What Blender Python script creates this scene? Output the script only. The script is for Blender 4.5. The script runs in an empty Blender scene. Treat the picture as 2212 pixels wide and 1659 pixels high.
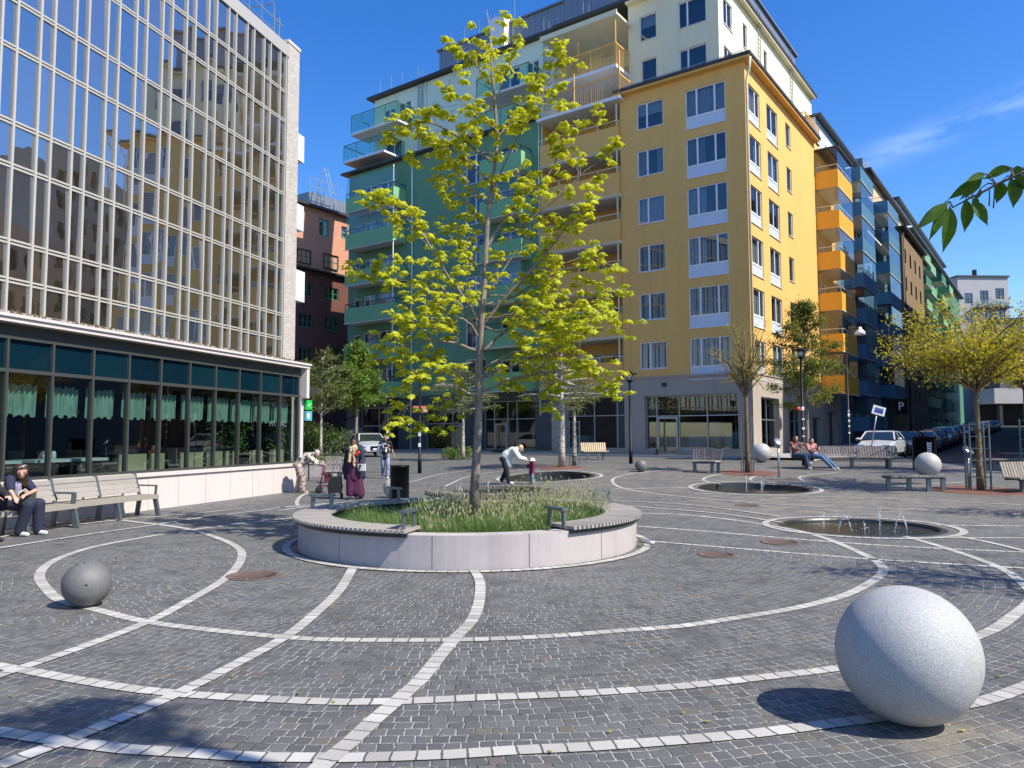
import bpy, math, random
from mathutils import Vector, Matrix, geometry
R = math.radians
rnd = random.Random(7)
SC = bpy.context.scene
COL = SC.collection

# ------------------------------------------------------------------ camera model / survey helpers
F, CX, CY, EYE = 1630.0, 1106.0, 829.5, 1.7
PITCH = math.atan((941 - CY) / F)
ROLL = 0.003

def ray(x, y):
    u = (x - CX) / F; v = -(y - CY) / F
    c, s = math.cos(-ROLL), math.sin(-ROLL)
    u, v = c * u - s * v, s * u + c * v
    return Vector((u, math.cos(PITCH) - v * math.sin(PITCH), math.sin(PITCH) + v * math.cos(PITCH)))

def gz(x, y):
    k = min(1, max(0, (x + 5) / 7)); y0 = 28 - 8 * k
    t = min(1, max(0, (y - y0) / 14))
    z = .45 * t * t * (3 - 2 * t)
    q = min(1, max(0, (x - 10) / 14)); q = q * q * (3 - 2 * q)
    e = max(0, y - 47)
    return z + q * .03 * e * min(1, e / 12)

def G(x, y):
    d = ray(x, y); z = 0
    for i in range(60):
        p = d * ((z - EYE) / d.z); z = .5 * z + .5 * gz(p.x, p.y)
    return Vector((p.x, p.y, z))

def onplane(x, y, O, a):                      # (distance along a, height) where the sight line meets a vertical plane
    d = ray(x, y); n = (-a[1], a[0])
    t = (O[0] * n[0] + O[1] * n[1]) / (d.x * n[0] + d.y * n[1]); p = d * t
    return (p.x - O[0]) * a[0] + (p.y - O[1]) * a[1], p.z + EYE

def at(x, y, dep):                            # world point on a sight line at a known depth
    d = ray(x, y); d = d * (dep / d.y)
    return Vector((d.x, d.y, d.z + EYE))

# ------------------------------------------------------------------ mesh builder
class MB:
    def __init__(s): s.v = []; s.f = []; s.m = []; s.s = []; s.uv = None
    def face(s, pts, m=0, sm=False):
        i = len(s.v); s.v += [tuple(p) for p in pts]
        s.f.append(tuple(range(i, i + len(pts)))); s.m.append(m); s.s.append(sm)
    def box(s, x0, x1, y0, y1, z0, z1, m=0):
        if x0 > x1: x0, x1 = x1, x0
        if y0 > y1: y0, y1 = y1, y0
        if z0 > z1: z0, z1 = z1, z0
        i = len(s.v)
        s.v += [(x0, y0, z0), (x1, y0, z0), (x1, y1, z0), (x0, y1, z0), (x0, y0, z1), (x1, y0, z1), (x1, y1, z1), (x0, y1, z1)]
        for q in ((0, 3, 2, 1), (4, 5, 6, 7), (0, 1, 5, 4), (1, 2, 6, 5), (2, 3, 7, 6), (3, 0, 4, 7)):
            s.f.append(tuple(i + k for k in q)); s.m.append(m); s.s.append(False)
    def obox(s, c, ax, ay, az, m=0):          # centre + half-axis vectors
        c, ax, ay, az = Vector(c), Vector(ax), Vector(ay), Vector(az); i = len(s.v)
        for dz in (-1, 1):
            for dx, dy in ((-1, -1), (1, -1), (1, 1), (-1, 1)):
                s.v.append(tuple(c + ax * dx + ay * dy + az * dz))
        for q in ((0, 3, 2, 1), (4, 5, 6, 7), (0, 1, 5, 4), (1, 2, 6, 5), (2, 3, 7, 6), (3, 0, 4, 7)):
            s.f.append(tuple(i + k for k in q)); s.m.append(m); s.s.append(False)
    def bar(s, p, q, w, h, m=0, up=(0, 0, 1)):  # w across, h along up
        p, q = Vector(p), Vector(q); d = q - p; L = d.length
        if L < 1e-6: return
        d /= L; u = Vector(up)
        if abs(d.dot(u)) > .98: u = Vector((1, 0, 0))
        r = d.cross(u).normalized(); u = r.cross(d)
        s.obox((p + q) / 2, d * (L / 2), r * (w / 2), u * (h / 2), m)
    def tube(s, pts, rad, n=8, m=0, caps=True, sm=True):
        pts = [Vector(p) for p in pts]; k = len(pts)
        if not hasattr(rad, '__len__'): rad = [rad] * k
        d0 = (pts[1] - pts[0]).normalized()
        ref = Vector((0, 0, 1)) if abs(d0.z) < .9 else Vector((1, 0, 0))
        u = d0.cross(ref).normalized(); base = len(s.v)
        for i, p in enumerate(pts):
            d = (pts[min(i + 1, k - 1)] - pts[max(i - 1, 0)])
            if d.length < 1e-9: d = d0
            d.normalize(); u = u - d * u.dot(d)
            if u.length < 1e-6: u = d.orthogonal()
            u.normalize(); w = d.cross(u)
            for j in range(n):
                a = 2 * math.pi * j / n
                s.v.append(tuple(p + (u * math.cos(a) + w * math.sin(a)) * rad[i]))
        for i in range(k - 1):
            for j in range(n):
                a = base + i * n + j; b = base + i * n + (j + 1) % n
                s.f.append((a, b, b + n, a + n)); s.m.append(m); s.s.append(sm)
        if caps:
            s.f.append(tuple(base + j for j in range(n - 1, -1, -1))); s.m.append(m); s.s.append(False)
            s.f.append(tuple(base + (k - 1) * n + j for j in range(n))); s.m.append(m); s.s.append(False)
    def lathe(s, prof, n=24, c=(0, 0, 0), m=0, sm=True):
        base = len(s.v); k = len(prof)
        for r, z in prof:
            for j in range(n):
                a = 2 * math.pi * j / n
                s.v.append((c[0] + r * math.cos(a), c[1] + r * math.sin(a), c[2] + z))
        for i in range(k - 1):
            for j in range(n):
                a = base + i * n + j; b = base + i * n + (j + 1) % n
                s.f.append((a, b, b + n, a + n)); s.m.append(m); s.s.append(sm)
        if prof[0][0] > 1e-4: s.f.append(tuple(base + j for j in range(n - 1, -1, -1))); s.m.append(m); s.s.append(False)
        if prof[-1][0] > 1e-4: s.f.append(tuple(base + (k - 1) * n + j for j in range(n))); s.m.append(m); s.s.append(False)
    def ball(s, c, r, n=12, m=0):             # r number or (rx,ry,rz)
        if not hasattr(r, '__len__'): r = (r, r, r)
        base = len(s.v); k = max(6, n // 2 + 1)
        for i in range(k + 1):
            t = math.pi * i / k
            for j in range(n):
                a = 2 * math.pi * j / n
                s.v.append((c[0] + r[0] * math.sin(t) * math.cos(a), c[1] + r[1] * math.sin(t) * math.sin(a), c[2] - r[2] * math.cos(t)))
        for i in range(k):
            for j in range(n):
                a = base + i * n + j; b = base + i * n + (j + 1) % n
                s.f.append((a, b, b + n, a + n)); s.m.append(m); s.s.append(True)
    def caps(s, p, q, r0, r1, n=10, m=0):     # tapered limb with round ends (for voxel union)
        p, q = Vector(p), Vector(q); d = q - p; L = d.length
        if L < 1e-6: return s.ball(p, r0, n, m)
        d /= L; pts = []; rad = []
        for a in (-80, -55, -28, 0): pts.append(p + d * (r0 * math.sin(R(a)))); rad.append(r0 * math.cos(R(a)))
        for a in (0, 28, 55, 80): pts.append(q + d * (r1 * math.sin(R(a)))); rad.append(r1 * math.cos(R(a)))
        s.tube(pts, rad, n, m)
    def build(s, name, mats, parent=None, world=False, loc=None, rotz=0):
        me = bpy.data.meshes.new(name)
        vs = s.v
        if world and parent is not None:
            inv = MW[parent.name].inverted(); vs = [tuple(inv @ Vector(p)) for p in vs]
        me.from_pydata(vs, [], s.f)
        if not isinstance(mats, (list, tuple)): mats = [mats]
        for q in mats: me.materials.append(q)
        me.polygons.foreach_set('material_index', s.m)
        me.polygons.foreach_set('use_smooth', s.s)
        if s.uv:
            l = me.uv_layers.new(name='UVMap'); l.data.foreach_set('uv', [c for q in s.uv for c in q])
        me.update()
        o = bpy.data.objects.new(name, me); COL.objects.link(o)
        if parent is not None: o.parent = parent; 
        if loc is not None: o.location = loc
        o.rotation_euler = (0, 0, rotz)
        MW[o.name] = (MW[parent.name] if parent is not None else Matrix()) @ (Matrix.Translation(loc or (0, 0, 0)) @ Matrix.Rotation(rotz, 4, 'Z'))
        return o
MW = {}

def tag(o, label=None, cat=None, group=None, kind=None):
    if label: o['label'] = label
    if cat: o['category'] = cat
    if group: o['group'] = group
    if kind: o['kind'] = kind
    return o

def thing(name, label, cat, loc=(0, 0, 0), rotz=0, group=None):
    o = bpy.data.objects.new(name, None); COL.objects.link(o)
    o.location = loc; o.rotation_euler = (0, 0, rotz); o.empty_display_size = .2
    MW[o.name] = Matrix.Translation(loc) @ Matrix.Rotation(rotz, 4, 'Z')
    return tag(o, label, cat, group)

def copy_tree(o, parent=None):
    c = o.copy(); COL.objects.link(c)
    if parent is not None: c.parent = parent
    for ch in list(o.children): copy_tree(ch, c)
    return c

def dup(o, loc, rotz=0, label=None, group=None, scale=None):
    c = copy_tree(o); c.location = loc; c.rotation_euler = (0, 0, rotz)
    if label: c['label'] = label
    if group: c['group'] = group
    if scale: c.scale = (scale,) * 3 if not hasattr(scale, '__len__') else scale
    MW[c.name] = Matrix.Translation(loc) @ Matrix.Rotation(rotz, 4, 'Z')
    return c

# ------------------------------------------------------------------ materials
class NT:
    def __init__(s, name):
        s.mat = bpy.data.materials.new(name); s.mat.use_nodes = True
        s.t = s.mat.node_tree; s.t.nodes.clear()
        s.out = s.t.nodes.new('ShaderNodeOutputMaterial')
    def n(s, typ, ins=None, **kw):
        nd = s.t.nodes.new(typ)
        for k, v in kw.items(): setattr(nd, k, v)
        for k, v in (ins or {}).items(): s.set(nd.inputs[k], v)
        return nd
    def set(s, sock, v):
        if isinstance(v, bpy.types.NodeSocket): s.t.links.new(v, sock)
        elif isinstance(v, bpy.types.Node): s.t.links.new(v.outputs[0], sock)
        else:
            if hasattr(v, '__len__') and len(v) == 3 and sock.type == 'RGBA': v = (*v, 1)
            sock.default_value = v
    def M(s, op, a, b=0.0, c=None, clamp=False):
        nd = s.t.nodes.new('ShaderNodeMath'); nd.operation = op; nd.use_clamp = clamp
        s.set(nd.inputs[0], a); s.set(nd.inputs[1], b)
        if c is not None: s.set(nd.inputs[2], c)
        return nd.outputs[0]
    def ramp(s, v, lo, hi):
        nd = s.t.nodes.new('ShaderNodeMapRange'); nd.interpolation_type = 'SMOOTHSTEP'
        s.set(nd.inputs[0], v); s.set(nd.inputs[1], lo); s.set(nd.inputs[2], hi)
        return nd.outputs[0]
    def mix(s, f, a, b, blend='MIX'):
        nd = s.t.nodes.new('ShaderNodeMix'); nd.data_type = 'RGBA'; nd.blend_type = blend
        s.set(nd.inputs[0], f); s.set(nd.inputs[6], a); s.set(nd.inputs[7], b)
        return nd.outputs[2]
    def noise(s, scale, det=3, rough=.6, vec=None, dim='3D'):
        nd = s.t.nodes.new('ShaderNodeTexNoise'); nd.inputs['Scale'].default_value = scale
        nd.inputs['Detail'].default_value = det; nd.inputs['Roughness'].default_value = rough
        if vec is not None: s.set(nd.inputs['Vector'], vec)
        return nd
    def pos(s): return s.n('ShaderNodeNewGeometry').outputs['Position']
    def obj(s): return s.n('ShaderNodeTexCoord').outputs['Object']
    def bsdf(s, **ins):
        nd = s.n('ShaderNodeBsdfPrincipled'); 
        for k, v in ins.items(): s.set(nd.inputs[k.replace('_', ' ')], v)
        s.t.links.new(nd.outputs[0], s.out.inputs[0]); return nd
    def bump(s, h, st=.3, dist=.01):
        nd = s.n('ShaderNodeBump'); nd.inputs['Strength'].default_value = st; nd.inputs['Distance'].default_value = dist
        s.set(nd.inputs['Height'], h); return nd.outputs[0]

def hexc(c): return tuple(c)

def mat(name, col, rough=.6, metal=0., var=.12, scale=6., bump=.15, bscale=60., spec=.5, stain=0., coat=0.):
    k = NT(name); p = k.pos()
    n1 = k.noise(scale, 4, .65, p); n2 = k.noise(bscale, 3, .6, p)
    f = k.M('MULTIPLY_ADD', n1.outputs[0], 2 * var, 1 - var)
    f2 = k.M('MULTIPLY_ADD', n2.outputs[0], var, 1 - var / 2)
    f = k.M('MULTIPLY', f, f2)
    if stain:
        n3 = k.noise(.35, 5, .7, p); f = k.M('MULTIPLY', f, k.M('MULTIPLY_ADD', n3.outputs[0], stain, 1 - stain / 2))
        mp = k.n('ShaderNodeMapping', {0: p}); mp.inputs['Scale'].default_value = (1.6, 1.6, .07); n4 = k.noise(1, 5, .75, mp)
        f = k.M('MULTIPLY', f, k.M('MULTIPLY_ADD', k.ramp(n4.outputs[0], .45, .75), -stain * .9, 1))
    c = k.mix(1, (*col, 1), f, 'MULTIPLY')
    kw = dict(Base_Color=c, Roughness=rough, Metallic=metal)
    b = k.bsdf(**kw); b.inputs['Specular IOR Level'].default_value = spec
    if coat: b.inputs['Coat Weight'].default_value = coat
    if bump: k.set(b.inputs['Normal'], k.bump(n2.outputs[0], bump, .01))
    return k.mat

def brick_mat(name, c1, c2, mortar, w=.25, h=.075, ms=.012, rough=.85, axis='wall', bump=.4, offset=.5, var=.25):
    # bricks laid on vertical walls of any direction: u follows the wall, v is height (object space)
    k = NT(name); tc = k.n('ShaderNodeTexCoord'); g = k.n('ShaderNodeSeparateXYZ', {0: tc.outputs['Object']})
    nn = k.n('ShaderNodeSeparateXYZ', {0: tc.outputs['Normal']})
    ax = k.M('ABSOLUTE', nn.outputs[0]); sel = k.M('GREATER_THAN', ax, .7)
    u = k.n('ShaderNodeMix', {0: sel, 2: g.outputs[0], 3: g.outputs[1]}).outputs[0]
    v = k.n('ShaderNodeCombineXYZ', {0: u, 1: g.outputs[2]})
    br = k.n('ShaderNodeTexBrick', {'Vector': v, 'Color1': (*c1, 1), 'Color2': (*c2, 1), 'Mortar': (*mortar, 1), 'Scale': 1.0, 'Mortar Size': ms,
        'Mortar Smooth': .1, 'Brick Width': w, 'Row Height': h})
    br.offset = offset
    nz = k.noise(3, 4, .6, tc.outputs['Object']); f = k.M('MULTIPLY_ADD', nz.outputs[0], 2 * var, 1 - var)
    c = k.mix(1, br.outputs[0], f, 'MULTIPLY')
    b = k.bsdf(Base_Color=c, Roughness=rough)
    inv = k.M('SUBTRACT', 1, br.outputs[1]); n2 = k.noise(40, 3)
    h_ = k.M('MULTIPLY_ADD', n2.outputs[0], .4, inv)
    k.set(b.inputs['Normal'], k.bump(h_, bump, .012))
    return k.mat

def wood_mat(name, col, col2, rough=.75, vertical=False):
    k = NT(name); o = k.obj()
    mp = k.n('ShaderNodeMapping', {0: o}); mp.inputs['Scale'].default_value = (3, 60, 60)
    n1 = k.noise(1.0, 5, .7, mp); n2 = k.noise(2.5, 3, .6, o)
    ri = k.n('ShaderNodeNewGeometry').outputs['Random Per Island']
    f = k.M('ADD', k.M('MULTIPLY', n1.outputs[0], .7), k.M('MULTIPLY_ADD', n2.outputs[0], .5, -.25))
    f = k.M('ADD', f, k.M('MULTIPLY_ADD', ri, .5, -.15), clamp=True)
    c = k.mix(f, (*col, 1), (*col2, 1))
    b = k.bsdf(Base_Color=c, Roughness=rough)
    k.set(b.inputs['Normal'], k.bump(n1.outputs[0], .35, .004))
    return k.mat

def leaf_mat(name, c1, c2, trans=.45, tcol=None):
    k = NT(name); g = k.n('ShaderNodeNewGeometry'); nz = k.noise(1.3, 3, .6, g.outputs['Position'])
    f = k.M('ADD', k.M('MULTIPLY', g.outputs['Random Per Island'], .7), k.M('MULTIPLY_ADD', nz.outputs[0], 1.2, -.45), clamp=True)
    c = k.mix(f, (*c1, 1), (*c2, 1))
    d = k.n('ShaderNodeBsdfPrincipled', {'Base Color': c, 'Roughness': .45}); d.inputs['Specular IOR Level'].default_value = .35
    tc = k.mix(1, c, (*(tcol or (1.25, 1.15, .5)), 1), 'MULTIPLY')
    t = k.n('ShaderNodeBsdfTranslucent', {'Color': tc})
    m = k.n('ShaderNodeMixShader', {0: trans, 1: d, 2: t}); k.t.links.new(m.outputs[0], k.out.inputs[0])
    return k.mat

def schlick(k, f0, lo):
    g = k.n('ShaderNodeNewGeometry'); d = k.n('ShaderNodeVectorMath', {0: g.outputs['Normal'], 1: g.outputs['Incoming']}, operation='DOT_PRODUCT').outputs['Value']
    c = k.M('POWER', k.M('SUBTRACT', 1, k.M('ABSOLUTE', d), clamp=True), 5)
    return k.M('MAXIMUM', k.M('MULTIPLY_ADD', c, .9 * (1 - f0), f0), lo)

def glass_mat(name, tint=(.8, .85, .85), refl=.25, gcol=(1, 1, 1), rough=.02, wav=.0):
    # clear window pane: Fresnel mirror over see-through tint
    k = NT(name); f = schlick(k, .05, refl)
    gl = k.n('ShaderNodeBsdfGlossy', {'Color': (*gcol, 1), 'Roughness': rough})
    tr = k.n('ShaderNodeBsdfTransparent', {'Color': (*tint, 1)})
    if wav:
        nz = k.noise(1.2, 2, .5, k.pos()); k.set(gl.inputs['Normal'], k.bump(nz.outputs[0], wav, .05))
    m = k.n('ShaderNodeMixShader', {0: f, 1: tr, 2: gl}); k.t.links.new(m.outputs[0], k.out.inputs[0])
    return k.mat

def mirror_mat(name, base, refl, gcol=(1, 1, 1), wav=.05, wscale=1.0):
    # coated facade glass with a dark room behind
    k = NT(name); ri = k.n('ShaderNodeObjectInfo').outputs['Random']; isl = k.n('ShaderNodeNewGeometry').outputs['Random Per Island']
    f = k.M('FRACT', k.M('ADD', ri, isl))
    b0 = k.mix(f, (*base, 1), (base[0] * 2.6, base[1] * 2.2, base[2] * 1.6, 1))
    df = k.n('ShaderNodeBsdfDiffuse', {'Color': b0})
    nz = k.noise(wscale, 2, .5, k.pos()); nm = k.bump(nz.outputs[0], wav, .05)
    gl = k.n('ShaderNodeBsdfGlossy', {'Color': (*gcol, 1), 'Roughness': .015, 'Normal': nm})
    fac = schlick(k, refl, refl)
    m = k.n('ShaderNodeMixShader', {0: fac, 1: df, 2: gl}); k.t.links.new(m.outputs[0], k.out.inputs[0])
    return k.mat
# ------------------------------------------------------------------ palette
X = {}
X['steel'] = mat('grey_steel', (.16, .19, .2), .45, .6, .08, 4, .05)
X['darksteel'] = mat('dark_steel', (.035, .045, .05), .4, .5, .08, 4, .05)
X['galv'] = mat('galvanised_steel', (.42, .46, .48), .4, .7, .1, 8, .05)
X['black'] = mat('black_paint', (.006, .006, .007), .4, 0, .1, 5, .04, spec=.2)
X['white'] = mat('white_paint', (.78, .79, .8), .5, 0, .04, 3, .03)
X['winframe'] = mat('white_window_frame', (.8, .81, .83), .45, 0, .04, 3, .03)
X['whitepanel'] = mat('pale_panel', (.62, .68, .78), .35, 0, .04, 2, .02)
X['yellow'] = mat('yellow_render', (.83, .485, .155), .9, 0, .07, .6, .25, 120, .2, .12)
X['yellowdk'] = mat('orange_yellow_panel', (.78, .40, .035), .6, 0, .05, 1, .05)
X['yellowpan'] = mat('ochre_yellow_panel', (.82, .46, .125), .65, 0, .05, 1, .05)
X['cream'] = mat('cream_render', (.80, .74, .52), .9, 0, .05, .7, .2, 120, .2, .08)
X['green'] = mat('green_render', (.16, .31, .19), .9, 0, .06, .6, .25, 120, .2, .1)
X['greenpan'] = mat('green_panel', (.21, .45, .22), .6, 0, .05, 1, .05)
X['palegreen'] = mat('pale_green_render', (.70, .80, .67), .9, 0, .05, .7, .2, 120, .2, .08)
X['stone'] = mat('beige_ground_floor_stone', (.42, .36, .30), .8, 0, .08, 2, .15, 90, .3, .12)
X['slate'] = brick_mat('dark_slate_tiles', (.055, .07, .075), (.07, .088, .092), (.03, .035, .04), .6, .3, .006, .55, bump=.15, var=.15)
X['brick_shaded'] = brick_mat('shade_dark_red_brick', (.15, .045, .033), (.21, .06, .04), (.1, .06, .05))  # shade on the lower storeys is put into this dark brick colour
X['brick_orange'] = brick_mat('orange_brick', (.62, .25, .14), (.72, .31, .18), (.5, .3, .22))
X['brick_beige'] = brick_mat('pale_beige_brick', (.47, .42, .37), (.58, .53, .47), (.42, .39, .36), .3, .085, .008, bump=.8, var=.3)
X['roof'] = mat('dark_roof_metal', (.06, .055, .055), .5, .3, .1, 3, .05)
def seam_mat():
    k = NT('seamed_roof_metal'); g = k.n('ShaderNodeSeparateXYZ', {0: k.obj()})
    s = k.M('ADD', g.outputs[0], g.outputs[1]); f = k.M('FRACT', k.M('DIVIDE', s, .55))
    e = k.ramp(k.M('MINIMUM', f, k.M('SUBTRACT', 1, f)), 0, .05)
    nz = k.noise(.8, 3); c = k.mix(nz.outputs[0], (.2, .215, .25, 1), (.3, .32, .36, 1)); c = k.mix(e, (.11, .12, .14, 1), c)
    b = k.bsdf(Base_Color=c, Roughness=.42, Metallic=.35); k.set(b.inputs['Normal'], k.bump(e, .8, .03)); return k.mat
X['seam'] = seam_mat()
X['blue'] = mat('blue_panel', (.075, .2, .32), .6, 0, .05, 1, .05)
X['bluewall'] = mat('dark_blue_render', (.09, .19, .27), .85, 0, .06, .6, .2)
X['paleblue'] = mat('pale_blue_render', (.6, .7, .76), .85, 0, .05, .6, .2)
X['brown'] = mat('brown_render', (.24, .165, .09), .9, 0, .07, .6, .2)
X['peach'] = mat('peach_render', (.72, .5, .28), .9, 0, .05, .6, .2)
X['greenfar'] = mat('deep_green_panel', (.06, .2, .12), .7, 0, .06, .8, .1)
X['greyfar'] = mat('grey_lilac_render', (.42, .40, .41), .9, 0, .05, .4, .2)
X['stonegrey'] = mat('grey_office_stone', (.24, .24, .25), .8, 0, .08, 1, .1)
X['soffit'] = mat('white_soffit', (.72, .7, .66), .9, 0, .05, 1, .05)
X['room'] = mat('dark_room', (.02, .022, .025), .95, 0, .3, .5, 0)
X['curtain'] = None
def curtain_mat(name, c, sc=26., tr=.3):
    k = NT(name); o = k.obj(); mp = k.n('ShaderNodeMapping', {0: o}); mp.inputs['Scale'].default_value = (1, 1, .12)
    nz = k.noise(sc * .4, 3, .6, mp); f = k.M('MULTIPLY_ADD', nz.outputs[0], .9, .45)
    ri = k.n('ShaderNodeObjectInfo').outputs['Random']
    c0 = k.mix(k.M('GREATER_THAN', ri, .72), (*c, 1), (.52, .42, .30, 1)) if sc < 30 else (*c, 1)
    if sc < 30: c0 = k.mix(k.M('LESS_THAN', ri, .3), c0, (.28, .32, .34, 1))
    cc = k.mix(1, c0, f, 'MULTIPLY')
    d = k.n('ShaderNodeBsdfDiffuse', {'Color': cc, 'Normal': k.bump(nz.outputs[0], 1.0, .05)}); t = k.n('ShaderNodeBsdfTranslucent', {'Color': cc})
    m = k.n('ShaderNodeMixShader', {0: tr, 1: d, 2: t}); k.t.links.new(m.outputs[0], k.out.inputs[0]); return k.mat
X['curtain'] = curtain_mat('net_curtain', (.55, .58, .6))
X['mint'] = curtain_mat('mint_curtain', (.62, .85, .72), 40)
X['blind'] = mat('grey_blind', (.34, .36, .38), .8, 0, .05, 2, .05)
X['glass'] = glass_mat('window_glass', (.62, .68, .72), .13)
X['glassclr'] = glass_mat('balcony_glass', (.86, .93, .94), .09)
X['glassgrn'] = glass_mat('green_balcony_glass', (.45, .72, .58), .1)
X['shopglass'] = glass_mat('shop_glass', (.45, .57, .55), .12)
X['facade'] = mirror_mat('coated_facade_glass', (.028, .026, .022), .52, (.95, .95, .94), .07, .8)
X['blueglass'] = mirror_mat('blue_transom_glass', (.0015, .011, .022), .045, (.5, .7, 1), .05)
X['mullion'] = mat('champagne_aluminium', (.54, .51, .45), .42, .25, .05, 3, .03)
X['shopframe'] = mat('bronze_green_aluminium', (.085, .092, .085), .4, .4, .08, 3, .03)
X['plinth'] = mat('pale_pink_stone', (.62, .565, .53), .75, 0, .07, 3, .12, 180, .3, .1)
X['planter'] = mat('pinkish_granite', (.47, .42, .405), .7, 0, .1, 5, .2, 260, .3, .22)
X['wood'] = wood_mat('weathered_grey_wood', (.40, .37, .335), (.24, .215, .19))
X['woodwarm'] = wood_mat('warm_weathered_wood', (.36, .325, .28), (.22, .185, .15))
X['wooddark'] = wood_mat('dark_stained_wood', (.22, .2, .19), (.1, .085, .08))
X['palewood'] = wood_mat('pale_plywood', (.62, .5, .32), (.52, .41, .25))
X['cover'] = mat('rusty_iron_cover', (.13, .085, .068), .85, 0, .35, 9, .5, 90)
X['rust'] = mat('rust_red_gravel', (.16, .07, .05), .9, 0, .3, 30, .6, 140)
X['soil'] = mat('dark_soil', (.05, .04, .03), .95, 0, .4, 10, .8, 60)
X['bark'] = None
def bark_mat(name, c1, c2, birch=False, band=14.):
    k = NT(name); o = k.pos(); mp = k.n('ShaderNodeMapping', {0: o}); mp.inputs['Scale'].default_value = (1, 1, .25) if not birch else (1, 1, 3)
    nz = k.noise(26 if not birch else 5, 5, .7, mp); n2 = k.noise(4, 3, .6, o)
    f = k.ramp(nz.outputs[0], .35 if not birch else .5, .7 if not birch else .62)
    c = k.mix(f, (*c1, 1), (*c2, 1)); c = k.mix(1, c, k.M('MULTIPLY_ADD', n2.outputs[0], .6, .7), 'MULTIPLY')
    b = k.bsdf(Base_Color=c, Roughness=.9); k.set(b.inputs['Normal'], k.bump(nz.outputs[0], .7, .015)); return k.mat
X['bark'] = bark_mat('grey_brown_bark', (.30, .25, .20), (.15, .12, .09))
X['birchbark'] = bark_mat('pale_birch_bark', (.5, .46, .4), (.1, .08, .065), True)
X['twig'] = bark_mat('brown_twig', (.13, .1, .065), (.07, .05, .035))
X['twigtan'] = bark_mat('tan_twig', (.24, .17, .09), (.13, .09, .05))
X['leafmaple'] = leaf_mat('yellow_green_maple_leaf', (.40, .46, .03), (.72, .72, .055), .5, (1.15, 1.1, .5))
X['leafgreen'] = leaf_mat('fresh_green_leaf', (.09, .19, .03), (.26, .36, .07), .4)
X['leafbirch'] = leaf_mat('birch_leaf', (.07, .10, .03), (.20, .25, .06), .4)
X['leafgold'] = leaf_mat('golden_leaf', (.36, .34, .03), (.60, .54, .055), .45)
X['leafolive'] = leaf_mat('olive_green_leaf', (.11, .15, .03), (.24, .26, .05), .35)
X['leafcherry'] = leaf_mat('cherry_leaf', (.05, .11, .012), (.10, .19, .02), .5, (1.6, 1.7, .5))
X['leafdark'] = leaf_mat('dark_bush_leaf', (.04, .09, .02), (.12, .2, .045), .35)
X['grass'] = leaf_mat('planter_grass', (.08, .17, .05), (.22, .30, .09), .35, (1.2, 1.2, .6))
X['seedhead'] = leaf_mat('pale_seed_head', (.46, .43, .22), (.66, .61, .4), .3, (1, 1, .8))
X['asphalt'] = mat('asphalt', (.052, .054, .06), .9, 0, .15, 3, .4, 200, .3, .2)
X['kerb'] = mat('granite_kerb', (.36, .35, .34), .8, 0, .12, 8, .2, 120)
X['tyre'] = mat('tyre_rubber', (.012, .012, .013), .8, 0, .1, 5, .05)
X['alloy'] = mat('wheel_alloy', (.5, .51, .52), .3, .9, .05, 5, .02)
X['carglass'] = mirror_mat('car_glass', (.012, .016, .02), .12, (1, 1, 1), .01)
X['lamp'] = mat('headlamp_glass', (.5, .54, .58), .1, .4, .1, 20, .02)
X['chrome'] = mat('chrome', (.6, .61, .62), .2, 1, .02, 5, 0)
X['red'] = mat('red_paint', (.5, .03, .03), .5, 0, .06, 5, .03)
X['orange'] = mat('orange_sign_paint', (.75, .2, .1), .5, 0, .06, 5, .03)
X['signblue'] = mat('blue_sign_paint', (.03, .07, .35), .45, 0, .06, 5, .03)
X['signgreen'] = mat('green_sign_face', (.02, .5, .08), .4, 0, .05, 5, .02)
X['teal'] = mat('teal_sign_face', (.1, .42, .5), .4, 0, .05, 5, .02)
X['moss'] = mat('brown_moss', (.16, .11, .05), .95, 0, .5, 14, .9, 60)
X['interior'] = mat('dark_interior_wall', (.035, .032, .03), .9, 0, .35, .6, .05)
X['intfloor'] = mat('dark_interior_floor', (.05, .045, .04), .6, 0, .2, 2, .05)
X['globe'] = mat('frosted_globe', (.75, .6, .4), .4, 0, .05, 5, 0)

def granite(name, base, spots, dark, rough=.55):
    k = NT(name); p = k.obj(); v = k.n('ShaderNodeTexVoronoi', {'Vector': p, 'Scale': 190.}); n = k.noise(120, 4, .75, p); n2 = k.noise(2, 3, .6, p)
    f = k.ramp(n.outputs[0], .42, .6); c = k.mix(f, (*base, 1), (*spots, 1))
    c = k.mix(k.M('MULTIPLY', k.M('LESS_THAN', v.outputs['Distance'], .26), .5), c, (*dark, 1))
    n3 = k.noise(6, 5, .75, p); c = k.mix(1, c, k.M('MULTIPLY_ADD', n2.outputs[0], .3, .85), 'MULTIPLY'); c = k.mix(k.M('MULTIPLY', k.ramp(n3.outputs[0], .56, .72), .35), c, (.22, .2, .17, 1))
    b = k.bsdf(Base_Color=c, Roughness=rough); k.set(b.inputs['Normal'], k.bump(n.outputs[0], .55, .006)); return k.mat
X['whitegranite'] = granite('white_granite', (.37, .365, .355), (.52, .515, .505), (.17, .17, .17))
X['darkgranite'] = granite('dark_grey_granite', (.125, .12, .115), (.19, .185, .18), (.05, .05, .05), .5)

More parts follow.
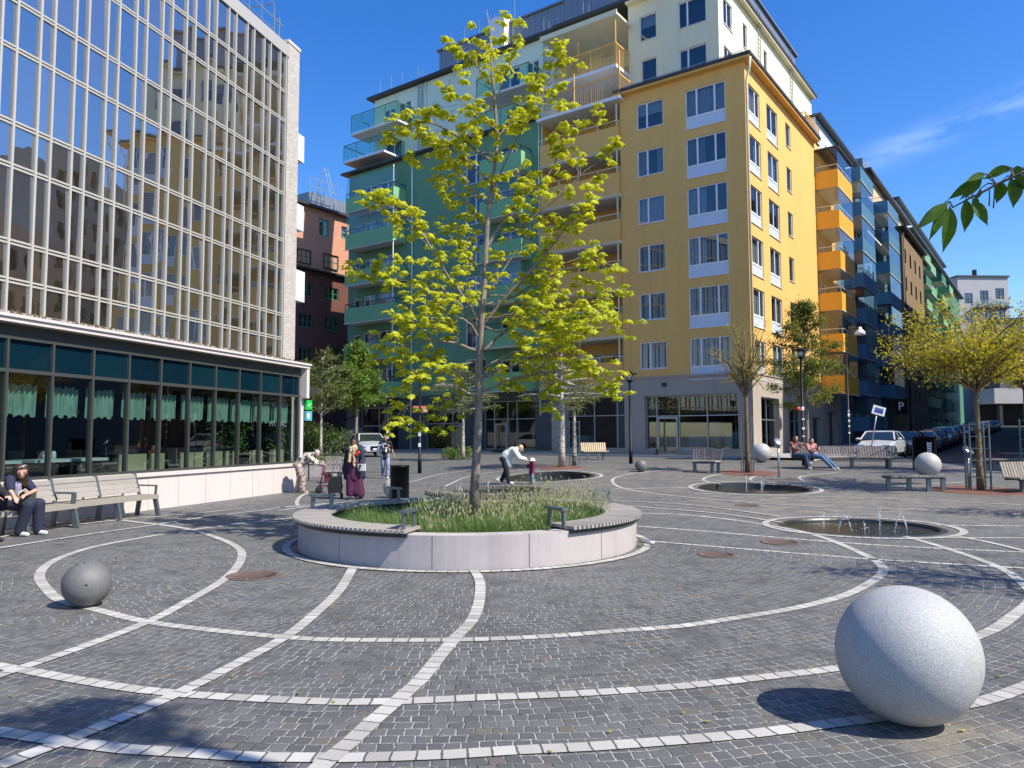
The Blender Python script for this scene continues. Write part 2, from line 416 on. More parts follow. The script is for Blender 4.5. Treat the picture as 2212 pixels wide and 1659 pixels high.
# ------------------------------------------------------------------ ground of setts
def sett_mat():
    k = NT('dark_setts'); P = k.pos()
    w1 = k.noise(1.1, 2, .5, P); w2 = k.noise(9, 2, .5, P)
    off = k.n('ShaderNodeVectorMath', {0: w1.outputs['Color'], 1: (.5, .5, .5)}, operation='SUBTRACT')
    off = k.n('ShaderNodeVectorMath', {0: off, 'Scale': .14}, operation='SCALE')
    off2 = k.n('ShaderNodeVectorMath', {0: w2.outputs['Color'], 1: (.5, .5, .5)}, operation='SUBTRACT')
    off2 = k.n('ShaderNodeVectorMath', {0: off2, 'Scale': .028}, operation='SCALE')
    Q = k.n('ShaderNodeVectorMath', {0: P, 1: off}, operation='ADD'); Q = k.n('ShaderNodeVectorMath', {0: Q, 1: off2}, operation='ADD')
    g = k.n('ShaderNodeSeparateXYZ', {0: Q}); gx, gy = g.outputs[0], g.outputs[1]
    def fan(cx, cy, h, w):
        x = k.M('SUBTRACT', gx, cx); y = k.M('SUBTRACT', gy, cy)
        r = k.M('SQRT', k.M('ADD', k.M('MULTIPLY', x, x), k.M('MULTIPLY', y, y)))
        th = k.M('ARCTAN2', x, k.M('MULTIPLY', y, -1))
        q = k.M('DIVIDE', r, h); row = k.M('FLOOR', q)
        wn = k.n('ShaderNodeTexWhiteNoise', {'W': row}, noise_dimensions='1D')
        arc = k.M('ADD', k.M('MULTIPLY', th, k.M('MULTIPLY_ADD', row, h / w, .5 * h / w)), k.M('MULTIPLY', wn.outputs[0], 1.0))
        return q, row, arc
    q1, r1, a1 = fan(-.7, 12.4, .100, .098)
    q2, r2, a2 = fan(-5.0, 9.6, .1, .12)
    # left loop has its own fan
    dx = k.M('DIVIDE', k.M('SUBTRACT', gx, -4.15), 1.62); dy = k.M('DIVIDE', k.M('SUBTRACT', gy, 9.5), 2.6)
    inl = k.M('LESS_THAN', k.M('ADD', k.M('MULTIPLY', dx, dx), k.M('MULTIPLY', dy, dy)), 1.0)
    def pick(a, b): return k.n('ShaderNodeMix', {0: inl, 2: a, 3: b}).outputs[0]
    q, row, arc = pick(q1, q2), pick(r1, r2), pick(a1, a2)
    fu = k.M('FRACT', q); fv = k.M('FRACT', arc)
    eu = k.M('MULTIPLY', k.M('MINIMUM', fu, k.M('SUBTRACT', 1, fu)), .100)
    ev = k.M('MULTIPLY', k.M('MINIMUM', fv, k.M('SUBTRACT', 1, fv)), .10)
    n3 = k.noise(38, 2, .6, P)
    e = k.M('MINIMUM', k.M('ADD', k.M('MULTIPLY', eu, 1.0), .0012), ev); e = k.M('ADD', e, k.M('MULTIPLY_ADD', n3.outputs[0], .012, -.006))
    stone = k.ramp(e, .002, .008)
    cell = k.n('ShaderNodeTexWhiteNoise', {'Vector': k.n('ShaderNodeCombineXYZ', {0: row, 1: k.M('FLOOR', arc), 2: inl})}, noise_dimensions='3D')
    cs = k.n('ShaderNodeSeparateXYZ', {0: cell.outputs['Color']})
    base = k.mix(cs.outputs[0], (.092, .092, .091, 1), (.138, .137, .134, 1))
    base = k.mix(k.M('MULTIPLY', k.M('GREATER_THAN', cs.outputs[1], .93), .6), base, (.15, .125, .10, 1))
    base = k.mix(k.M('MULTIPLY', k.M('GREATER_THAN', cs.outputs[2], .82), .5), base, (.09, .095, .09, 1))
    n4 = k.noise(90, 3, .7, P); base = k.mix(1, base, k.M('MULTIPLY_ADD', n4.outputs[0], .7, .65), 'MULTIPLY')
    big = k.noise(.32, 5, .65, P); mid = k.noise(2.2, 3, .6, P)
    base = k.mix(1, base, k.M('MULTIPLY_ADD', big.outputs[0], .7, .68), 'MULTIPLY')
    n5 = k.noise(17, 3, .7, P); jl = k.M('MULTIPLY', k.ramp(mid.outputs[0], .28, .58), k.ramp(n5.outputs[0], .28, .52))
    joint = k.mix(jl, (.06, .058, .055, 1), (.44, .42, .38, 1))
    c = k.mix(stone, joint, base)
    # trodden sand and dust around the fountains
    g0 = k.n('ShaderNodeSeparateXYZ', {0: P})
    def spot(x, y, r0, r1):
        a = k.M('SUBTRACT', g0.outputs[0], x); b_ = k.M('SUBTRACT', g0.outputs[1], y)
        d = k.M('SQRT', k.M('ADD', k.M('MULTIPLY', a, a), k.M('MULTIPLY', b_, b_)))
        return k.M('SUBTRACT', 1, k.ramp(d, r0, r1))
    dust = k.M('MAXIMUM', k.M('MULTIPLY', spot(8.2, 19.0, 1.5, 7.5), .85), k.M('MULTIPLY', spot(5.5, 26, 3, 12), .5))
    dust = k.M('MAXIMUM', dust, k.M('MULTIPLY', spot(2.55, 4.2, .25, .55), 1.0))
    dn = k.noise(1.7, 5, .7, P); dust = k.M('MULTIPLY', dust, k.ramp(dn.outputs[0], .35, .68))
    c = k.mix(k.M('MULTIPLY', dust, .7), c, (.33, .29, .22, 1))
    h = k.M('ADD', k.M('MULTIPLY', stone, 1.0), k.M('MULTIPLY', n4.outputs[0], .25))
    h = k.M('ADD', h, k.M('MULTIPLY', cs.outputs[1], .35))
    ru = k.M('MULTIPLY_ADD', cs.outputs[2], .2, .5)
    b = k.bsdf(Base_Color=c, Roughness=ru); b.inputs['Specular IOR Level'].default_value = .35
    k.set(b.inputs['Normal'], k.bump(h, .75, .012)); return k.mat
X['setts'] = sett_mat()

def band_mat():
    k = NT('white_granite_setts'); uv = k.n('ShaderNodeSeparateXYZ', {0: k.n('ShaderNodeTexCoord').outputs['UV']}); P = k.pos()
    wob = k.noise(14, 2, .5, P); u = k.M('ADD', uv.outputs[0], k.M('MULTIPLY', wob.outputs[0], .022))
    q = k.M('DIVIDE', u, .135); f = k.M('FRACT', q); e = k.M('MULTIPLY', k.M('MINIMUM', f, k.M('SUBTRACT', 1, f)), .135)
    n3 = k.noise(45, 2, .6, P); e = k.M('ADD', e, k.M('MULTIPLY_ADD', n3.outputs[0], .008, -.004))
    st = k.ramp(e, .003, .009)
    wn = k.n('ShaderNodeTexWhiteNoise', {'W': k.M('FLOOR', q)}, noise_dimensions='1D')
    base = k.mix(wn.outputs[0], (.38, .36, .32, 1), (.54, .52, .48, 1)); n4 = k.noise(110, 3, .7, P)
    base = k.mix(1, base, k.M('MULTIPLY_ADD', n4.outputs[0], .5, .75), 'MULTIPLY')
    big = k.noise(.8, 4, .6, P); base = k.mix(1, base, k.M('MULTIPLY_ADD', big.outputs[0], .7, .62), 'MULTIPLY')
    c = k.mix(st, (.11, .105, .1, 1), base); b = k.bsdf(Base_Color=c, Roughness=.75)
    k.set(b.inputs['Normal'], k.bump(k.M('ADD', st, k.M('MULTIPLY', n4.outputs[0], .3)), .6, .01)); return k.mat
X['band'] = band_mat()

FOUNT = [(6.42, 14.1, 1.42), (7.42, 23.3, 1.68), (1.35, 27.6, 1.65)]
def frange(a, b, st):
    n = max(1, int(round((b - a) / st))); return [a + (b - a) * i / n for i in range(n)]
gxs = frange(-700, -60, 80) + frange(-60, -24, 4) + frange(-24, 30, .5) + frange(30, 80, 2) + frange(80, 160, 8) + frange(160, 701, 90) + [700]
gys = frange(-500, -12, 61) + frange(-12, 2, 2) + frange(2, 50, .5) + frange(50, 150, 2) + frange(150, 240, 10) + frange(240, 901, 110) + [900]
g = MB()
nx, ny = len(gxs), len(gys)
g.v = [(x, y, gz(min(max(x, -200), 200), min(y, 190))) for y in gys for x in gxs]
holes = []
for cx, cy, r in FOUNT:
    i0 = max(i for i in range(nx) if gxs[i] < cx - r - .3); i1 = min(i for i in range(nx) if gxs[i] > cx + r + .3)
    j0 = max(j for j in range(ny) if gys[j] < cy - r - .3); j1 = min(j for j in range(ny) if gys[j] > cy + r + .3)
    holes.append((i0, i1, j0, j1))
for j in range(ny - 1):
    for i in range(nx - 1):
        if any(i0 <= i < i1 and j0 <= j < j1 for i0, i1, j0, j1 in holes): continue
        a = j * nx + i; g.f.append((a, a + 1, a + 1 + nx, a + nx)); g.m.append(0); g.s.append(True)
for (cx, cy, r), (i0, i1, j0, j1) in zip(FOUNT, holes):
    pts = []; 
    for i in range(i0, i1): pts.append((gxs[i], gys[j0]))
    for j in range(j0, j1): pts.append((gxs[i1], gys[j]))
    for i in range(i1, i0, -1): pts.append((gxs[i], gys[j1]))
    for j in range(j1, j0, -1): pts.append((gxs[i0], gys[j]))
    m = len(pts); circ = [(cx + r * math.cos(2 * math.pi * q / 64), cy + r * math.sin(2 * math.pi * q / 64)) for q in range(64)]
    allp = [Vector(p) for p in pts + circ]
    ed = [(q, (q + 1) % m) for q in range(m)] + [(m + q, m + (q + 1) % 64) for q in range(64)]
    vv, _, ff, *_ = geometry.delaunay_2d_cdt(allp, ed, [], 0, 1e-5)
    b0 = len(g.v); g.v += [(p.x, p.y, gz(p.x, p.y)) for p in vv]
    for t in ff:
        c = sum((vv[q] for q in t), Vector((0, 0))) / len(t)
        if (c - Vector((cx, cy))).length > r * .995:
            q = [b0 + k_ for k_ in t]
            a, b_, c_ = (vv[k_] for k_ in t[:3])
            if (b_ - a).cross(c_ - a) < 0: q.reverse()
            g.f.append(tuple(q)); g.m.append(0); g.s.append(True)
tag(g.build('ground', X['setts']), 'plaza paved with dark grey setts', kind='structure')

# ------------------------------------------------------------------ white bands in the paving
def smooth_path(pts, st=.22):
    pts = [Vector(p) for p in pts]; out = []
    for i in range(len(pts) - 1):
        p0 = pts[max(i - 1, 0)]; p1 = pts[i]; p2 = pts[i + 1]; p3 = pts[min(i + 2, len(pts) - 1)]
        n = max(1, int((p2 - p1).length / st))
        for k in range(n):
            t = k / n
            out.append(.5 * ((2 * p1) + (p2 - p0) * t + (2 * p0 - 5 * p1 + 4 * p2 - p3) * t * t + (3 * p1 - p0 - 3 * p2 + p3) * t ** 3))
    out.append(pts[-1]); return out
LIFT = [0]
def band(mb, pts, w=.14):
    LIFT[0] += 1; z = .004 + .0012 * (LIFT[0] % 9)
    path = smooth_path(pts); L = 0; prev = None; i0 = len(mb.v)
    for i, p in enumerate(path):
        d = path[min(i + 1, len(path) - 1)] - path[max(i - 1, 0)]; d.z = 0
        if d.length < 1e-6: d = Vector((1, 0, 0))
        d.normalize(); nrm = Vector((-d.y, d.x, 0))
        if prev is not None: L += (p - prev).length
        prev = p
        for sgn in (-1, 1):
            q = p + nrm * (sgn * w / 2); mb.v.append((q.x, q.y, gz(q.x, q.y) + z))
        mb.ul.append(L)
        if i:
            a = i0 + 2 * i; mb.f.append((a - 2, a - 1, a + 1, a)[::-1]); mb.m.append(0); mb.s.append(False)
            u0, u1 = mb.ul[-2], mb.ul[-1]; mb.uv += [(u0, 0), (u0, 1), (u1, 1), (u1, 0)][::-1]
BM = MB(); BM.uv = []; BM.ul = []
BANDS = [
 [(640,1118),(535,1130),(398,1147),(234,1175),(157,1195),(104,1219),(85,1246),(104,1276),(134,1299),(214,1319),(318,1344),(468,1363),(629,1378),(740,1383),(974,1383),(1174,1376),(1341,1363),(1472,1353),(1606,1333),(1723,1313),(1823,1287),(1880,1259),(1907,1237),(1904,1222),(1874,1202),(1807,1172),(1746,1152),(1673,1137),(1573,1122),(1472,1112),(1386,1109),(1300,1103)],
 [(-60,1428),(0,1440),(60,1450),(167,1470),(301,1491),(401,1501),(568,1511),(740,1518),(873,1516),(1041,1508),(1241,1500),(1479,1483),(1640,1465),(1807,1445),(1960,1420),(2128,1369),(2190,1330),(2228,1295),(2215,1266),(2158,1226),(2057,1189),(1967,1162),(1950,1158)],
 [(-120,1560),(0,1583),(100,1598),(268,1620),(401,1628),(568,1638),(740,1639),(974,1632),(1107,1623),(1275,1615),(1479,1600),(1623,1587),(1773,1568),(1890,1553),(2108,1520),(2212,1486),(2330,1440)],
 [(-60,1480),(0,1460),(40,1446),(167,1403),(321,1344),(401,1302),(485,1252),(520,1212),(515,1185),(468,1162),(398,1142),(301,1129),(241,1124),(150,1128),(60,1136)],
 [(-60,1682),(0,1657),(50,1637),(157,1597),(378,1503),(502,1440),(619,1376),(685,1323),(729,1282),(750,1250),(762,1228)],
 [(1024,1233),(1037,1259),(1034,1306),(1017,1346),(987,1376),(947,1423),(907,1473),(857,1517),(806,1560),(756,1607),(706,1647),(660,1690)],
 [(-80,1200),(0,1185),(167,1159),(334,1135),(435,1119),(560,1104)],
 [(0,1162),(60,1150),(200,1130),(401,1112),(520,1100)],
 [(1365,1136),(1500,1146),(1773,1169),(1974,1182),(2212,1193)],
 [(1375,1167),(1472,1175),(1773,1200),(1907,1210),(2141,1224),(2260,1230)],
 [(2024,1135),(2212,1137)], [(1967,1162),(2212,1163)], [(2057,1157),(2140,1173),(2230,1195)],
 [(1600,1009),(1510,1012),(1428,1017),(1353,1026),(1323,1038),(1353,1057),(1498,1076),(1707,1092),(1915,1100),(2212,1111)],
 [(1500,1066),(1657,1071),(1915,1078),(2212,1092)],
 [(1323,1082),(1498,1092),(1686,1117)], [(1332,1092),(1540,1109),(1690,1130)],
 [(1565,1023),(1528,1030),(1521,1038),(1557,1046)], [(1665,1023),(1628,1030),(1623,1038),(1657,1046),(1800,1052)],
 [(1811,1021),(1740,1028),(1728,1034),(1761,1044),(1873,1051),(2080,1042)],
 [(667,1064),(649,1073),(641,1086),(645,1093)], [(602,1097),(726,1092),(800,1090)], [(602,1104),(726,1087),(900,1078)],
 [(796,1062),(946,1059)], [(878,1043),(957,1024),(1050,1015)], [(957,1056),(975,1045),(1031,1026),(1200,1009)],
 [(1330,1056),(1500,1053)], [(1960,1010),(2212,1011)], [(1960,1024),(2212,1026)], [(1320,1013),(1600,1003)],
 [(560,1104),(640,1093),(720,1088)],
]
for bl in BANDS: band(BM, [G(*p) for p in bl], .116 if len(bl) > 10 else .10)
for cx, cy, r in FOUNT:
    band(BM, [(cx + (r + .24) * math.cos(a * math.pi / 24), cy + (r + .24) * math.sin(a * math.pi / 24), 0) for a in range(49)], .13)
band(BM, [(-.7 + 2.86 * math.cos(a * math.pi / 24), 12.4 + 2.86 * math.sin(a * math.pi / 24), 0) for a in range(49)], .12)
tag(BM.build('paving_bands', X['band']), 'curved white granite bands laid in the dark setts', kind='structure')

# manhole covers in rust red
k_ = 0
for (x, y, r, lab) in [(547,1244,.32,'rusty round cover near the left paving loop'),(1548,1199,.27,'rusty cover nearest the round planter'),(1685,1172,.3,'rusty cover in front of the near fountain'),(1615,1092,.3,'faint rusty cover beyond the planter, near the chair')]:
    p = G(x, y); m = MB()
    m.lathe([(0, .008), (r * .8, .008), (r * .8, .010), (r, .010), (r * 1.02, .002)], 28)
    for q in range(5): m.box(-r * .6, r * .6, -.6 * r + q * .3 * r - .02, -.6 * r + q * .3 * r + .02, .0085, .011)
    tag(m.build('drain_cover', X['cover'], loc=(p.x, p.y, p.z + .001)), lab, 'drain cover', 'rusty drain covers in the paving')
# ------------------------------------------------------------------ survey lines of the block
A1 = R(54.1)
AV = Vector((-math.sin(A1), math.cos(A1), 0)) .normalized()      # along the front, away to the left
AV = Vector((-math.sin(A1), math.cos(A1), 0))
BV = Vector((math.cos(A1), math.sin(A1), 0))                      # along the street, away to the right
NV = Vector((math.sin(A1), -math.cos(A1), 0))                     # out of the street front
_r = ray(1624, 800); CC = Vector((_r.x / _r.y * 42.3, 42.3, 0))   # street corner of the yellow block
ROTF = math.atan2(AV.y, AV.x)
ROTB = math.atan2(BV.y, BV.x)
PITCHZ = 3.02

def tB(x, y, o):                                                  # (distance along street, height) on a plane o metres proud of it
    O = CC + NV * o; return onplane(x, y, (O.x, O.y), (BV.x, BV.y))

def wallgrid(mb, u0, u1, z0, z1, ops, P, m=0, rev=.14):
    us = sorted({u0, u1, *[a for o in ops for a in o[:2]]}); us = [u for u in us if u0 <= u <= u1]
    zs = sorted({z0, z1, *[a for o in ops for a in o[2:4]]}); zs = [z for z in zs if z0 <= z <= z1]
    for i in range(len(us) - 1):
        zrun = None
        for j in range(len(zs) - 1):
            cu = (us[i] + us[i + 1]) / 2; cz = (zs[j] + zs[j + 1]) / 2
            if any(o[0] < cu < o[1] and o[2] < cz < o[3] for o in ops): continue
            mb.face([P(us[i], 0, zs[j]), P(us[i + 1], 0, zs[j]), P(us[i + 1], 0, zs[j + 1]), P(us[i], 0, zs[j + 1])], m)
    for a, b, c, d in [o[:4] for o in ops]:
        for q in (((a, c), (a, d)), ((b, c), (b, d)), ((a, c), (b, c)), ((a, d), (b, d))):
            (p, s), (t, w) = q
            mb.face([P(p, 0, s), P(t, 0, w), P(t, -rev, w), P(p, -rev, s)], m)

def rooms(mb, ops, P, dep=.7, m=0, rev=.14):
    for a, b, c, d in [o[:4] for o in ops]:
        e = .004; a -= e; b += e; c -= e; d += e; f, k = -rev, -dep
        mb.face([P(a, k, c), P(b, k, c), P(b, k, d), P(a, k, d)], m)
        for (p, s), (t, w) in (((a, c), (a, d)), ((b, c), (b, d)), ((a, c), (b, c)), ((a, d), (b, d))):
            mb.face([P(p, f, s), P(t, f, w), P(t, k, w), P(p, k, s)], m)

WCACHE = {}
def window(root, loc, rotz, w, h, cuts=(), panel=0., frame='winframe', glass='glass', bars=(), cur=None, name='window', fw=.07, sill=True):
    """one window: frame (a part), its panes / curtain / panel as sub-parts; repeats share meshes"""
    key = (round(w, 2), round(h, 2), cuts, panel, frame, glass, bars, cur, name)
    if key in WCACHE:
        c = copy_tree(WCACHE[key], root); c.location = loc; c.rotation_euler = (0, 0, rotz); return c
    m = MB(); x0, x1 = -w / 2, w / 2; zb = panel
    m.box(x0, x1, -.05, .03, 0, fw); m.box(x0, x1, -.05, .03, h - fw, h)
    m.box(x0, x0 + fw, -.05, .03, fw, h - fw); m.box(x1 - fw, x1, -.05, .03, fw, h - fw)
    xs = [x0 + fw] + [x0 + w * c for c in cuts] + [x1 - fw]
    for c in xs[1:-1]: m.box(c - fw * .75, c + fw * .75, -.045, .026, max(fw, zb), h - fw)
    if panel: m.box(x0 + fw, x1 - fw, -.045, .026, zb - fw / 2, zb + fw)
    for bz in bars:
        m.box(x0 + fw, x1 - fw, -.04, .02, h * bz - fw * .35, h * bz + fw * .35)
    if sill: m.box(x0 - .04, x1 + .04, .03, .16, -.035, .0)
    f = m.build(name, X[frame], root, loc=loc, rotz=rotz)
    g = MB()
    zz0 = (zb + fw) if panel else fw
    for i in range(len(xs) - 1):
        a = xs[i] + (fw * .75 if i else 0); b = xs[i + 1] - (fw * .75 if i < len(xs) - 2 else 0)
        t = rnd.uniform(-.006, .006); s = rnd.uniform(-.005, .005)
        g.face([(a, -.02 - t, zz0), (b, -.02 + t, zz0), (b, -.02 + t + s, h - fw), (a, -.02 - t + s, h - fw)])
    g.build('pane', X[glass], f)
    if panel:
        q = MB(); q.face([(x0 + fw, 0, fw), (x1 - fw, 0, fw), (x1 - fw, 0, zb - fw / 2), (x0 + fw, 0, zb - fw / 2)]); q.build('panel', X['whitepanel'], f)
    if cur:
        q = MB()
        if cur == 'blind':
            q.face([(x0, -.12, h * .55), (x1, -.12, h * .55), (x1, -.12, h), (x0, -.12, h)]); q.build('blind', X['blind'], f)
        else:
            sp = {'left': [(0, .42)], 'right': [(.55, 1)], 'both': [(0, .3), (.68, 1)], 'full': [(0, 1)]}[cur]
            for a, b in sp:
                n = max(4, int((b - a) * w / .07))
                for i in range(n):
                    p0 = x0 + w * (a + (b - a) * i / n); p1 = x0 + w * (a + (b - a) * (i + 1) / n)
                    y0 = -.16 + .02 * math.sin(i * 1.9); y1 = -.16 + .02 * math.sin((i + 1) * 1.9)
                    q.face([(p0, y0, zb), (p1, y1, zb), (p1, y1, h), (p0, y0, h)])
            q.build('curtain', X['curtain'], f)
    WCACHE[key] = f
    return f

CURS = [None, 'left', 'full', 'both', 'right', 'blind', None, 'full', None]
def rcur(): return rnd.choice(CURS)

def railing(mb, pts, z0, z1, n_posts=6, rw=.05, step=None, bars=None, m=0):
    """posts and rails along a polyline of (x,y)"""
    for i in range(len(pts) - 1):
        p, q = Vector((*pts[i], 0)), Vector((*pts[i + 1], 0)); L = (q - p).length
        mb.bar((p.x, p.y, z1), (q.x, q.y, z1), rw, rw, m)
        n = max(1, int(L / (step or 1.0)))
        for k in range(n + 1):
            c = p + (q - p) * k / n; mb.bar((c.x, c.y, z0), (c.x, c.y, z1), .035, .035, m)
        if bars:
            nb = int(L / bars)
            for k in range(nb + 1):
                c = p + (q - p) * k / nb; mb.bar((c.x, c.y, z0 + .04), (c.x, c.y, z1 - .02), .022, .022, m)
            mb.bar((p.x, p.y, z0 + .06), (q.x, q.y, z0 + .06), .035, .035, m)

def solid_balcony(root, u0, u1, dep, zb, ph, P, panel, rail='darksteel', glaze=None, top=None, soff='soffit', ends=(True, True), railh=.36):
    """parapet with slab, top rail and optional glazing; P maps (u,out,z)"""
    def bx(mb, a, b, o0, o1, z0, z1, m=0):
        p = P(a, o0, z0); q = P(b, o1, z1); mb.box(p[0], q[0], p[1], q[1], z0, z1, m)
    m = MB()
    bx(m, u0, u1, dep - .06, dep, zb, zb + ph)
    if ends[0]: bx(m, u0, u0 + .06, 0, dep - .06, zb, zb + ph)
    if ends[1]: bx(m, u1 - .06, u1, 0, dep - .06, zb, zb + ph)
    o = m.build('balcony', X[panel], root)
    s = MB(); bx(s, u0 + .06, u1 - .06, 0, dep - .06, zb + .02, zb + .2); bx(s, u0 - .03, u1 + .03, dep - .1, dep + .03, zb - .05, zb); s.build('balcony_floor', X[soff], o)
    r = MB(); a, b, c, d = P(u0 + .04, 0, 0), P(u0 + .04, dep - .05, 0), P(u1 - .04, dep - .05, 0), P(u1 - .04, 0, 0)
    railing(r, [a[:2], b[:2], c[:2], d[:2]], zb + ph, zb + ph + railh, step=1.3, rw=.045)
    r.build('railing', X[rail], o)
    if glaze and top:
        gl = MB(); z0 = zb + ph + .02
        e0, e1 = P(u0 + .03, dep - .03, 0), P(u1 - .03, dep - .03, 0); n = max(2, int((u1 - u0) / .8))
        for i in range(n):
            pa = P(u0 + .03 + (u1 - u0 - .06) * i / n + .01, dep - .02, 0); pb = P(u0 + .03 + (u1 - u0 - .06) * (i + 1) / n - .01, dep - .02 + rnd.uniform(-.006, .006), 0)
            gl.face([(pa[0], pa[1], z0), (pb[0], pb[1], z0), (pb[0], pb[1], top), (pa[0], pa[1], top)])
        for uu in (u0 + .03, u1 - .03):
            pa, pb = P(uu, .02, 0), P(uu, dep - .03, 0)
            gl.face([(pa[0], pa[1], z0), (pb[0], pb[1], z0), (pb[0], pb[1], top), (pa[0], pa[1], top)])
        gl.build('balcony_glazing', X[glaze], o)
    return o

def roof_ladder(mb, p, z0, z1, dirv=(1, 0)):
    """ladder on the wall with bow handrails above the eave"""
    d = Vector((dirv[0], dirv[1], 0)) * .22
    for s in (-1, 1):
        c = Vector((p[0], p[1], 0)) + d * s; mb.bar((c.x, c.y, z0), (c.x, c.y, z1 + .9 + .35 * (s > 0)), .05, .05)
    z = z0
    while z < z1:
        a = Vector((p[0], p[1], z)); mb.bar(a - d, a + d, .03, .03); z += .3

# =================================================================== YELLOW BLOCK
YB = thing('apartment_building', 'mustard yellow apartment block with cream upper storeys on the street corner, white window bays', 'apartment block', CC, ROTF)
PF = lambda u, o, z: (u, o, z)
PR = lambda t, o, z: (-o, -t, z)
rows = range(6)
opsF = []; opsR = []
for k in rows:
    d = PITCHZ * k
    opsF += [(5.1, 6.9, 20.84 - d, 22.5 - d), (1.17, 3.65, 20.08 - d, 22.52 - d)]
    opsR += [(.6, 2.65, 20.0 - d, 22.25 - d), (3.98, 6.2, 20.0 - d, 22.28 - d), (8.0, 9.15, 20.84 - d, 22.45 - d), (16.2, 17.6, 19.95 - d, 22.2 - d)]
m = MB()
wallgrid(m, 0, 8.05, 5.22, 23.4, opsF, PF); wallgrid(m, 0, 21, 5.22, 23.4, opsR, PR)
# loggia back wall and cheeks
opsL = []
for k in rows:
    d = PITCHZ * k; opsL += [(9.0, 10.0, 20.05 - d, 22.2 - d), (10.6, 12.4, 20.9 - d, 22.2 - d)]
PLg = lambda u, o, z: (u, o - 2.0, z)
wallgrid(m, 8.05, 14.1, 4.9, 23.1, opsL, PLg)
m.face([(8.05, 0, 4.9), (8.05, -2, 4.9), (8.05, -2, 23.1), (8.05, 0, 23.1)]); m.face([(14.1, 0, 4.9), (14.1, -2, 4.9), (14.1, -2, 23.1), (14.1, 0, 23.1)])
m.face([(14.1, -2, 4.9), (14.1, -21, 4.9), (14.1, -21, 23.4), (14.1, -2, 23.4)]); m.face([(0, -21, .2), (14.1, -21, .2), (14.1, -21, 23.4), (0, -21, 23.4)])
m.build('wall', X['yellow'], YB)
m = MB()
rooms(m, opsF, PF); rooms(m, opsR, PR); rooms(m, opsL, PLg)
for k in rows:
    d = PITCHZ * k
    window(YB, (6.0, -.1, 20.84 - d), 0, 1.8, 1.66, (.62,), cur=rcur())
    window(YB, (2.41, -.1, 20.08 - d), 0, 2.48, 2.44, (.27, .72), .72, cur=rnd.choice(['full', 'both', 'full', 'right', 'left']))
    window(YB, (.1, -1.625, 20.0 - d), R(90), 2.05, 2.25, (.36,), .68, cur=rnd.choice(['full', 'both', None]))
    window(YB, (.1, -5.09, 20.0 - d), R(90), 2.22, 2.28, (.5,), .68, cur=rnd.choice(['full', 'left', None]))
    window(YB, (.1, -8.575, 20.84 - d), R(90), 1.15, 1.61, (), cur=rcur())
    window(YB, (.1, -16.9, 19.95 - d), R(90), 1.4, 2.25, (.5,), cur=None)
    window(YB, (9.5, -2.1, 20.05 - d), 0, 1.0, 2.15, (), cur=None, sill=False)
    window(YB, (11.5, -2.1, 20.9 - d), 0, 1.8, 1.3, (.5,), cur=rcur())
# upper storeys, set back
PC = lambda u, o, z: (u, o - 2.0, z)
PCR = lambda t, o, z: (2.2 - o, -t, z)
opsC = [(6.36, 7.58, 27.68, 29.42), (2.97, 4.85, 27.66, 29.4), (6.37, 7.5, 24.6, 26.4), (3.0, 4.82, 24.6, 26.24)]
opsCR = [(2.9, 4.5, 27.66, 29.4), (6.6, 7.4, 27.66, 29.4), (2.9, 4.5, 24.6, 26.24), (15.6, 16.8, 24.6, 26.9), (17.4, 18.6, 24.6, 26.9), (11, 11.8, 27.66, 29.4)]
mc = MB(); wallgrid(mc, 2.2, 8.4, 23.4, 30.5, opsC, PC); wallgrid(mc, 2, 24, 23.4, 30.5, opsCR, PCR)
mc.face([(8.4, -2, 23.4), (8.4, -4.4, 23.4), (8.4, -4.4, 30.5), (8.4, -2, 30.5)])
mc.face([(8.4, -4.4, 23.1), (14.1, -4.4, 23.1), (14.1, -4.4, 30.5), (8.4, -4.4, 30.5)])
mc.face([(14.1, -1.95, 23.1), (14.1, -4.4, 23.1), (14.1, -4.4, 30.5), (14.1, -1.95, 30.5)]); mc.face([(2.2, -24, 23.4), (14.1, -24, 23.4), (14.1, -24, 30.5), (2.2, -24, 30.5)])
mc.build('upper_wall', X['cream'], YB)
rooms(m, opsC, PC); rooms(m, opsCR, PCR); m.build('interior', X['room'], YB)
window(YB, (6.97, -2.1, 27.68), 0, 1.22, 1.74, (), cur='blind'); window(YB, (3.91, -2.1, 27.66), 0, 1.88, 1.74, (.68,), cur=None)
window(YB, (6.94, -2.1, 24.6), 0, 1.13, 1.8, (), cur=None); window(YB, (3.91, -2.1, 24.6), 0, 1.82, 1.64, (.68,), cur=None)
for t0, t1, z0, z1 in opsCR:
    window(YB, (2.3, -(t0 + t1) / 2, z0), R(90), t1 - t0, z1 - z0, (.5,) if t1 - t0 > 1 else (), cur=rcur())
m = MB()
m.box(-.5, 8.35, -15.4, .5, 23.44, 23.62); m.box(2.25, 14.1, -21, -15.4, 23.44, 23.6)
m.box(1.75, 14.1, -24.2, -1.5, 30.54, 30.76)
m.build('eave_roof', X['roof'], YB)
m = MB(); m.box(-.42, 8.3, 0.0, .42, 23.3, 23.44); m.box(-.42, 0, -15.3, 0, 23.3, 23.44); m.build('eave_soffit', X['yellow'], YB)
m = MB(); m.box(1.82, 8.4, -2, -1.56, 30.4, 30.54); m.box(1.82, 2.2, -24, -2, 30.4, 30.54); m.build('upper_soffit', X['cream'], YB)
m = MB()                                                    # snow guards on the lower roof
for i in range(20): m.bar((i * .42, .35, 23.62), (i * .42, .35, 23.78), .03, .03)
m.bar((0, .35, 23.76), (8.2, .35, 23.76), .03, .03); m.build('snow_guard', X['galv'], YB)
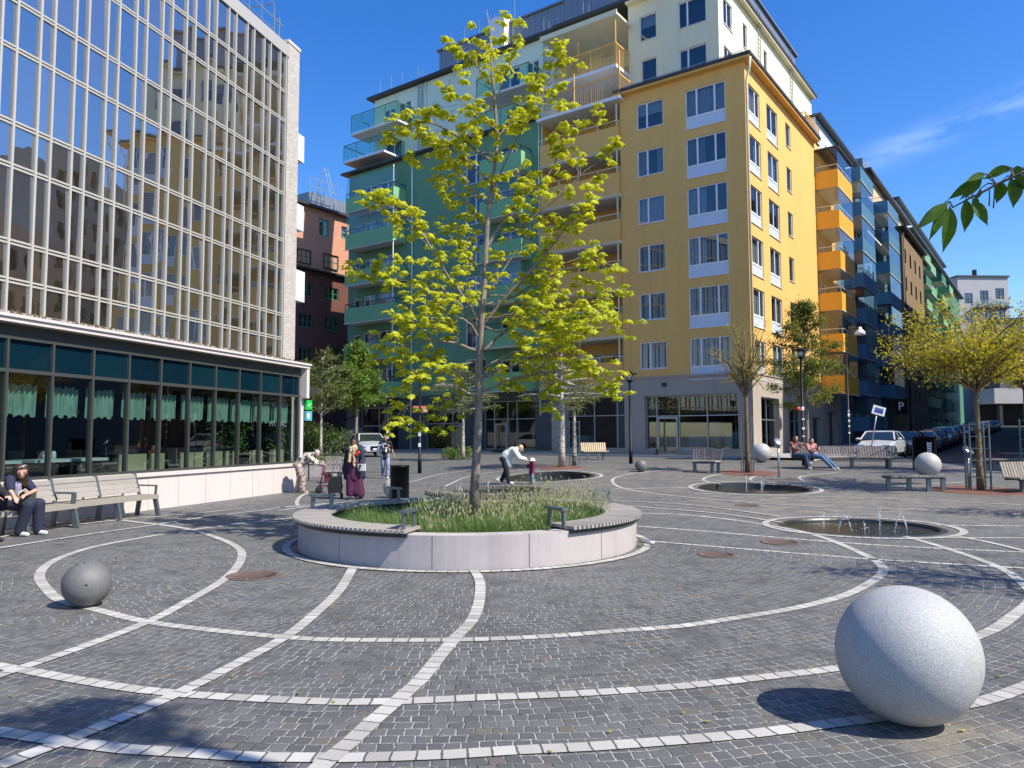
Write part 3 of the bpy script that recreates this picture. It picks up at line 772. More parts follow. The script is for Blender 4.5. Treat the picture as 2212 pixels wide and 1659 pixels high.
m = MB(); m.box(2.9, 14.1, -22, -3.0, 30.76, 33.6); m.box(2.7, 14.1, -22.2, -2.8, 33.6, 33.75); m.build('metal_roof', X['seam'], YB)
# drain pipe on the corner
m = MB(); m.tube([(-.45, .3, 23.3), (-.35, .2, 22.7), (-.12, .08, 22.1), (-.12, .08, 5.4)], .07, 8); m.build('drain_pipe', X['cream'], YB)
# stone ground floor
opsS = [(.83, 6.63, .85, 4.08), (4.55, 5.95, .3, .86), (8.0, 12.3, .85, 4.15)]
opsSR = [(1.4, 4.85, .9, 3.9), (6.8, 10.2, .45, 3.4), (12.5, 15, .45, 2.9), (17, 19.6, .9, 3.4)]
m = MB(); wallgrid(m, 0, 13.4, .0, 5.22, opsS, lambda u, o, z: (u, o + .03, z), rev=.35); wallgrid(m, -.03, 21, -.2, 5.22, opsSR, lambda t, o, z: (-o - .03, -t, z), rev=.35)
m.box(-.09, 13.4, .03, .09, 5.16, 5.26); m.box(-.09, -.03, -21, .09, 5.16, 5.26)
for u0, u1 in ((-.1, 4.5), (6.0, 13.4)): m.box(u0, u1, .03, .1, 0, .72)
m.build('ground_floor_wall', X['stone'], YB)
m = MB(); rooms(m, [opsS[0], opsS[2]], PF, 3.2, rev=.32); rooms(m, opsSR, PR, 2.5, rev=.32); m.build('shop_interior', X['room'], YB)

def shopfront(root, P3, u0, u1, z0, z1, mull, trans, frame='galv', glass='shopglass', name='shop_window', rot=0, door=None):
    """P3(u,o,z) in root space"""
    m = MB(); fw = .06
    def bx(a, b, c, d, o0=-.06, o1=.02):
        p, q = P3(a, o0, c), P3(b, o1, d); m.box(p[0], q[0], p[1], q[1], c, d)
    bx(u0, u1, z0, z0 + fw); bx(u0, u1, z1 - fw, z1); bx(u0, u0 + fw, z0 + fw, z1 - fw); bx(u1 - fw, u1, z0 + fw, z1 - fw)
    for q in mull: bx(q - fw / 2, q + fw / 2, z0 + fw, z1 - fw, -.055, .015)
    for q in trans: bx(u0 + fw, u1 - fw, q - fw / 2, q + fw / 2, -.05, .01)
    f = m.build(name, X[frame], root)
    g = MB(); us = [u0, *mull, u1]; zs = [z0, *trans, z1]
    for i in range(len(us) - 1):
        for j in range(len(zs) - 1):
            t = rnd.uniform(-.005, .005)
            g.face([P3(us[i] + .03, -.03 - t, zs[j] + .03), P3(us[i + 1] - .03, -.03 + t, zs[j] + .03), P3(us[i + 1] - .03, -.03 + t, zs[j + 1] - .03), P3(us[i] + .03, -.03 - t, zs[j + 1] - .03)])
    g.build('pane', X[glass], f)
    if door:
        a, b, c, d = door; m = MB(); fw = .11
        def bx(a, b, c, d, o0=.0, o1=.06):
            p, q = P3(a, o0, c), P3(b, o1, d); m.box(p[0], q[0], p[1], q[1], c, d)
        bx(a, b, c, c + .22); bx(a, b, d - fw, d); bx(a, a + fw, c + .22, d - fw); bx(b - fw, b, c + .22, d - fw)
        dr = m.build('door', X[frame], root)
        g = MB(); g.face([P3(a + fw, .03, c + .2), P3(b - fw, .03, c + .2), P3(b - fw, .03, d - fw), P3(a + fw, .03, d - fw)]); g.build('pane', X[glass], dr)
        h = MB(); h.bar(P3(b - .06, .12, c + .9), P3(b - .06, .12, c + 1.35), .03, .03); h.bar(P3(b - .06, .06, c + .93), P3(b - .06, .12, c + .93), .025, .025); h.bar(P3(b - .06, .06, c + 1.32), P3(b - .06, .12, c + 1.32), .025, .025); h.build('handle', X['chrome'], dr)
PFs = lambda u, o, z: (u, o - .25, z)
PRs = lambda t, o, z: (.25 - o, -t, z)
shopfront(YB, PFs, .83, 6.63, .85, 4.08, (2.75, 4.5, 5.95), (2.85,), door=(4.58, 5.9, .42, 2.8))
shopfront(YB, PFs, 8.0, 12.3, .85, 4.15, (8.63, 10.3), (2.95,))
shopfront(YB, PRs, 1.4, 4.85, .9, 3.9, (3.2,), (2.6,)); shopfront(YB, PRs, 6.8, 10.2, .5, 3.4, (8.0, 9.1), (2.6,))
shopfront(YB, PRs, 12.5, 15, .5, 2.9, (13.7,), ()); shopfront(YB, PRs, 17, 19.6, .9, 3.4, (18.3,), ())
m = MB(); m.box(5.15, 5.45, .035, .07, 4.62, 4.85); m.build('air_vent', X['darksteel'], YB)
m = MB()                                                    # goods seen through the corner shop glass
for a, b, c, d, e, f_ in [(.95, 1.9, -1.2, -.6, .85, 1.9), (2.2, 2.7, -1.0, -.5, .85, 2.5), (3.0, 4.1, -1.4, -.7, .85, 1.75), (6.05, 6.5, -.8, -.45, 3.0, 3.9), (8.2, 9.0, -.8, -.7, .9, 4.0), (11, 12, -1.3, -.7, .85, 1.7)]: m.box(a, b, c, d, e, f_)
m.build('shop_goods', X['blind'], YB)
# loggias
for k in rows:
    zb = 19.97 - PITCHZ * k
    o = solid_balcony(YB, 8.07, 14.05, .28, zb, 1.42, PF, 'yellowpan', 'cream', ends=(True, False))
    s = MB(); s.box(8.06, 14.09, -1.99, .2, zb - .12, zb + .1); s.build('loggia_slab', X['soffit'], o)
    for px_, pw_ in ((8.22, .07), (13.95, .05), (11.1, .03)):
        s = MB(); s.bar((px_, .18, zb + 1.4), (px_, .18, zb + 2.9), pw_, pw_); s.build('post', X['cream'], o)
# things kept on the balconies
def clutter(root, x, y, z, seed):
    rs = random.Random(seed); m = MB(); kind = seed % 3
    if kind == 0:
        for q in range(70):
            c = Vector((x + rs.gauss(0, .35), y + rs.gauss(0, .05), z + rs.random() * .5)); a = Vector((rs.gauss(0, 1), rs.gauss(0, 1), rs.gauss(.5, .7))).normalized() * .09; b = a.orthogonal().normalized() * .03
            m.face([c - a, c + b, c + a, c - b])
        m.build('balcony_plants', X['leafgreen'], root)
    elif kind == 1:
        m.box(x - .22, x + .22, y - .2, y + .2, z - .45, z - .4); m.box(x - .22, x + .22, y - .22, y - .18, z - .4, z + .12)
        for s in (-1, 1):
            for t in (-1, 1): m.bar((x + s * .2, y + t * .18, z - .85), (x + s * .2, y + t * .18, z - .45), .03, .03)
        m.box(x + .5, x + 1.1, y - .25, y + .25, z - .22, z - .18); m.bar((x + .8, y, z - .85), (x + .8, y, z - .2), .05, .05)
        m.build('balcony_furniture', X['wood'], root)
    else:
        m.box(x - .3, x + .3, y - .03, y + .03, z - .2, z + .35); m.build('balcony_screen', X['blind'], root)
for k in rows:
    clutter(YB, 9.2 + 1.1 * (k % 4), .05 if k % 3 == 0 else -.7, 21.45 - PITCHZ * k, k)
# two open cream balconies over the loggias
for zb, zt, u0, dep in ((23.2, 24.62, 7.75, .5), (25.65, 27.1, 8.3, -.1)):
    s = MB(); s.box(u0, 14.1, -4.3, dep + .1, zb - .2, zb); o = s.build('balcony', X['white'], YB)
    r = MB(); railing(r, [(u0 + .05, -2), (u0 + .05, dep), (14.05, dep)], zb, zt, step=1.6, rw=.07, bars=.16); r.build('railing', X['yellowpan'], o)
    for px_, pz_ in ((u0 + .1, 3.0), (11.2, 2.4)):
        s = MB(); s.bar((px_, dep - .05, zb), (px_, dep - .05, zb + pz_), .08, .08); s.build('post', X['yellowpan'], o)
m = MB(); m.box(8.2, 14.1, -4.3, .1, 28.95, 29.1); m.box(8.15, 14.1, .06, .14, 28.85, 29.2); m.build('balcony_roof', X['cream'], YB)
for zz in (23.25, 25.7):
    window(YB, (10.0, -4.36, zz), 0, 1.8, 2.05, (.5,), cur=None, sill=False); window(YB, (12.6, -4.36, zz + .7), 0, 1.4, 1.3, (), cur='full')
# street-side balconies
for k in rows:
    zb = 19.75 - PITCHZ * k
    solid_balcony(YB, 15.3, 20.0, 1.6, zb, 1.3, PR, 'yellowdk', 'cream', glaze='glassclr', top=zb + 2.85, ends=(True, True))
m = MB(); m.box(-1.7, 0, -20.2, -15.2, 22.62, 22.75); m.build('balcony_roof', X['roof'], YB)
s = MB(); s.box(.45, 2.2, -19.2, -15.0, 24.4, 24.55); o = s.build('balcony', X['soffit'], YB)
r = MB(); railing(r, [(2.2, -15.05), (.5, -15.05), (.5, -19.15), (2.2, -19.15)], 24.55, 25.75, step=1.4, bars=.16); r.build('railing', X['yellowpan'], o)
for a_, b_, c_, d_ in (((2.05, -9.6), 24.0, 30.6, (0, 1)), ((2.05, -17.5), 27, 30.6, (0, 1)), ((11.6, -1.95), 29.2, 30.7, (1, 0))):
    m = MB(); roof_ladder(m, a_, b_, c_, d_); m.build('roof_ladder', X['galv'], YB)

# =================================================================== GREEN BLOCK (same terrace, next house)
GO = CC + AV * 14.1
GB = thing('apartment_building', 'sea green apartment block with pale mint upper storeys and dark slate shops', 'apartment block', GO, ROTF)
U = 14.1
def PG(u, o, z): return (u - U, o, z)
opsG = []
for k in rows:
    d = PITCHZ * k
    opsG += [(30.2, 31.5, 19.98 - d, 22.1 - d), (28.0, 29.8, 20.9 - d, 22.1 - d), (31.9, 32.7, 20.7 - d, 22.0 - d), (18.95, 20.8, 20.1 - d, 22.3 - d), (16.0, 17.6, 20.0 - d, 22.1 - d)]
m = MB(); wallgrid(m, 14.1, 33.4, 4.6, 23.4, opsG, PG)
for q in ((33.4,),):
    m.face([PG(33.4, 0, 0), PG(33.4, -4, 0), PG(33.4, -4, 23.4), PG(33.4, 0, 23.4)]); m.face([PG(33.4, -4, 0), PG(33.4, -14, 0), PG(33.4, -14, 20.6), PG(33.4, -4, 20.6)])  # unseen rear shaped lower so sunlight reaches the brick house's top storey
m.face([PG(14.1, -14, 0), PG(33.4, -14, 0), PG(33.4, -14, 20.6), PG(14.1, -14, 20.6)]); m.face([PG(14.1, -4, 20.6), PG(33.4, -4, 20.6), PG(33.4, -14, 20.6), PG(14.1, -14, 20.6)])
m.build('wall', X['green'], GB)
mi = MB(); rooms(mi, opsG, PG)
for a, b, c, d in opsG:
    w = b - a; window(GB, ((a + b) / 2 - U, -.1, c), 0, w, d - c, (.5,) if w > 1.2 else (), cur=rcur())
for k in rows:
    zb = 19.75 - PITCHZ * k
    solid_balcony(GB, 26.9 - U, 32.3 - U, 1.35, zb, 1.2, PF, 'greenpan', 'darksteel', glaze='glassclr' if k in (0, 1, 5) else None, top=zb + 2.8)
    p = MB(); p.bar((27.0 - U, 1.25, zb + 1.2), (27.0 - U, 1.25, zb + 2.95), .07, .07); p.build('post', X['white'], GB)
    solid_balcony(GB, 14.9 - U, 18.5 - U, 1.3, zb + .05, 1.25, PF, 'greenpan', 'darksteel', glaze='glassclr' if k in (1, 3) else None, top=zb + 2.8)
for k in rows:
    clutter(GB, 28.2 - U + 1.2 * (k % 3), .9, 21.05 - PITCHZ * k, k + 1); clutter(GB, 16.2 - U, .9, 21.05 - PITCHZ * k, k + 2)
# upper storeys
PU = lambda u, o, z: (u - U, o - 2.0, z)
opsU = [(30.1, 31.4, 27.1, 29.25), (28.3, 29.7, 27.1, 29.4), (29.3, 31.2, 24.2, 26.3), (15.6, 16.7, 26.9, 29.0), (17.3, 19.2, 26.9, 29.0), (16.6, 18.6, 23.9, 26.0)]
m = MB(); wallgrid(m, 14.1, 32.54, 23.4, 30.4, opsU, PU); m.face([PU(32.54, 0, 23.4), PU(32.54, -2.6, 23.4), PU(32.54, -2.6, 30.4), PU(32.54, 0, 30.4)]); m.face([PU(22, -2.6, 23.4), PU(32.54, -2.6, 23.4), PU(32.54, -2.6, 30.4), PU(22, -2.6, 30.4)]); m.build('upper_wall', X['palegreen'], GB)  # cut shallow behind to let the sun pass to the brick house
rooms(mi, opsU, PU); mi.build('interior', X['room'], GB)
for a, b, c, d in opsU: window(GB, ((a + b) / 2 - U, -2.1, c), 0, b - a, d - c, (.5,), cur=rcur(), sill=False)
m = MB()
m.box(-.0, 33.95 - U, -2.2, .5, 23.44, 23.6); m.box(32.6 - U, 33.95 - U, -4.3, -2.2, 23.44, 23.6); m.box(0, 33.05 - U, -4.9, -1.5, 30.45, 30.64)
m.build('eave_roof', X['roof'], GB)
m = MB(); m.box(0, 26.1 - U, -5, -3.0, 30.64, 33.2); m.box(0, 26.3 - U, -5.2, -2.85, 33.2, 33.34); m.build('metal_roof', X['seam'], GB)
m = MB(); m.box(18.9 - U, 20.3 - U, -3.0, -2.2, 30.64, 33.6); m.build('roof_hatch', X['white'], GB)
window(GB, (23.5 - U, -2.98, 31.0), 0, 1.3, 1.3, (), cur=None, sill=False)
for u0, u1, zs, zt, dp in ((27.9, 33.3, 27.0, 28.5, .0), (29.0, 33.8, 24.6, 25.95, .35), (15.3, 20.1, 26.6, 28.0, -.3), (16.4, 20.1, 23.85, 25.2, 0.0)):
    s = MB(); s.box(u0 - U, u1 - U, -2, dp, zs - .16, zs); o = s.build('balcony', X['soffit'], GB)
    r = MB(); railing(r, [(u0 - U + .03, -1.98), (u0 - U + .03, dp - .03), (u1 - U - .03, dp - .03), (u1 - U - .03, -1.98)], zs, zt, step=1.2, rw=.06); r.build('railing', X['greenfar'], o)
    gl = MB()
    gl.face([(u0 - U + .05, dp - .02, zs + .1), (u1 - U - .05, dp - .02, zs + .1), (u1 - U - .05, dp - .02, zt - .1), (u0 - U + .05, dp - .02, zt - .1)])
    gl.face([(u0 - U + .02, -1.95, zs + .1), (u0 - U + .02, dp - .05, zs + .1), (u0 - U + .02, dp - .05, zt - .1), (u0 - U + .02, -1.95, zt - .1)]); gl.build('balcony_glazing', X['glassgrn'], o)
for q in (27.2, 14.9):
    m = MB(); roof_ladder(m, (q - U, -1.92), 25, 30.6); m.build('roof_ladder', X['galv'], GB)
m = MB()
for q in range(3): m.bar((29.2 + q * 1.3 - U, -1.9, 30.6), (29.2 + q * 1.3 - U, -1.9, 31.9), .04, .04)
for q in range(4): m.bar((20.6 + q * 1.5 - U, -3.2, 33.3), (20.6 + q * 1.5 - U, -3.2, 34.6), .05, .05)
m.bar((20.6 - U, -3.2, 34.1), (25.1 - U, -3.2, 34.1), .025, .025); m.bar((20.6 - U, -3.2, 34.5), (25.1 - U, -3.2, 34.5), .025, .025)
m.bar((19.2 - U, -4, 33.4), (19.2 - U, -4, 38.5), .05, .05)
m.build('roof_railing', X['galv'], GB)
m = MB(); m.tube([(26.1 - U, .1, .5), (26.1 - U, .1, 23.3)], .06, 8); m.tube([(26.6 - U, -1.9, 23.6), (26.6 - U, -1.9, 30.4)], .06, 8); m.tube([(14.25 - U, .1, 3), (14.25 - U, .1, 23.2)], .05, 8); m.build('drain_pipe', X['palegreen'], GB)
# slate shops
opsT = [(27.5, 31.8, .55, 3.95), (20.9, 24.75, .7, 3.95), (14.72, 19.2, .75, 4.1)]
m = MB(); wallgrid(m, 13.4, 33.4, -.1, 4.72, opsT, lambda u, o, z: (u - U, o + .03, z), rev=.3); m.face([PG(33.43, .03, 0), PG(33.43, -14, 0), PG(33.43, -14, 4.7), PG(33.43, .03, 4.7)])
m.build('ground_floor_wall', X['slate'], GB)
m = MB()
for a, b in ((13.4, 17.2), (18.4, 21.1), (22.2, 28.6), (29.8, 33.4)): m.box(a - U, b - U, .03, .11, 0, .68)
m.build('plinth', X['stone'], GB)
m = MB(); rooms(m, opsT, PG, 3, rev=.28); m.build('shop_interior', X['room'], GB)
PGs = lambda u, o, z: (u - U, o - .22, z)
shopfront(GB, PGs, 14.72, 19.2, .75, 4.1, (16.4, 17.2, 18.35), (2.85,), door=(17.25, 18.3, .45, 2.55))
shopfront(GB, PGs, 20.9, 24.75, .7, 3.95, (22.2,), (2.6,), door=(21.1, 22.15, .45, 2.5))
shopfront(GB, PGs, 27.5, 31.8, .55, 3.95, (28.6, 29.85), (2.5,), door=(28.7, 29.8, .3, 2.45))

# =================================================================== STREET FRONT: blue, brown, deep green
PS = lambda u, o, z: (u, -o, z)
def street(name, lab, t0): return thing(name, lab, 'apartment block', CC + BV * t0, ROTB)
BB = street('apartment_building', 'blue apartment block with stacked glazed blue balconies along the shaded street', 21.0)
ops = []
for j in range(8):
    z = 1.5 + 2.95 * j
    ops += [(3.4, 4.6, z, z + 2.1), (5.2, 7.2, z + .8, z + 2.1), (10, 11.4, z + .7, z + 2.1), (16, 17.3, z, z + 2.1), (18, 20, z + .8, z + 2.1)]
ops = [o for o in ops if o[3] < 23]
m = MB(); wallgrid(m, 0, 26, -.2, 23.6, ops, PS); m.face([PS(0, 0, 20), PS(0, -12, 20), PS(0, -12, 23.6), PS(0, 0, 23.6)]); m.build('wall', X['bluewall'], BB)
mi = MB(); rooms(mi, ops, PS)
for a, b, c, d in ops: window(BB, ((a + b) / 2, .1, c), R(180), b - a, d - c, (.5,) if b - a > 1.3 else (), cur=rcur(), sill=False)
ops = [(3, 4.4, 24.2, 26.2), (6, 7.4, 24.2, 26.2), (10, 11.4, 24.2, 26.2), (16, 17.4, 24.2, 26.2), (19, 20.4, 24.2, 26.2)]
PSu = lambda u, o, z: (u, 1.2 - o, z)
m = MB(); wallgrid(m, 0, 22, 23.6, 27.6, ops, PSu); m.face([PSu(0, 0, 23.6), PSu(0, -10, 23.6), PSu(0, -10, 27.6), PSu(0, 0, 27.6)]); m.build('upper_wall', X['paleblue'], BB)
rooms(mi, ops, PSu); mi.build('interior', X['room'], BB)
for a, b, c, d in ops: window(BB, ((a + b) / 2, 1.3, c), R(180), b - a, d - c, (.5,), cur=None, sill=False)
m = MB(); m.box(-.2, 22.4, .7, 12, 27.6, 27.8); m.box(-.1, 26, -.4, 1.2, 23.6, 23.75); m.build('eave_roof', X['roof'], BB)
z1 = tB(1864, 540.5, 1.5)[1]; z2 = tB(1927, 592.7, 1.5)[1]
ZB1 = [z1 + 2.95 * j for j in range(-5, 3)]; ZB2 = [z2 + 2.95 * j for j in range(-4, 3)]
for z in ZB1:
    if z > 1.8: solid_balcony(BB, 2.9, 8.2, 1.5, z, 1.15, PS, 'blue', 'darksteel', glaze='glassclr' if z < 22 else None, top=z + 2.75)
for z in ZB2:
    if z > 1.8: solid_balcony(BB, 15.2, 21.2, 1.5, z, 1.15, PS, 'blue', 'darksteel', glaze='glassclr' if z < 20 else None, top=z + 2.75)
m = MB(); m.box(8.4, 14.9, -.9, 0, 19.6, 19.75); o = m.build('balcony', X['soffit'], BB)
r = MB(); railing(r, [(8.4, 0), (8.4, -.88), (14.9, -.88), (14.9, 0)], 19.75, 20.85, step=1.2, bars=.15); r.build('railing', X['darksteel'], o)

tc = tB(1953, 640, 1.5)[0]; te = tB(1998, 690, 1.5)[0]
WB = street('apartment_building', 'brown apartment block with peach upper storeys and dark eaves, beyond the blue balconies', tc)
L = te - tc
ops = []
for j in range(7):
    z = 2.0 + 2.95 * j
    for u in (1.2, 4.6, 8.0, 11.4):
        if u + 1.2 < L - .6: ops.append((u, u + 1.1, z, z + 1.5))
PW = lambda u, o, z: (u, -1.5 - o, z)
m = MB(); wallgrid(m, 0, L, 0, 23.0, ops, PW); m.face([(0, -1.5, 0), (0, 8, 0), (0, 8, 23), (0, -1.5, 23)]); m.face([(L, -1.5, 0), (L, 8, 0), (L, 8, 23), (L, -1.5, 23)]); m.build('wall', X['brown'], WB)
mi = MB(); rooms(mi, ops, PW)
for a, b, c, d in ops: window(WB, ((a + b) / 2, -1.4, c), R(180), b - a, d - c, (), cur=None, frame='darksteel', sill=False)
PW2 = lambda u, o, z: (u, 1.0 - o, z)
ops = [(2, 3.0, 24.2, 26.2), (5, 5.8, 24.2, 26.2), (9, 10.2, 24.2, 26.2), (13, 14, 24.2, 26.2), (18, 19, 24.2, 26.2)]
m = MB(); wallgrid(m, -4, L + 6, 22.6, 28.4, ops, PW2); m.face([(-4, 1, 22.6), (-4, 9, 22.6), (-4, 9, 28.4), (-4, 1, 28.4)]); m.build('upper_wall', X['peach'], WB)
rooms(mi, ops, PW2); mi.build('interior', X['room'], WB)
for a, b, c, d in ops: window(WB, ((a + b) / 2, 1.1, c), R(180), b - a, d - c, (.5,), cur=None, frame='greenfar', sill=False)
m = MB(); m.box(-.5, L + .4, -2.0, 2, 23.0, 23.2); m.box(-4.4, L + 6.3, .4, 9, 28.4, 28.65); m.build('eave_roof', X['roof'], WB)
m = MB(); m.box(-2, L + 6, 1.6, 8, 28.65, 30.6); m.build('metal_roof', X['seam'], WB)
m = MB(); m.box(L + .5, L + 6, -1.2, 1, 22.4, 22.6); o = m.build('balcony', X['soffit'], WB); r = MB(); railing(r, [(L + .5, 1), (L + .5, -1.2), (L + 6, -1.2)], 22.6, 23.7, step=1.2, bars=.2); r.build('railing', X['darksteel'], o)
m = MB(); m.tube([(.15, -1.62, 2), (.15, -1.62, 22.9)], .06, 6); m.build('drain_pipe', X['roof'], WB)

EG = street('apartment_building', 'deep green apartment block with staggered balconies, farthest of the street terrace', te + .6)
L2 = 116 - te
ops = []
for j in range(8):
    z = 2.4 + 2.95 * j
    for q in range(6): ops.append((2 + q * 7, 3.4 + q * 7, z, z + 2.0))
m = MB(); wallgrid(m, 0, L2, 0, 26.4, [o for o in ops if o[1] < L2 and o[3] < 26], PS); m.face([(L2, 0, 0), (L2, 10, 0), (L2, 10, 26.4), (L2, 0, 26.4)]); m.build('wall', X['greenfar'], EG)
mi = MB(); rooms(mi, [o for o in ops if o[1] < L2 and o[3] < 26], PS); mi.build('interior', X['room'], EG)
for a, b, c, d in ops:
    if b < L2 and d < 26: window(EG, ((a + b) / 2, .1, c), R(180), b - a, d - c, (.5,), cur=None, sill=False)
for j in range(8):
    z = 2.2 + 2.95 * j
    for q, (a, b, dp) in enumerate(((1, 6, 1.6), (8.5, 13.5, 1.3), (17, 22, 1.6), (27, 32, 1.5))):
        if z + 1 < 26 and b < L2: solid_balcony(EG, a, b, dp, z + (q % 2) * .0, 1.1, PS, 'greenpan' if (j + q) % 3 else 'greenfar', 'darksteel')
m = MB(); m.box(-.3, L2 + .8, -.7, 10, 26.4, 26.7); m.build('eave_roof', X['roof'], EG)
m = MB(); m.box(2, L2 - 8, 1.5, 9, 26.7, 31.0); m.build('upper_wall', X['paleblue'], EG)
m = MB(); m.box(1.5, L2 - 7.5, 1, 9.2, 31.0, 31.25); m.build('upper_roof', X['roof'], EG)
m = MB()
for q in range(9): m.bar((4 + q * 3, 1.4, 26.6), (4 + q * 3, 1.4, 28), .05, .05)
m.bar((4, 1.4, 27.9), (28, 1.4, 27.9), .05, .05); m.build('roof_railing', X['galv'], EG)

# =================================================================== grey house closing the street
def FX(x, d): return (x - CX) / F * d
FB = thing('apartment_building', 'pale lilac grey flat-roofed house with planted balcony closing the far end of the street', 'apartment block', (FX(2080, 150), 150, 2.5), R(3))
ztop = at(2080, 598, 150).z - 2.5; w = FX(2195, 150) - FX(2080, 150)
PE = lambda u, o, z: (u, -o, z)
zc = lambda y: at(2130, y, 150).z - 2.5
ops = [(1.3, 3.0, zc(655), zc(633)), (4.6, 6.3, zc(653), zc(627)), (7.8, 9.6, zc(645), zc(622)), (5.0, 6.6, zc(690), zc(672)), (7.9, 9.6, zc(690), zc(670)), (3.6, 4.9, zc(735), zc(715)), (1.2, 2.6, zc(690), zc(672)), (7.6, 9.0, zc(735), zc(712))]
m = MB(); wallgrid(m, 0, w, 0, ztop, ops, PE); m.face([(w, 0, 0), (w, 9, 0), (w, 9, ztop), (w, 0, ztop)]); m.face([(0, 0, 0), (0, 9, 0), (0, 9, ztop), (0, 0, ztop)]); m.build('wall', X['greyfar'], FB)
m = MB(); rooms(m, ops, PE, 1.0); m.build('interior', X['room'], FB)
for a, b, c, d in ops: window(FB, ((a + b) / 2, .1, c), R(180), b - a, d - c, (.5,), cur=rcur(), frame='darksteel', bars=(.7,), sill=False)
m = MB(); m.box(-.2, w + .2, -.3, 9, ztop, ztop + .3); m.build('roof', X['roof'], FB)
m = MB(); m.box(5.6, 6.2, 3, 3.6, ztop + .3, ztop + 2.2); m.build('chimney', X['black'], FB)
m = MB(); m.box(2.8, w - .4, -1.4, 0, zc(664) - .25, zc(664)); o = m.build('balcony', X['roof'], FB)
r = MB(); railing(r, [(2.8, -1.35), (w - .4, -1.35)], zc(664), zc(664) + 1.2, step=1.5); r.build('railing', X['galv'], o)
gl = MB(); gl.face([(2.85, -1.36, zc(664) + .1), (w - .5, -1.36, zc(664) + .1), (w - .5, -1.36, zc(664) + 1.1), (2.85, -1.36, zc(664) + 1.1)]); gl.build('balcony_glazing', X['glassclr'], o)
pl = MB()
for q in range(420):
    c = Vector((rnd.uniform(3.2, w - .8), -rnd.uniform(.5, 1.2), zc(664) + abs(rnd.gauss(.2, .6)))); a = Vector((rnd.gauss(0, 1), rnd.gauss(0, 1), rnd.gauss(0, 1))).normalized() * .16; b_ = a.orthogonal().normalized() * .1
    pl.face([c - a - b_, c + a - b_, c + a + b_, c - a + b_])
pl.build('balcony_plants', X['leafdark'], o)
m = MB(); h2 = zc(690); m.box(3.5, w + 14, -6, -1.6, 0, h2 - 1.2); m.build('front_wing', X['slate'], FB)
m = MB(); m.box(3.2, w + 14.3, -6.4, -1.5, h2 - 1.2, h2 - .6); m.build('front_wing_roof', X['roof'], FB)
m = MB(); m.box(-2, w + 14, -12, -6.5, 4.8, 7.6); m.build('canopy', X['greyfar'], FB)
m = MB()
for q in range(5): m.box(-1 + q * 4.5, -.4 + q * 4.5, -11.8, -11, 0, 4.8)
m.box(-2, w + 14, -7, -6.6, 0, 4.8); m.build('shop_wall', X['interior'], FB)

# =================================================================== block across the street (outside the frame; mirrored in the glass, shades the street)
OB = thing('office_building', 'long grey stone office block across the street, seen only in reflections', 'office block', CC + NV * 13.6 + BV * 7, ROTB)
m = MB()
def office(u0, u1, y0, y1, H, mb):
    ops = []
    nf = int((H - 3) / 3.2)
    for j in range(nf):
        u = u0 + 1
        while u + 1.6 < u1: ops.append((u, u + 1.5, 3.6 + j * 3.2, 5.5 + j * 3.2)); u += 2.6
    wallgrid(mb, u0, u1, 0, H, ops, lambda u, o, z: (u, y0 + o, z), rev=.25)
    for u in (u0, u1): mb.face([(u, y0, 0), (u, y1, 0), (u, y1, H), (u, y0, H)])
    mb.face([(u0, y0, H), (u1, y0, H), (u1, y1, H), (u0, y1, H)])
    return ops
o1 = office(0, 11, 0, -14, 21, m); o2 = office(11, 105, -.8, -14, 30, m)
m.build('wall', X['stonegrey'], OB)
m = MB(); rooms(m, o1, lambda u, o, z: (u, 0 + o, z), 1.0, rev=.25); rooms(m, o2, lambda u, o, z: (u, -.8 + o, z), 1.0, rev=.25); m.build('interior', X['room'], OB)
# second block, right of the square, also only mirrored
OB2 = thing('office_building', 'curved grey brown office block right of the square, seen only in reflections', 'office block', (36, 24, 0), 0)
m = MB(); mr = MB(); prev = None
for i in range(13):
    a = R(100 + i * 13); p = Vector((14 + 16 * math.cos(a), -4 + 22 * math.sin(a), 0))
    if prev is not None:
        d = (p - prev); Lg = d.length; d.normalize(); n_ = Vector((d.y, -d.x, 0)) * -1
        PP = lambda u, o, z, q=prev.copy(), d=d.copy(), n_=n_.copy(): tuple(q + d * u + n_ * o + Vector((0, 0, z)))
        ops = [(.5 + s_ * Lg / 2, Lg / 2 - .5 + s_ * Lg / 2, 4 + j * 3.3, 6.2 + j * 3.3) for j in range(5) for s_ in (0, 1)]
        wallgrid(m, 0, Lg, 0, 21, ops, PP, rev=.2); rooms(mr, ops, PP, .8, rev=.2)
    prev = p
m.build('wall', X['stonegrey'], OB2); mr.build('interior', X['room'], OB2)

# unseen block added west of the glass house so shop windows mirror something dark
OB3 = thing('office_building', 'unseen grey block west of the glass house, added to darken the shop window reflections', 'office block', (-46, 20, 0), R(90))
m = MB(); o3 = office(0, 70, 0, 12, 19, m); m.build('wall', X['stonegrey'], OB3)
m = MB(); rooms(m, o3, lambda u, o, z: (u, -.1 + o, z), 1.0, rev=-.2); m.build('interior', X['room'], OB3)

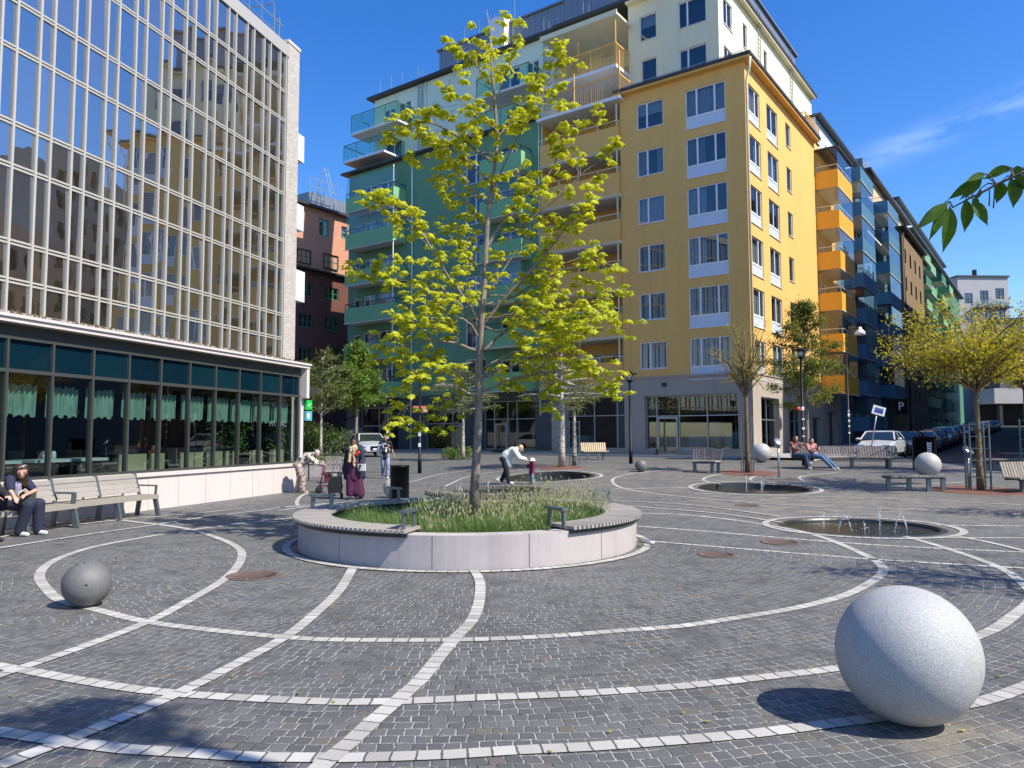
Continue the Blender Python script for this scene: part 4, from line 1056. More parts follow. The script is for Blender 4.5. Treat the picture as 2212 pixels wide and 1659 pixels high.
# =================================================================== red brick houses at the left gap
_r = ray(652, 500); RO = Vector((_r.x / _r.y * 66, 66, 0)) - BV * 4
RB = thing('brick_building', 'red brick house painted shade-dark below an orange brick top storey, green windows, left gap', 'brick house', RO, ROTB)
def zr(y, d=68): return EYE + (941 - y) * d / F
def rb(x, y, o=0):
    O = RO + NV * o; return onplane(x, y, (O.x, O.y), (BV.x, BV.y))
PB = lambda u, o, z: (u, -o, z)
zE = rb(650, 578)[1]
ops = []
for (xa, ya, xb, yb) in [(701, 543, 731, 587), (701, 615, 731, 653), (701, 680, 731, 720), (704, 748, 734, 786), (644, 531, 672, 574), (644, 603, 675, 645), (646, 672, 675, 712), (646, 745, 674, 785)]:
    a, z1_ = rb(xa, ya); b, z0_ = rb(xb, yb); ops.append((round(a, 2), round(b, 2), round(z0_ + .15, 2), round(z1_ - .15, 2)))
m = MB(); wallgrid(m, -1, 16, 0, zE - .1, ops, PB, rev=.2); m.face([PB(16, 0, 0), PB(16, -10, 0), PB(16, -10, zE), PB(16, 0, zE)]); m.build('wall', X['brick_shaded'], RB)
mi = MB(); rooms(mi, ops, PB, rev=.2)
for a, b, c, d in ops: window(RB, ((a + b) / 2, .14, c), R(180), b - a, d - c, (.34, .67), bars=(.5,), frame='greenfar', cur=None)
PBu = lambda u, o, z: (u, .15 - o, z)
zT = rb(650, 440)[1]
ops = []
for (xa, ya, xb, yb) in [(692, 470, 713, 512), (740, 487, 752, 515)]:
    a, z1_ = rb(xa, ya); b, z0_ = rb(xb, yb); ops.append((round(a, 2), round(b, 2), round(z0_, 2), round(z1_, 2)))
m = MB(); wallgrid(m, -1, 16, zE, zT, ops, PBu, rev=.15); m.build('upper_wall', X['brick_orange'], RB)
rooms(mi, ops, PBu, rev=.15); mi.build('interior', X['room'], RB)
for a, b, c, d in ops: window(RB, ((a + b) / 2, .28, c), R(180), b - a, d - c, (.5,) if b - a > 1 else (), bars=(.5,), frame='greenpan', cur='full')
m = MB(); m.box(-1.2, 16.2, -.5, .2, zE - .1, zE + .06); m.box(-1.2, 16.2, -.35, 6, zT, zT + .22); m.build('eave_roof', X['roof'], RB)
ur_ = rb(688, 440)[0]; m = MB(); m.box(ur_, 16, 1.2, 6, zT + .22, zT + 1.9); m.build('metal_roof', X['seam'], RB)
m = MB()
for dx in (0, .7): m.bar((5.4 + dx, -.1, zT + .2), (6.6 + dx, .4, zT + 4.4), .07, .07); m.bar((7.6 + dx * .5, -.1, zT + .2), (6.8 + dx * .5, .4, zT + 4.2), .05, .05)
for z_ in (.9, 1.8, 2.6): m.bar((4.6, -.2, zT + z_), (8.3, -.2, zT + z_), .05, .05)
for u_ in (4.6, 5.4, 7.4, 8.3): m.bar((u_, -.2, zT + .2), (u_, -.2, zT + 2.7), .05, .05)
m.build('roof_ladder', X['galv'], RB)
# =================================================================== glass office house with the restaurant pavilion
LA = R(15.94); LV = Vector((math.sin(LA), math.cos(LA), 0)); ROTL = math.atan2(LV.y, LV.x)
PO = Vector((-6.793, 23.40, 0))
GH = thing('office_building', 'office building with gold-grey framed mirror glass facade above a glazed restaurant ground floor', 'office building', PO, ROTL)
PL = lambda u, o, z: (u, -o, z)
XL = -25.0
m = MB(); m.box(XL, .46, 0, .35, -.2, .78); m.box(.46, .62, .0, 6, -.2, .78)
x = .0
j = MB()
while x > XL: j.box(x - .006, x + .006, -.004, .01, -.1, .78); x -= 1.0
m.build('plinth', X['plinth'], GH); j.build('plinth_joints', X['stone'], GH)
m = MB(); m.box(XL, .66, -.05, .4, .78, .87); m.build('window_sill', X['plinth'], GH)
m = MB()
for k in range(26):
    x = .3 - k; w = .05
    m.box(x - w / 2, x + w / 2, -.02, .10, .87, 3.62)
m.box(XL, .4, -.015, .09, .87, .93); m.box(XL, .4, -.015, .09, 2.92, 2.99); m.box(XL, .4, -.015, .09, 3.55, 3.62)
m.build('shop_frame', X['shopframe'], GH)
for k in range(25):
    x1 = .3 - k - .025; x0 = x1 - .95
    g = MB(); t = rnd.uniform(-.003, .003)
    g.face([(x0, .04 + t, .93), (x1, .04 - t, .93), (x1, .04 - t, 2.92), (x0, .04 + t, 2.92)])
    g.build('restaurant_window', X['shopglass'], GH)
    g = MB(); g.face([(x0, .05 + t, 2.99), (x1, .05 - t, 2.99), (x1, .05 - t, 3.55), (x0, .05 + t, 3.55)])
    g.build('transom_pane', X['blueglass'], GH)
m = MB(); m.box(XL, .62, -.22, 6, 3.84, 3.93); m.box(XL, .64, -.26, 6, 3.93, 3.99); m.build('canopy', X['plinth'], GH)
m = MB(); m.box(XL, .44, 0.02, .3, 3.62, 3.84); m.build('canopy_shade_strip', X['shopframe'], GH)  # dark strip stands in for the shadow between transom glass and canopy
m = MB(); m.box(.44, .60, -.2, .0, 2.9, 3.84); m.box(.44, .60, .0, .22, .87, 3.84); m.build('end_post', X['plinth'], GH)
m = MB()
for q in range(1500):
    x = rnd.uniform(-14, .5); y = rnd.uniform(-.24, .1); h = abs(rnd.gauss(0, .05)) + .015; r = rnd.uniform(.015, .05)
    c = Vector((x, y, 3.985)); a = rnd.uniform(0, 3.1); d = Vector((math.cos(a), math.sin(a), 0)) * r
    m.face([c - d, c + d, c + d * .4 + Vector((rnd.uniform(-.04, .04), rnd.uniform(-.05, .02), h))])
tag(m.build('moss', X['moss'], GH), kind='stuff')
# restaurant interior
m = MB()
m.box(XL, .4, 7.0, 7.1, .3, 3.7); m.box(.3, .4, .3, 7, .3, 3.7); m.box(XL, .4, .3, 7, 3.62, 3.7)
m.build('interior_wall', X['interior'], GH)
m = MB(); m.box(XL, .4, .12, 7, .4, .5); m.build('interior_floor', X['intfloor'], GH)
for k in range(1, 17):
    x1 = .3 - k + .92 - .04; wd = .86 if k < 7 else .74
    c = MB(); n = 26; top, bot = 2.72, 2.12
    for i in range(n):
        a0 = x1 - wd + wd * i / n; a1 = x1 - wd + wd * (i + 1) / n
        f0 = .30 + .035 * math.sin(i * 1.5 + k); f1 = .30 + .035 * math.sin((i + 1) * 1.5 + k)
        z0 = bot + .035 * math.sin(i * .9 + k * 2); z1_ = bot + .035 * math.sin((i + 1) * .9 + k * 2)
        t0 = top + .03 * math.sin(i * 1.1 + k); t1 = top + .03 * math.sin((i + 1) * 1.1 + k)
        c.face([(a0, f0, z0), (a1, f1, z1_), (a1, f1 - .02, t1), (a0, f0 - .02, t0)], 0, True)
    c.build('curtain', X['mint'], GH)
m = MB()
for x0, x1 in ((-6.6, -5.75), (-5.65, -5.5), (-5.4, -5.15), (-4.6, -4.1), (-4.05, -3.75), (-3.6, -3.4), (-3.55, -2.95), (-2.8, -2.6), (-2.5, -2.3), (-1.7, -1.5), (-1.45, -1.1), (-.7, -.4), (-.35, .0)):
    m.box(x0, x1, .3, .34, .6, 1.30)
m.build('low_screen', X['palewood'], GH)
m = MB(); m.box(-8.7, -7.85, .35, 1.0, 1.18, 1.24); m.box(-7.6, -6.85, .35, 1.0, 1.18, 1.24); m.box(-10.2, -9.0, .35, 1.0, 1.18, 1.24); m.build('counter', X['white'], GH)
m = MB()
for x in (-8.6, -7.95, -7.5, -6.95, -10, -9.1):
    m.bar((x, .7, .5), (x, .7, 1.18), .05, .05)
for x, y in ((-8.2, 1.6), (-7.2, 1.6), (-5.9, 1.4), (-4.4, 1.5), (-3.1, 1.4), (-9.6, 1.7), (-1.8, 1.6)):
    m.box(x - .4, x + .4, y - .35, y + .35, 1.05, 1.1); m.bar((x, y, .5), (x, y, 1.05), .08, .08)
    for s in (-1, 1):
        m.box(x + s * .65 - .2, x + s * .65 + .2, y - .2, y + .2, .92, .97); m.box(x + s * .85 - .02, x + s * .85 + .02, y - .2, y + .2, .95, 1.4)
        m.bar((x + s * .65, y, .5), (x + s * .65, y, .92), .05, .05)
m.build('tables_and_stools', X['woodwarm'], GH)
m = MB(); m.ball((-6.0, 2.2, 2.3), .1, 12); m.ball((-3.2, 2.6, 2.5), .09, 12); m.ball((-9.2, 2.4, 2.3), .1, 12); m.build('globe_lamp', X['globe'], GH)
m = MB(); m.lathe([(.0, 0), (.05, 0), (.05, .1), (.035, .16), (.0, .17)], 10, (-8.05, .6, 1.24)); m.lathe([(.0, 0), (.04, 0), (.045, .1), (0, .11)], 10, (-8.3, .55, 1.24)); m.build('cups', X['white'], GH)
m = MB()
for cx, h, n in ((-2.25, 1.1, 260), (-3.2, .9, 160), (-1.9, .9, 140), (-.25, 1.3, 260), (-.05, 1.0, 140)):
    for q in range(n):
        c = Vector((cx + rnd.gauss(0, .16), .45 + rnd.gauss(0, .1), 1.2 + rnd.random() * h)); c.y = max(.22, c.y)
        a = Vector((rnd.gauss(0, 1), rnd.gauss(0, 1), rnd.gauss(-.3, 1))).normalized() * .06; b = a.orthogonal().normalized() * .02
        m.face([c - a, c + b, c + a, c - b])
m.build('indoor_plants', X['leafgreen'], GH)
def text_mesh(s, size, ext=.004):
    cu = bpy.data.curves.new('lettering', 'FONT'); cu.body = s; cu.size = size; cu.extrude = ext; cu.align_x = 'CENTER'; cu.align_y = 'CENTER'
    o = bpy.data.objects.new('lettering', cu); COL.objects.link(o); dg = bpy.context.evaluated_depsgraph_get(); dg.update()
    me = bpy.data.meshes.new_from_object(o.evaluated_get(dg)); bpy.data.objects.remove(o); return me
def lettering(s, size, material, parent, loc, rot, name='lettering'):
    me = text_mesh(s, size); me.materials.clear(); me.materials.append(material)
    o = bpy.data.objects.new(name, me); COL.objects.link(o); o.parent = parent; o.location = loc; o.rotation_euler = rot; return o
lettering('MYF  AC', .24, X['white'], GH, (-.62, .12, 2.07), (R(90), 0, 0))

# upper facade
SC_ = 37.0 / 28.0
SY = 8.05; X0 = 11.84
S3 = lambda z: 1.7 + (z - 1.7) * SC_
ZR = [S3(z) for z in [2.9, 3.7, 4.54, 5.32, 6.22, 8.0, 9.02, 10.79, 11.94, 13.6, 14.73, 16.15]]
cols = []
k = 0
while -.18 - 1.01 * k > -18: cols += [(-.18 - 1.01 * k) * SC_, (-.57 - 1.01 * k) * SC_]; k += 1
m = MB(); xe = X0 + cols[-1]
for i, t in enumerate(cols): m.box(X0 + t - .038, X0 + t + .038, SY - .08, SY + .05, ZR[0], ZR[-1])
for z in ZR[1:-1]:
    m.box(xe, X0 - .2, SY - .05, SY + .05, z - .085, z - .025); m.box(xe, X0 - .2, SY - .05, SY + .05, z + .025, z + .085)
m.build('facade_grid', X['mullion'], GH)
for c in range(0, len(cols) - 2, 2):
    for r0, r1 in ((0, 2), (2, 4), (4, 6), (6, 8), (8, 10), (10, 11)):
        g = MB()
        for q in range(r0, r1):
            for cc in (c, c + 1):
                xa, xb = X0 + cols[cc + 1] + .045, X0 + cols[cc] - .045; za, zb = ZR[q] + .085, ZR[q + 1] - .085
                a = rnd.gauss(0, .006); b = rnd.gauss(0, .006)
                wx, wz = xb - xa, zb - za
                g.face([(xa, SY + a * wx + b * wz, za), (xb, SY - a * wx + b * wz, za), (xb, SY - a * wx - b * wz, zb), (xa, SY + a * wx - b * wz, zb)])
        g.build('facade_window', X['facade'], GH)
g = MB(); g.face([(X0 - .22, SY, 2.9), (X0 - .1, SY, 2.9), (X0 - .1, SY, S3(16.1)), (X0 - .22, SY, S3(16.1))]); g.build('edge_trim', X['shopframe'], GH)
m = MB(); m.box(xe, X0 - .05, SY - .1, SY + .3, S3(16.15), S3(16.62)); m.build('parapet', X['mullion'], GH)
m = MB(); m.box(xe, X0 - .1, SY + .3, 20, S3(16.2), S3(16.4)); m.box(xe, X0 - .1, SY + .12, SY + .2, 2.9, S3(16.15)); m.box(XL, X0 - .1, 6, SY + .12, 3.7, 3.99); m.build('roof', X['roof'], GH)
m = MB(); m.box(X0 - .1, X0 + .95, SY - .06, 20, .0, S3(16.75)); m.build('brick_pier', X['brick_beige'], GH)
m = MB(); m.box(X0 - .12, X0 + 1.0, SY - .1, 20, S3(16.75), S3(16.87)); m.build('pier_cap', X['plinth'], GH)
for xa_, za_, zb_ in ((1.7, 12.5, 13.55), (1.95, 6.95, 8.15), (1.75, 9.75, 10.75)):
    m = MB(); m.box(X0 + .96, X0 + xa_, SY + .05, SY + 2.6, S3(za_), S3(zb_)); m.build('balcony', X['white'], GH)
m = MB()
for q in range(9):
    x = X0 - .3 - q * 1.0; m.bar((x, SY + .7, S3(16.3)), (x, SY + .7, S3(18.3)), .04, .04)
for z in (S3(17.3), S3(17.75), S3(18.3)): m.bar((X0 - 9, SY + .7, z), (X0 - .2, SY + .7, z), .035, .035)
m.bar((X0 - .3, SY + .7, S3(18.3)), (X0 - .3, SY + 4, S3(18.3)), .05, .05)
m.bar((X0 - .55, SY + .5, S3(16.6)), (X0 - .55, SY + .5, S3(18.0)), .06, .06); m.bar((X0 - .1, SY + .5, S3(16.6)), (X0 - .1, SY + .5, S3(17.8)), .06, .06); m.bar((X0 - .9, SY + .5, S3(17.6)), (X0 + .2, SY + .5, S3(17.6)), .06, .06)
m.build('roof_railing', X['galv'], GH)
m = MB(); m.box(X0 - 2.6, X0 - 1.6, SY + 2, SY + 3, S3(16.3), S3(17.6)); m.build('roof_vent', X['stone'], GH)
# two little signs on the pavilion's far end
for y0, y1, mt, nm, lb in ((1012, 1060, 'signgreen', 'shop_sign', 0), (1062, 1080, 'teal', 'shop_sign', 0)): pass
m = MB(); m.box(.62, .95, -.1, -.02, 2.55, 2.85); s_ = m.build('shop_sign', X['signgreen'], GH)
m = MB(); m.box(.62, .95, -.1, -.02, 2.2, 2.5); s2 = m.build('shop_sign', X['teal'], GH)
m = MB(); m.box(.66, .8, -.105, -.1, 2.27, 2.43); m.build('sign_panel', X['white'], s2)
m = MB(); m.bar((.7, -.105, 2.66), (.85, -.105, 2.74), .04, .01); m.bar((.7, -.105, 2.66), (.78, -.105, 2.6), .04, .01); m.build('sign_mark', X['white'], s_)
# =================================================================== round planter with seats
PC_ = Vector((-.7, 12.4, 0)); PRAD = 2.68
PT = thing('round_planter', 'large round planter with pink granite wall and slatted wooden seats', 'planter', PC_, 0)
def pol(r, a, z): return (r * math.cos(R(a)), r * math.sin(R(a)), z)
def ring(mb, r0, r1, z0, z1, a0, a1, n, m=0, ends=True):
    for i in range(n):
        b, c = a0 + (a1 - a0) * i / n, a0 + (a1 - a0) * (i + 1) / n
        mb.face([pol(r1, b, z0), pol(r1, c, z0), pol(r1, c, z1), pol(r1, b, z1)], m); mb.face([pol(r0, b, z0), pol(r0, b, z1), pol(r0, c, z1), pol(r0, c, z0)], m)
        mb.face([pol(r0, b, z1), pol(r1, b, z1), pol(r1, c, z1), pol(r0, c, z1)], m)
    if ends:
        for b in (a0, a1): mb.face([pol(r0, b, z0), pol(r1, b, z0), pol(r1, b, z1), pol(r0, b, z1)], m)
# wall blocks: 12 curved granite pieces with thin joints
joints = [-97 - 30.5, -97, -70, -44, -18, 10, 38, 66, 94, 122, 150, 178, 206]
joints = sorted(set([j % 360 for j in joints]))
for i in range(len(joints)):
    a0 = joints[i] + .14; a1 = joints[(i + 1) % len(joints)] - .14
    if a1 < a0: a1 += 360
    m = MB(); ring(m, PRAD - .3, PRAD, -.02, .43, a0, a1, max(3, int((a1 - a0) / 3)))
    m.build('wall_block', X['planter'], PT)
m = MB(); ring(m, PRAD - .28, PRAD - .012, -.02, .425, 0, 360, 96, ends=False); m.build('joint_core', X['stone'], PT)
# slatted seats: left arc and right arc
for a0, a1 in ((-263 , -104), (-57, 70)):
    m = MB(); n = int(abs(a1 - a0) / 1.62); wd = 'woodwarm'
    for i in range(n):
        a = a0 + (a1 - a0) * (i + .5) / n; h = .026
        c = Vector(pol(PRAD - .2, a, .475)); d = Vector((math.cos(R(a)), math.sin(R(a)), 0)); t = Vector((-d.y, d.x, 0))
        m.obox(c, d * .285, t * h, Vector((0, 0, .021)))
    s = m.build('slatted_seat', X['wood'], PT)
    for r0_, r1_ in ((PRAD - .02, PRAD + .04), (PRAD - .42, PRAD - .37)):
        b = MB(); ring(b, r0_, r1_, .40, .452, a0, a1, int(abs(a1 - a0) / 3)); b.build('seat_rail', X['darksteel'], s)
def armrest(parent, a, mt='steel', w=.42, th=.1):
    m = MB(); d = Vector((math.cos(R(a)), math.sin(R(a)), 0)); t = Vector((-d.y, d.x, 0)); c = Vector(pol(PRAD - .2, a, 0))
    top = .72
    m.obox(c + Vector((0, 0, top)), d * (w / 2), t * (th / 2), Vector((0, 0, .018)))
    for s in (-1, 1):
        p = c + d * (s * w * .36); m.bar(p + d * (s * .02) + Vector((0, 0, .48)), p + Vector((0, 0, top - .018)), .07, .025, up=t)
    return m.build('armrest', X[mt], parent)
for a in (-105.5, -58.5, 24, 128, 174): armrest(PT, a)
m = MB(); m.lathe([(0, .34), (PRAD - .35, .30)], 48); m.build('soil', X['soil'], PT)
m = MB(); c = Vector(pol(PRAD + .05, -14, .1)); m.tube([c, c + Vector((.12, -.1, -.02)), c + Vector((.2, -.17, -.05))], .035, 10); m.build('drain_spout', X['galv'], PT)

# grass in the planter
m = MB(); hd = MB()
def blade(mb, p, h, lean, az, w, m=0):
    d = Vector((math.cos(az), math.sin(az), 0)); s = Vector((-d.y, d.x, 0)) * w
    pts = []
    for k in range(4):
        t = k / 3; q = p + d * (lean * t * t) + Vector((0, 0, h * (t - .28 * t * t * min(1, lean / h)))); pts.append((q, s * (1 - t * .85)))
    for k in range(3):
        (a, sa), (b, sb) = pts[k], pts[k + 1]; mb.face([a - sa, a + sa, b + sb, b - sb], m)
    return pts[-1][0]
for q in range(11500):
    r = (PRAD - .42) * math.sqrt(rnd.random()); a = rnd.uniform(0, 2 * math.pi)
    p = Vector((r * math.cos(a), r * math.sin(a), .3))
    left = max(0, min(1, (-p.x + .2) / 1.6)); back = (p.y + 2.2) / 4.4
    h = rnd.uniform(.12, .34) * (1 - .12 * left) * (1 + .12 * max(0, p.x)) * (.8 + .35 * math.sin(p.x * 3.1 + 1) * math.sin(p.y * 2.7))
    if p.x > 1.0: h *= 1.15
    # blades near the rim hang outwards
    az = a + rnd.gauss(0, .7) if r > PRAD - 1.0 else rnd.uniform(0, 6.3)
    if rnd.random() < .35: az = rnd.gauss(2.9, .6)
    blade(m, p, h, rnd.uniform(.05, .26) * (1.3 if r > 1.8 else 1), az, rnd.uniform(.003, .0065))
    if q < 5600 and left < .45 + rnd.random() * .3 and rnd.random() < .25 + .55 * back + .25 * (p.x > .4):
        hh = h + rnd.uniform(.0, .2) * (1 + .4 * (p.x > .6)); t = blade(m, p, hh * 1.05, rnd.uniform(.02, .14), rnd.gauss(.4, 1.0), .0018)
        u = Vector((rnd.gauss(0, .35), rnd.gauss(0, .35), 1)).normalized() * rnd.uniform(.022, .045); w = u.orthogonal().normalized() * .0075
        hd.face([t - u, t + w, t + u, t - w]); w2 = u.cross(w).normalized() * .0075; hd.face([t - u, t + w2, t + u, t - w2])
GR = thing('ornamental_grass', 'tufted green grass with pale seed heads filling the round planter', 'grass', PC_, 0); GR['kind'] = 'stuff'
m.build('blades', X['grass'], GR); hd.build('seed_heads', X['seedhead'], GR)

# =================================================================== the young maple, limbs surveyed from the photo
def leafshape(mb, base, d, up, L, kind='maple'):
    d = d.normalized(); s = d.cross(up)
    if s.length < 1e-3: s = d.orthogonal()
    s.normalize(); n = s.cross(d).normalized()
    if kind == 'maple':
        # five-lobed blade folded along the midrib
        rows_ = [(.0, .0), (.12, .42), (.3, .28), (.5, .55), (.62, .2), (1.0, 0)]
        l = [base + d * (L * t) + s * (L * w) - n * (L * w * .35) for t, w in rows_]; r = [base + d * (L * t) - s * (L * w) - n * (L * w * .35) for t, w in rows_]
        mb.face([l[0], l[1], l[2], l[3], l[4], l[5]]); mb.face([r[5], r[4], r[3], r[2], r[1], r[0]])
    else:
        w = .26 if kind == 'oval' else .2
        a = base; b = base + d * (L * .45) + s * (L * w) - n * (L * .06); c = base + d * L - n * (L * .12); e = base + d * (L * .45) - s * (L * w) - n * (L * .06)
        mb.face([a, b, c, e])

MT = thing('maple_tree', 'young maple with fresh yellow green leaves growing from the round planter', 'tree', (PC_.x, PC_.y, .3), 0)
TB = MB(); CR = MB()
def pxpath(pts, deps):
    return [at(x, y, d) for (x, y), d in zip(pts, deps)]
D0 = 12.4
trunk = [(1021,1112),(1028,1010),(1034,900),(1036,800),(1040,700),(1047,600),(1053,480),(1066,380),(1075,300),(1068,220),(1062,140),(1056,60),(1052,20)]
tr = [.082,.071,.062,.056,.05,.046,.038,.032,.031,.025,.018,.011,.006]
TB.tube(pxpath(trunk, [D0 + .03 * math.sin(i) for i in range(len(trunk))]), tr, 12, 0)
limbs = [
 ([(1064,190),(1020,130),(975,102)], .018), ([(1068,235),(1095,150),(1122,88)], .016), ([(1070,300),(1140,235),(1180,190),(1216,125)], .022),
 ([(1064,275),(1010,230),(968,190)], .016), ([(1062,350),(990,295),(920,262),(842,290)], .024), ([(1060,395),(985,330),(930,292)], .02),
 ([(1060,420),(1110,310),(1150,245),(1190,205)], .02), ([(1050,540),(1110,450),(1180,385),(1215,320),(1252,262)], .03), ([(1120,490),(1200,430),(1270,365),(1312,338)], .022),
 ([(1052,440),(985,370),(950,335),(905,355)], .02), ([(1050,500),(1000,430),(950,385)], .02), ([(1040,700),(985,620),(945,565),(900,490),(820,432)], .03),
 ([(1038,715),(960,628),(890,605),(785,592)], .03), ([(1042,705),(1120,610),(1190,535),(1230,480),(1268,440)], .034), ([(1036,758),(960,738),(885,742),(812,765)], .03),
 ([(1040,760),(1105,705),(1190,660),(1250,650),(1312,645)], .032), ([(1042,815),(1120,785),(1220,745),(1280,712),(1335,712)], .03), ([(1038,845),(1120,815),(1210,800),(1270,810),(1325,842)], .028),
 ([(1034,862),(985,838),(930,835),(890,862),(868,905)], .024), ([(1055,640),(1098,565),(1150,500)], .022), ([(1046,600),(1000,545),(962,500)], .018),
 ([(1040,735),(1000,690),(940,700),(880,690)], .02), ([(1044,660),(1110,640),(1180,600),(1240,560),(1300,560)], .022), ([(1040,780),(985,790),(930,800),(880,800)], .018),
 ([(1045,795),(1110,762),(1180,768),(1250,778)], .024), ([(1040,835),(980,800),(920,772),(850,775)], .024), ([(1046,705),(1120,722),(1200,692),(1270,690)], .024), ([(1034,858),(1000,880),(955,895),(905,915)], .018), ([(1044,700),(1000,650),(940,650),(880,650)], .02), ([(1050,640),(1100,640),(1160,640)], .018),
 ([(1058,440),(1110,420),(1150,400)], .014), ([(1040,690),(1095,680),(1140,690),(1200,720)], .02), ([(1040,800),(1090,830),(1140,850),(1180,880)], .018), ([(1066,340),(1030,300),(1000,290)], .014)]
tips = []
for li, (pts, r0) in enumerate(limbs):
    sgn = [1, -1, .4, -.5, 0][li % 5]; dz = sgn * rnd.uniform(.5, 1.3); n = len(pts)
    P_ = pxpath(pts, [D0 + dz * i / (n - 1) for i in range(n)])
    Q = smooth_path(P_, .16); L = len(Q)
    for i in range(1, L - 1): Q[i] = Q[i] + Vector((rnd.gauss(0, .012), rnd.gauss(0, .02), rnd.gauss(0, .012)))
    TB.tube(Q, [max(.004, r0 * (1 - .8 * i / (L - 1))) for i in range(L)], 6, 0)
    acc = rnd.random()
    for i in range(L):
        t = i / (L - 1)
        if t < .2: continue
        acc += (1.05 if t < .6 else 1.5) * (1.35 if pts[0][1] > 640 else 1.0)
        while acc >= 1:
            acc -= 1
            d = (Q[min(i + 1, L - 1)] - Q[max(i - 1, 0)]).normalized()
            tw = (d * rnd.uniform(.2, 1.0) + Vector((rnd.gauss(0, .65), rnd.gauss(0, .75), rnd.gauss(.35, .65)))).normalized() * rnd.uniform(.12, .5) * (1.2 - .55 * t)
            e = Q[i] + tw; TB.tube([Q[i], Q[i] + tw * .5 + Vector((0, 0, .02)), e], [.006, .0045, .003], 4, 0, caps=False)
            for _ in range(rnd.choice([2, 3, 3])):
                e2 = e + Vector((rnd.gauss(0, .1), rnd.gauss(0, .1), rnd.gauss(.02, .09))); TB.tube([e, e2], [.003, .002], 3, 0, caps=False); tips.append(e2)
    tips.append(Q[-1])
for (x, y) in [(1056,60),(1066,120),(1062,170),(1052,200),(1085,45),(1018,50),(1060,260),(1075,330),(1070,420),(1055,620)]:
    tips.append(at(x, y, D0 + rnd.uniform(-.15, .15)))
for e in tips:
    nl = rnd.choice([8, 9, 10, 11])
    for q in range(nl):
        az = rnd.uniform(0, 6.28); dn = rnd.uniform(-1.7, -.1)
        d = Vector((math.cos(az), math.sin(az), dn)).normalized()
        st = e + Vector((math.cos(az), math.sin(az), rnd.uniform(-.2, .6))) * rnd.uniform(.01, .06)
        leafshape(CR, st, d, Vector((0, 0, 1)), rnd.uniform(.07, .13))
TB.build('trunk', X['bark'], MT, world=True); CR.build('crown', X['leafmaple'], MT, world=True)

# =================================================================== other trees
def tree(name, label, cat_group, loc, H, crown0, rad, trunk_r, bark, leaf, nlimb=22, leafn=2600, leafL=.07, shape='oval', up=.5, lean=(0, 0), twig=None, clump=.32, seed=1, sub=3, dens=1.0, kind='oval', droop=0., hollow=0.):
    rs = random.Random(seed); root = thing(name, label, 'tree', loc, rs.uniform(0, 6.28) * 0, cat_group)
    T = MB(); Cc = MB(); tipl = []
    tp = [Vector((lean[0] * t + rs.gauss(0, .02) * H * .04, lean[1] * t, H * t * .93)) for t in [0, .15, .3, .45, .6, .75, .9, 1.0]]
    T.tube(tp, [trunk_r * (1 - .9 * i / 7) + .006 for i in range(8)], 9)
    def tpos(t):
        f = t * 7; i = min(6, int(f)); return tp[i].lerp(tp[i + 1], f - i)
    def env(z):                                   # crown radius at relative crown height 0..1
        if shape == 'oval': return math.sin(math.pi * min(1, max(0, .12 + .86 * z))) ** .7
        if shape == 'vase': return .35 + .9 * math.sin(math.pi * min(.98, .1 + .62 * z)) if z < .8 else .35 + .9 * math.sin(math.pi * .6) * (1 - (z - .8) / .25) ** .6
        if shape == 'cone': return (1 - z) ** .75 * min(1, .35 + 3 * z)
        return 1
    for i in range(nlimb):
        t = rs.random() ** (1.3 if shape == 'vase' else 1.0)
        z0 = crown0 + (H - crown0) * (t * (.35 if shape == 'vase' else .85)); b = tpos(min(1, z0 / H / .93))
        az = i * 2.4 + rs.uniform(-.5, .5); zt = min(1, t * (.9) + rs.uniform(.08, .3)) if shape != 'vase' else rs.uniform(.15, 1)
        r = rad * env(zt) * rs.uniform(.7, 1.0); ztop = crown0 + (H - crown0) * zt
        e = Vector((lean[0] * zt + r * math.cos(az), lean[1] * zt + r * math.sin(az), ztop)); mid = b.lerp(e, .5) + Vector((0, 0, (.12 if not droop else .3) * r * (1 if up > .4 else -.3))) + Vector((rs.gauss(0, .05), rs.gauss(0, .05), 0))
        e.z -= droop * r * .5
        Q = smooth_path([b, mid, e], .22); n = len(Q)
        T.tube(Q, [max(.004, trunk_r * .36 * (1 - .85 * k / max(1, n - 1))) for k in range(n)], 5)
        for k in range(n):
            f = k / max(1, n - 1)
            if f < .3: continue
            for _ in range(sub):
                a2 = rs.uniform(0, 6.28); ln = rs.uniform(.15, .5) * rad * .42
                dd = Vector((math.cos(a2), math.sin(a2), rs.uniform(-.2, 1) * up * 1.4 - droop)).normalized() * ln
                q = Q[k] + dd; T.tube([Q[k], q], [.005, .0025], 3, caps=False); tipl.append(q)
                tipl.append(Q[k].lerp(q, .5))
    for _ in range(leafn):
        p = rs.choice(tipl); c = p + Vector((rs.gauss(0, clump), rs.gauss(0, clump), rs.gauss(0, clump))) * .5 * rad * .3
        d = Vector((rs.gauss(0, 1), rs.gauss(0, 1), rs.gauss(-.35, .8)))
        leafshape(Cc, c, d, Vector((rs.gauss(0, .5), rs.gauss(0, .5), 1)), leafL * rs.uniform(.6, 1.25), kind)
    T.build('trunk', X[bark], root); Cc.build('crown', X[leaf], root)
    return root
def gp(x, y): return G(x, y)
def hz(y, d): return EYE + (941 - y) * d / F          # height seen at image row y at depth d

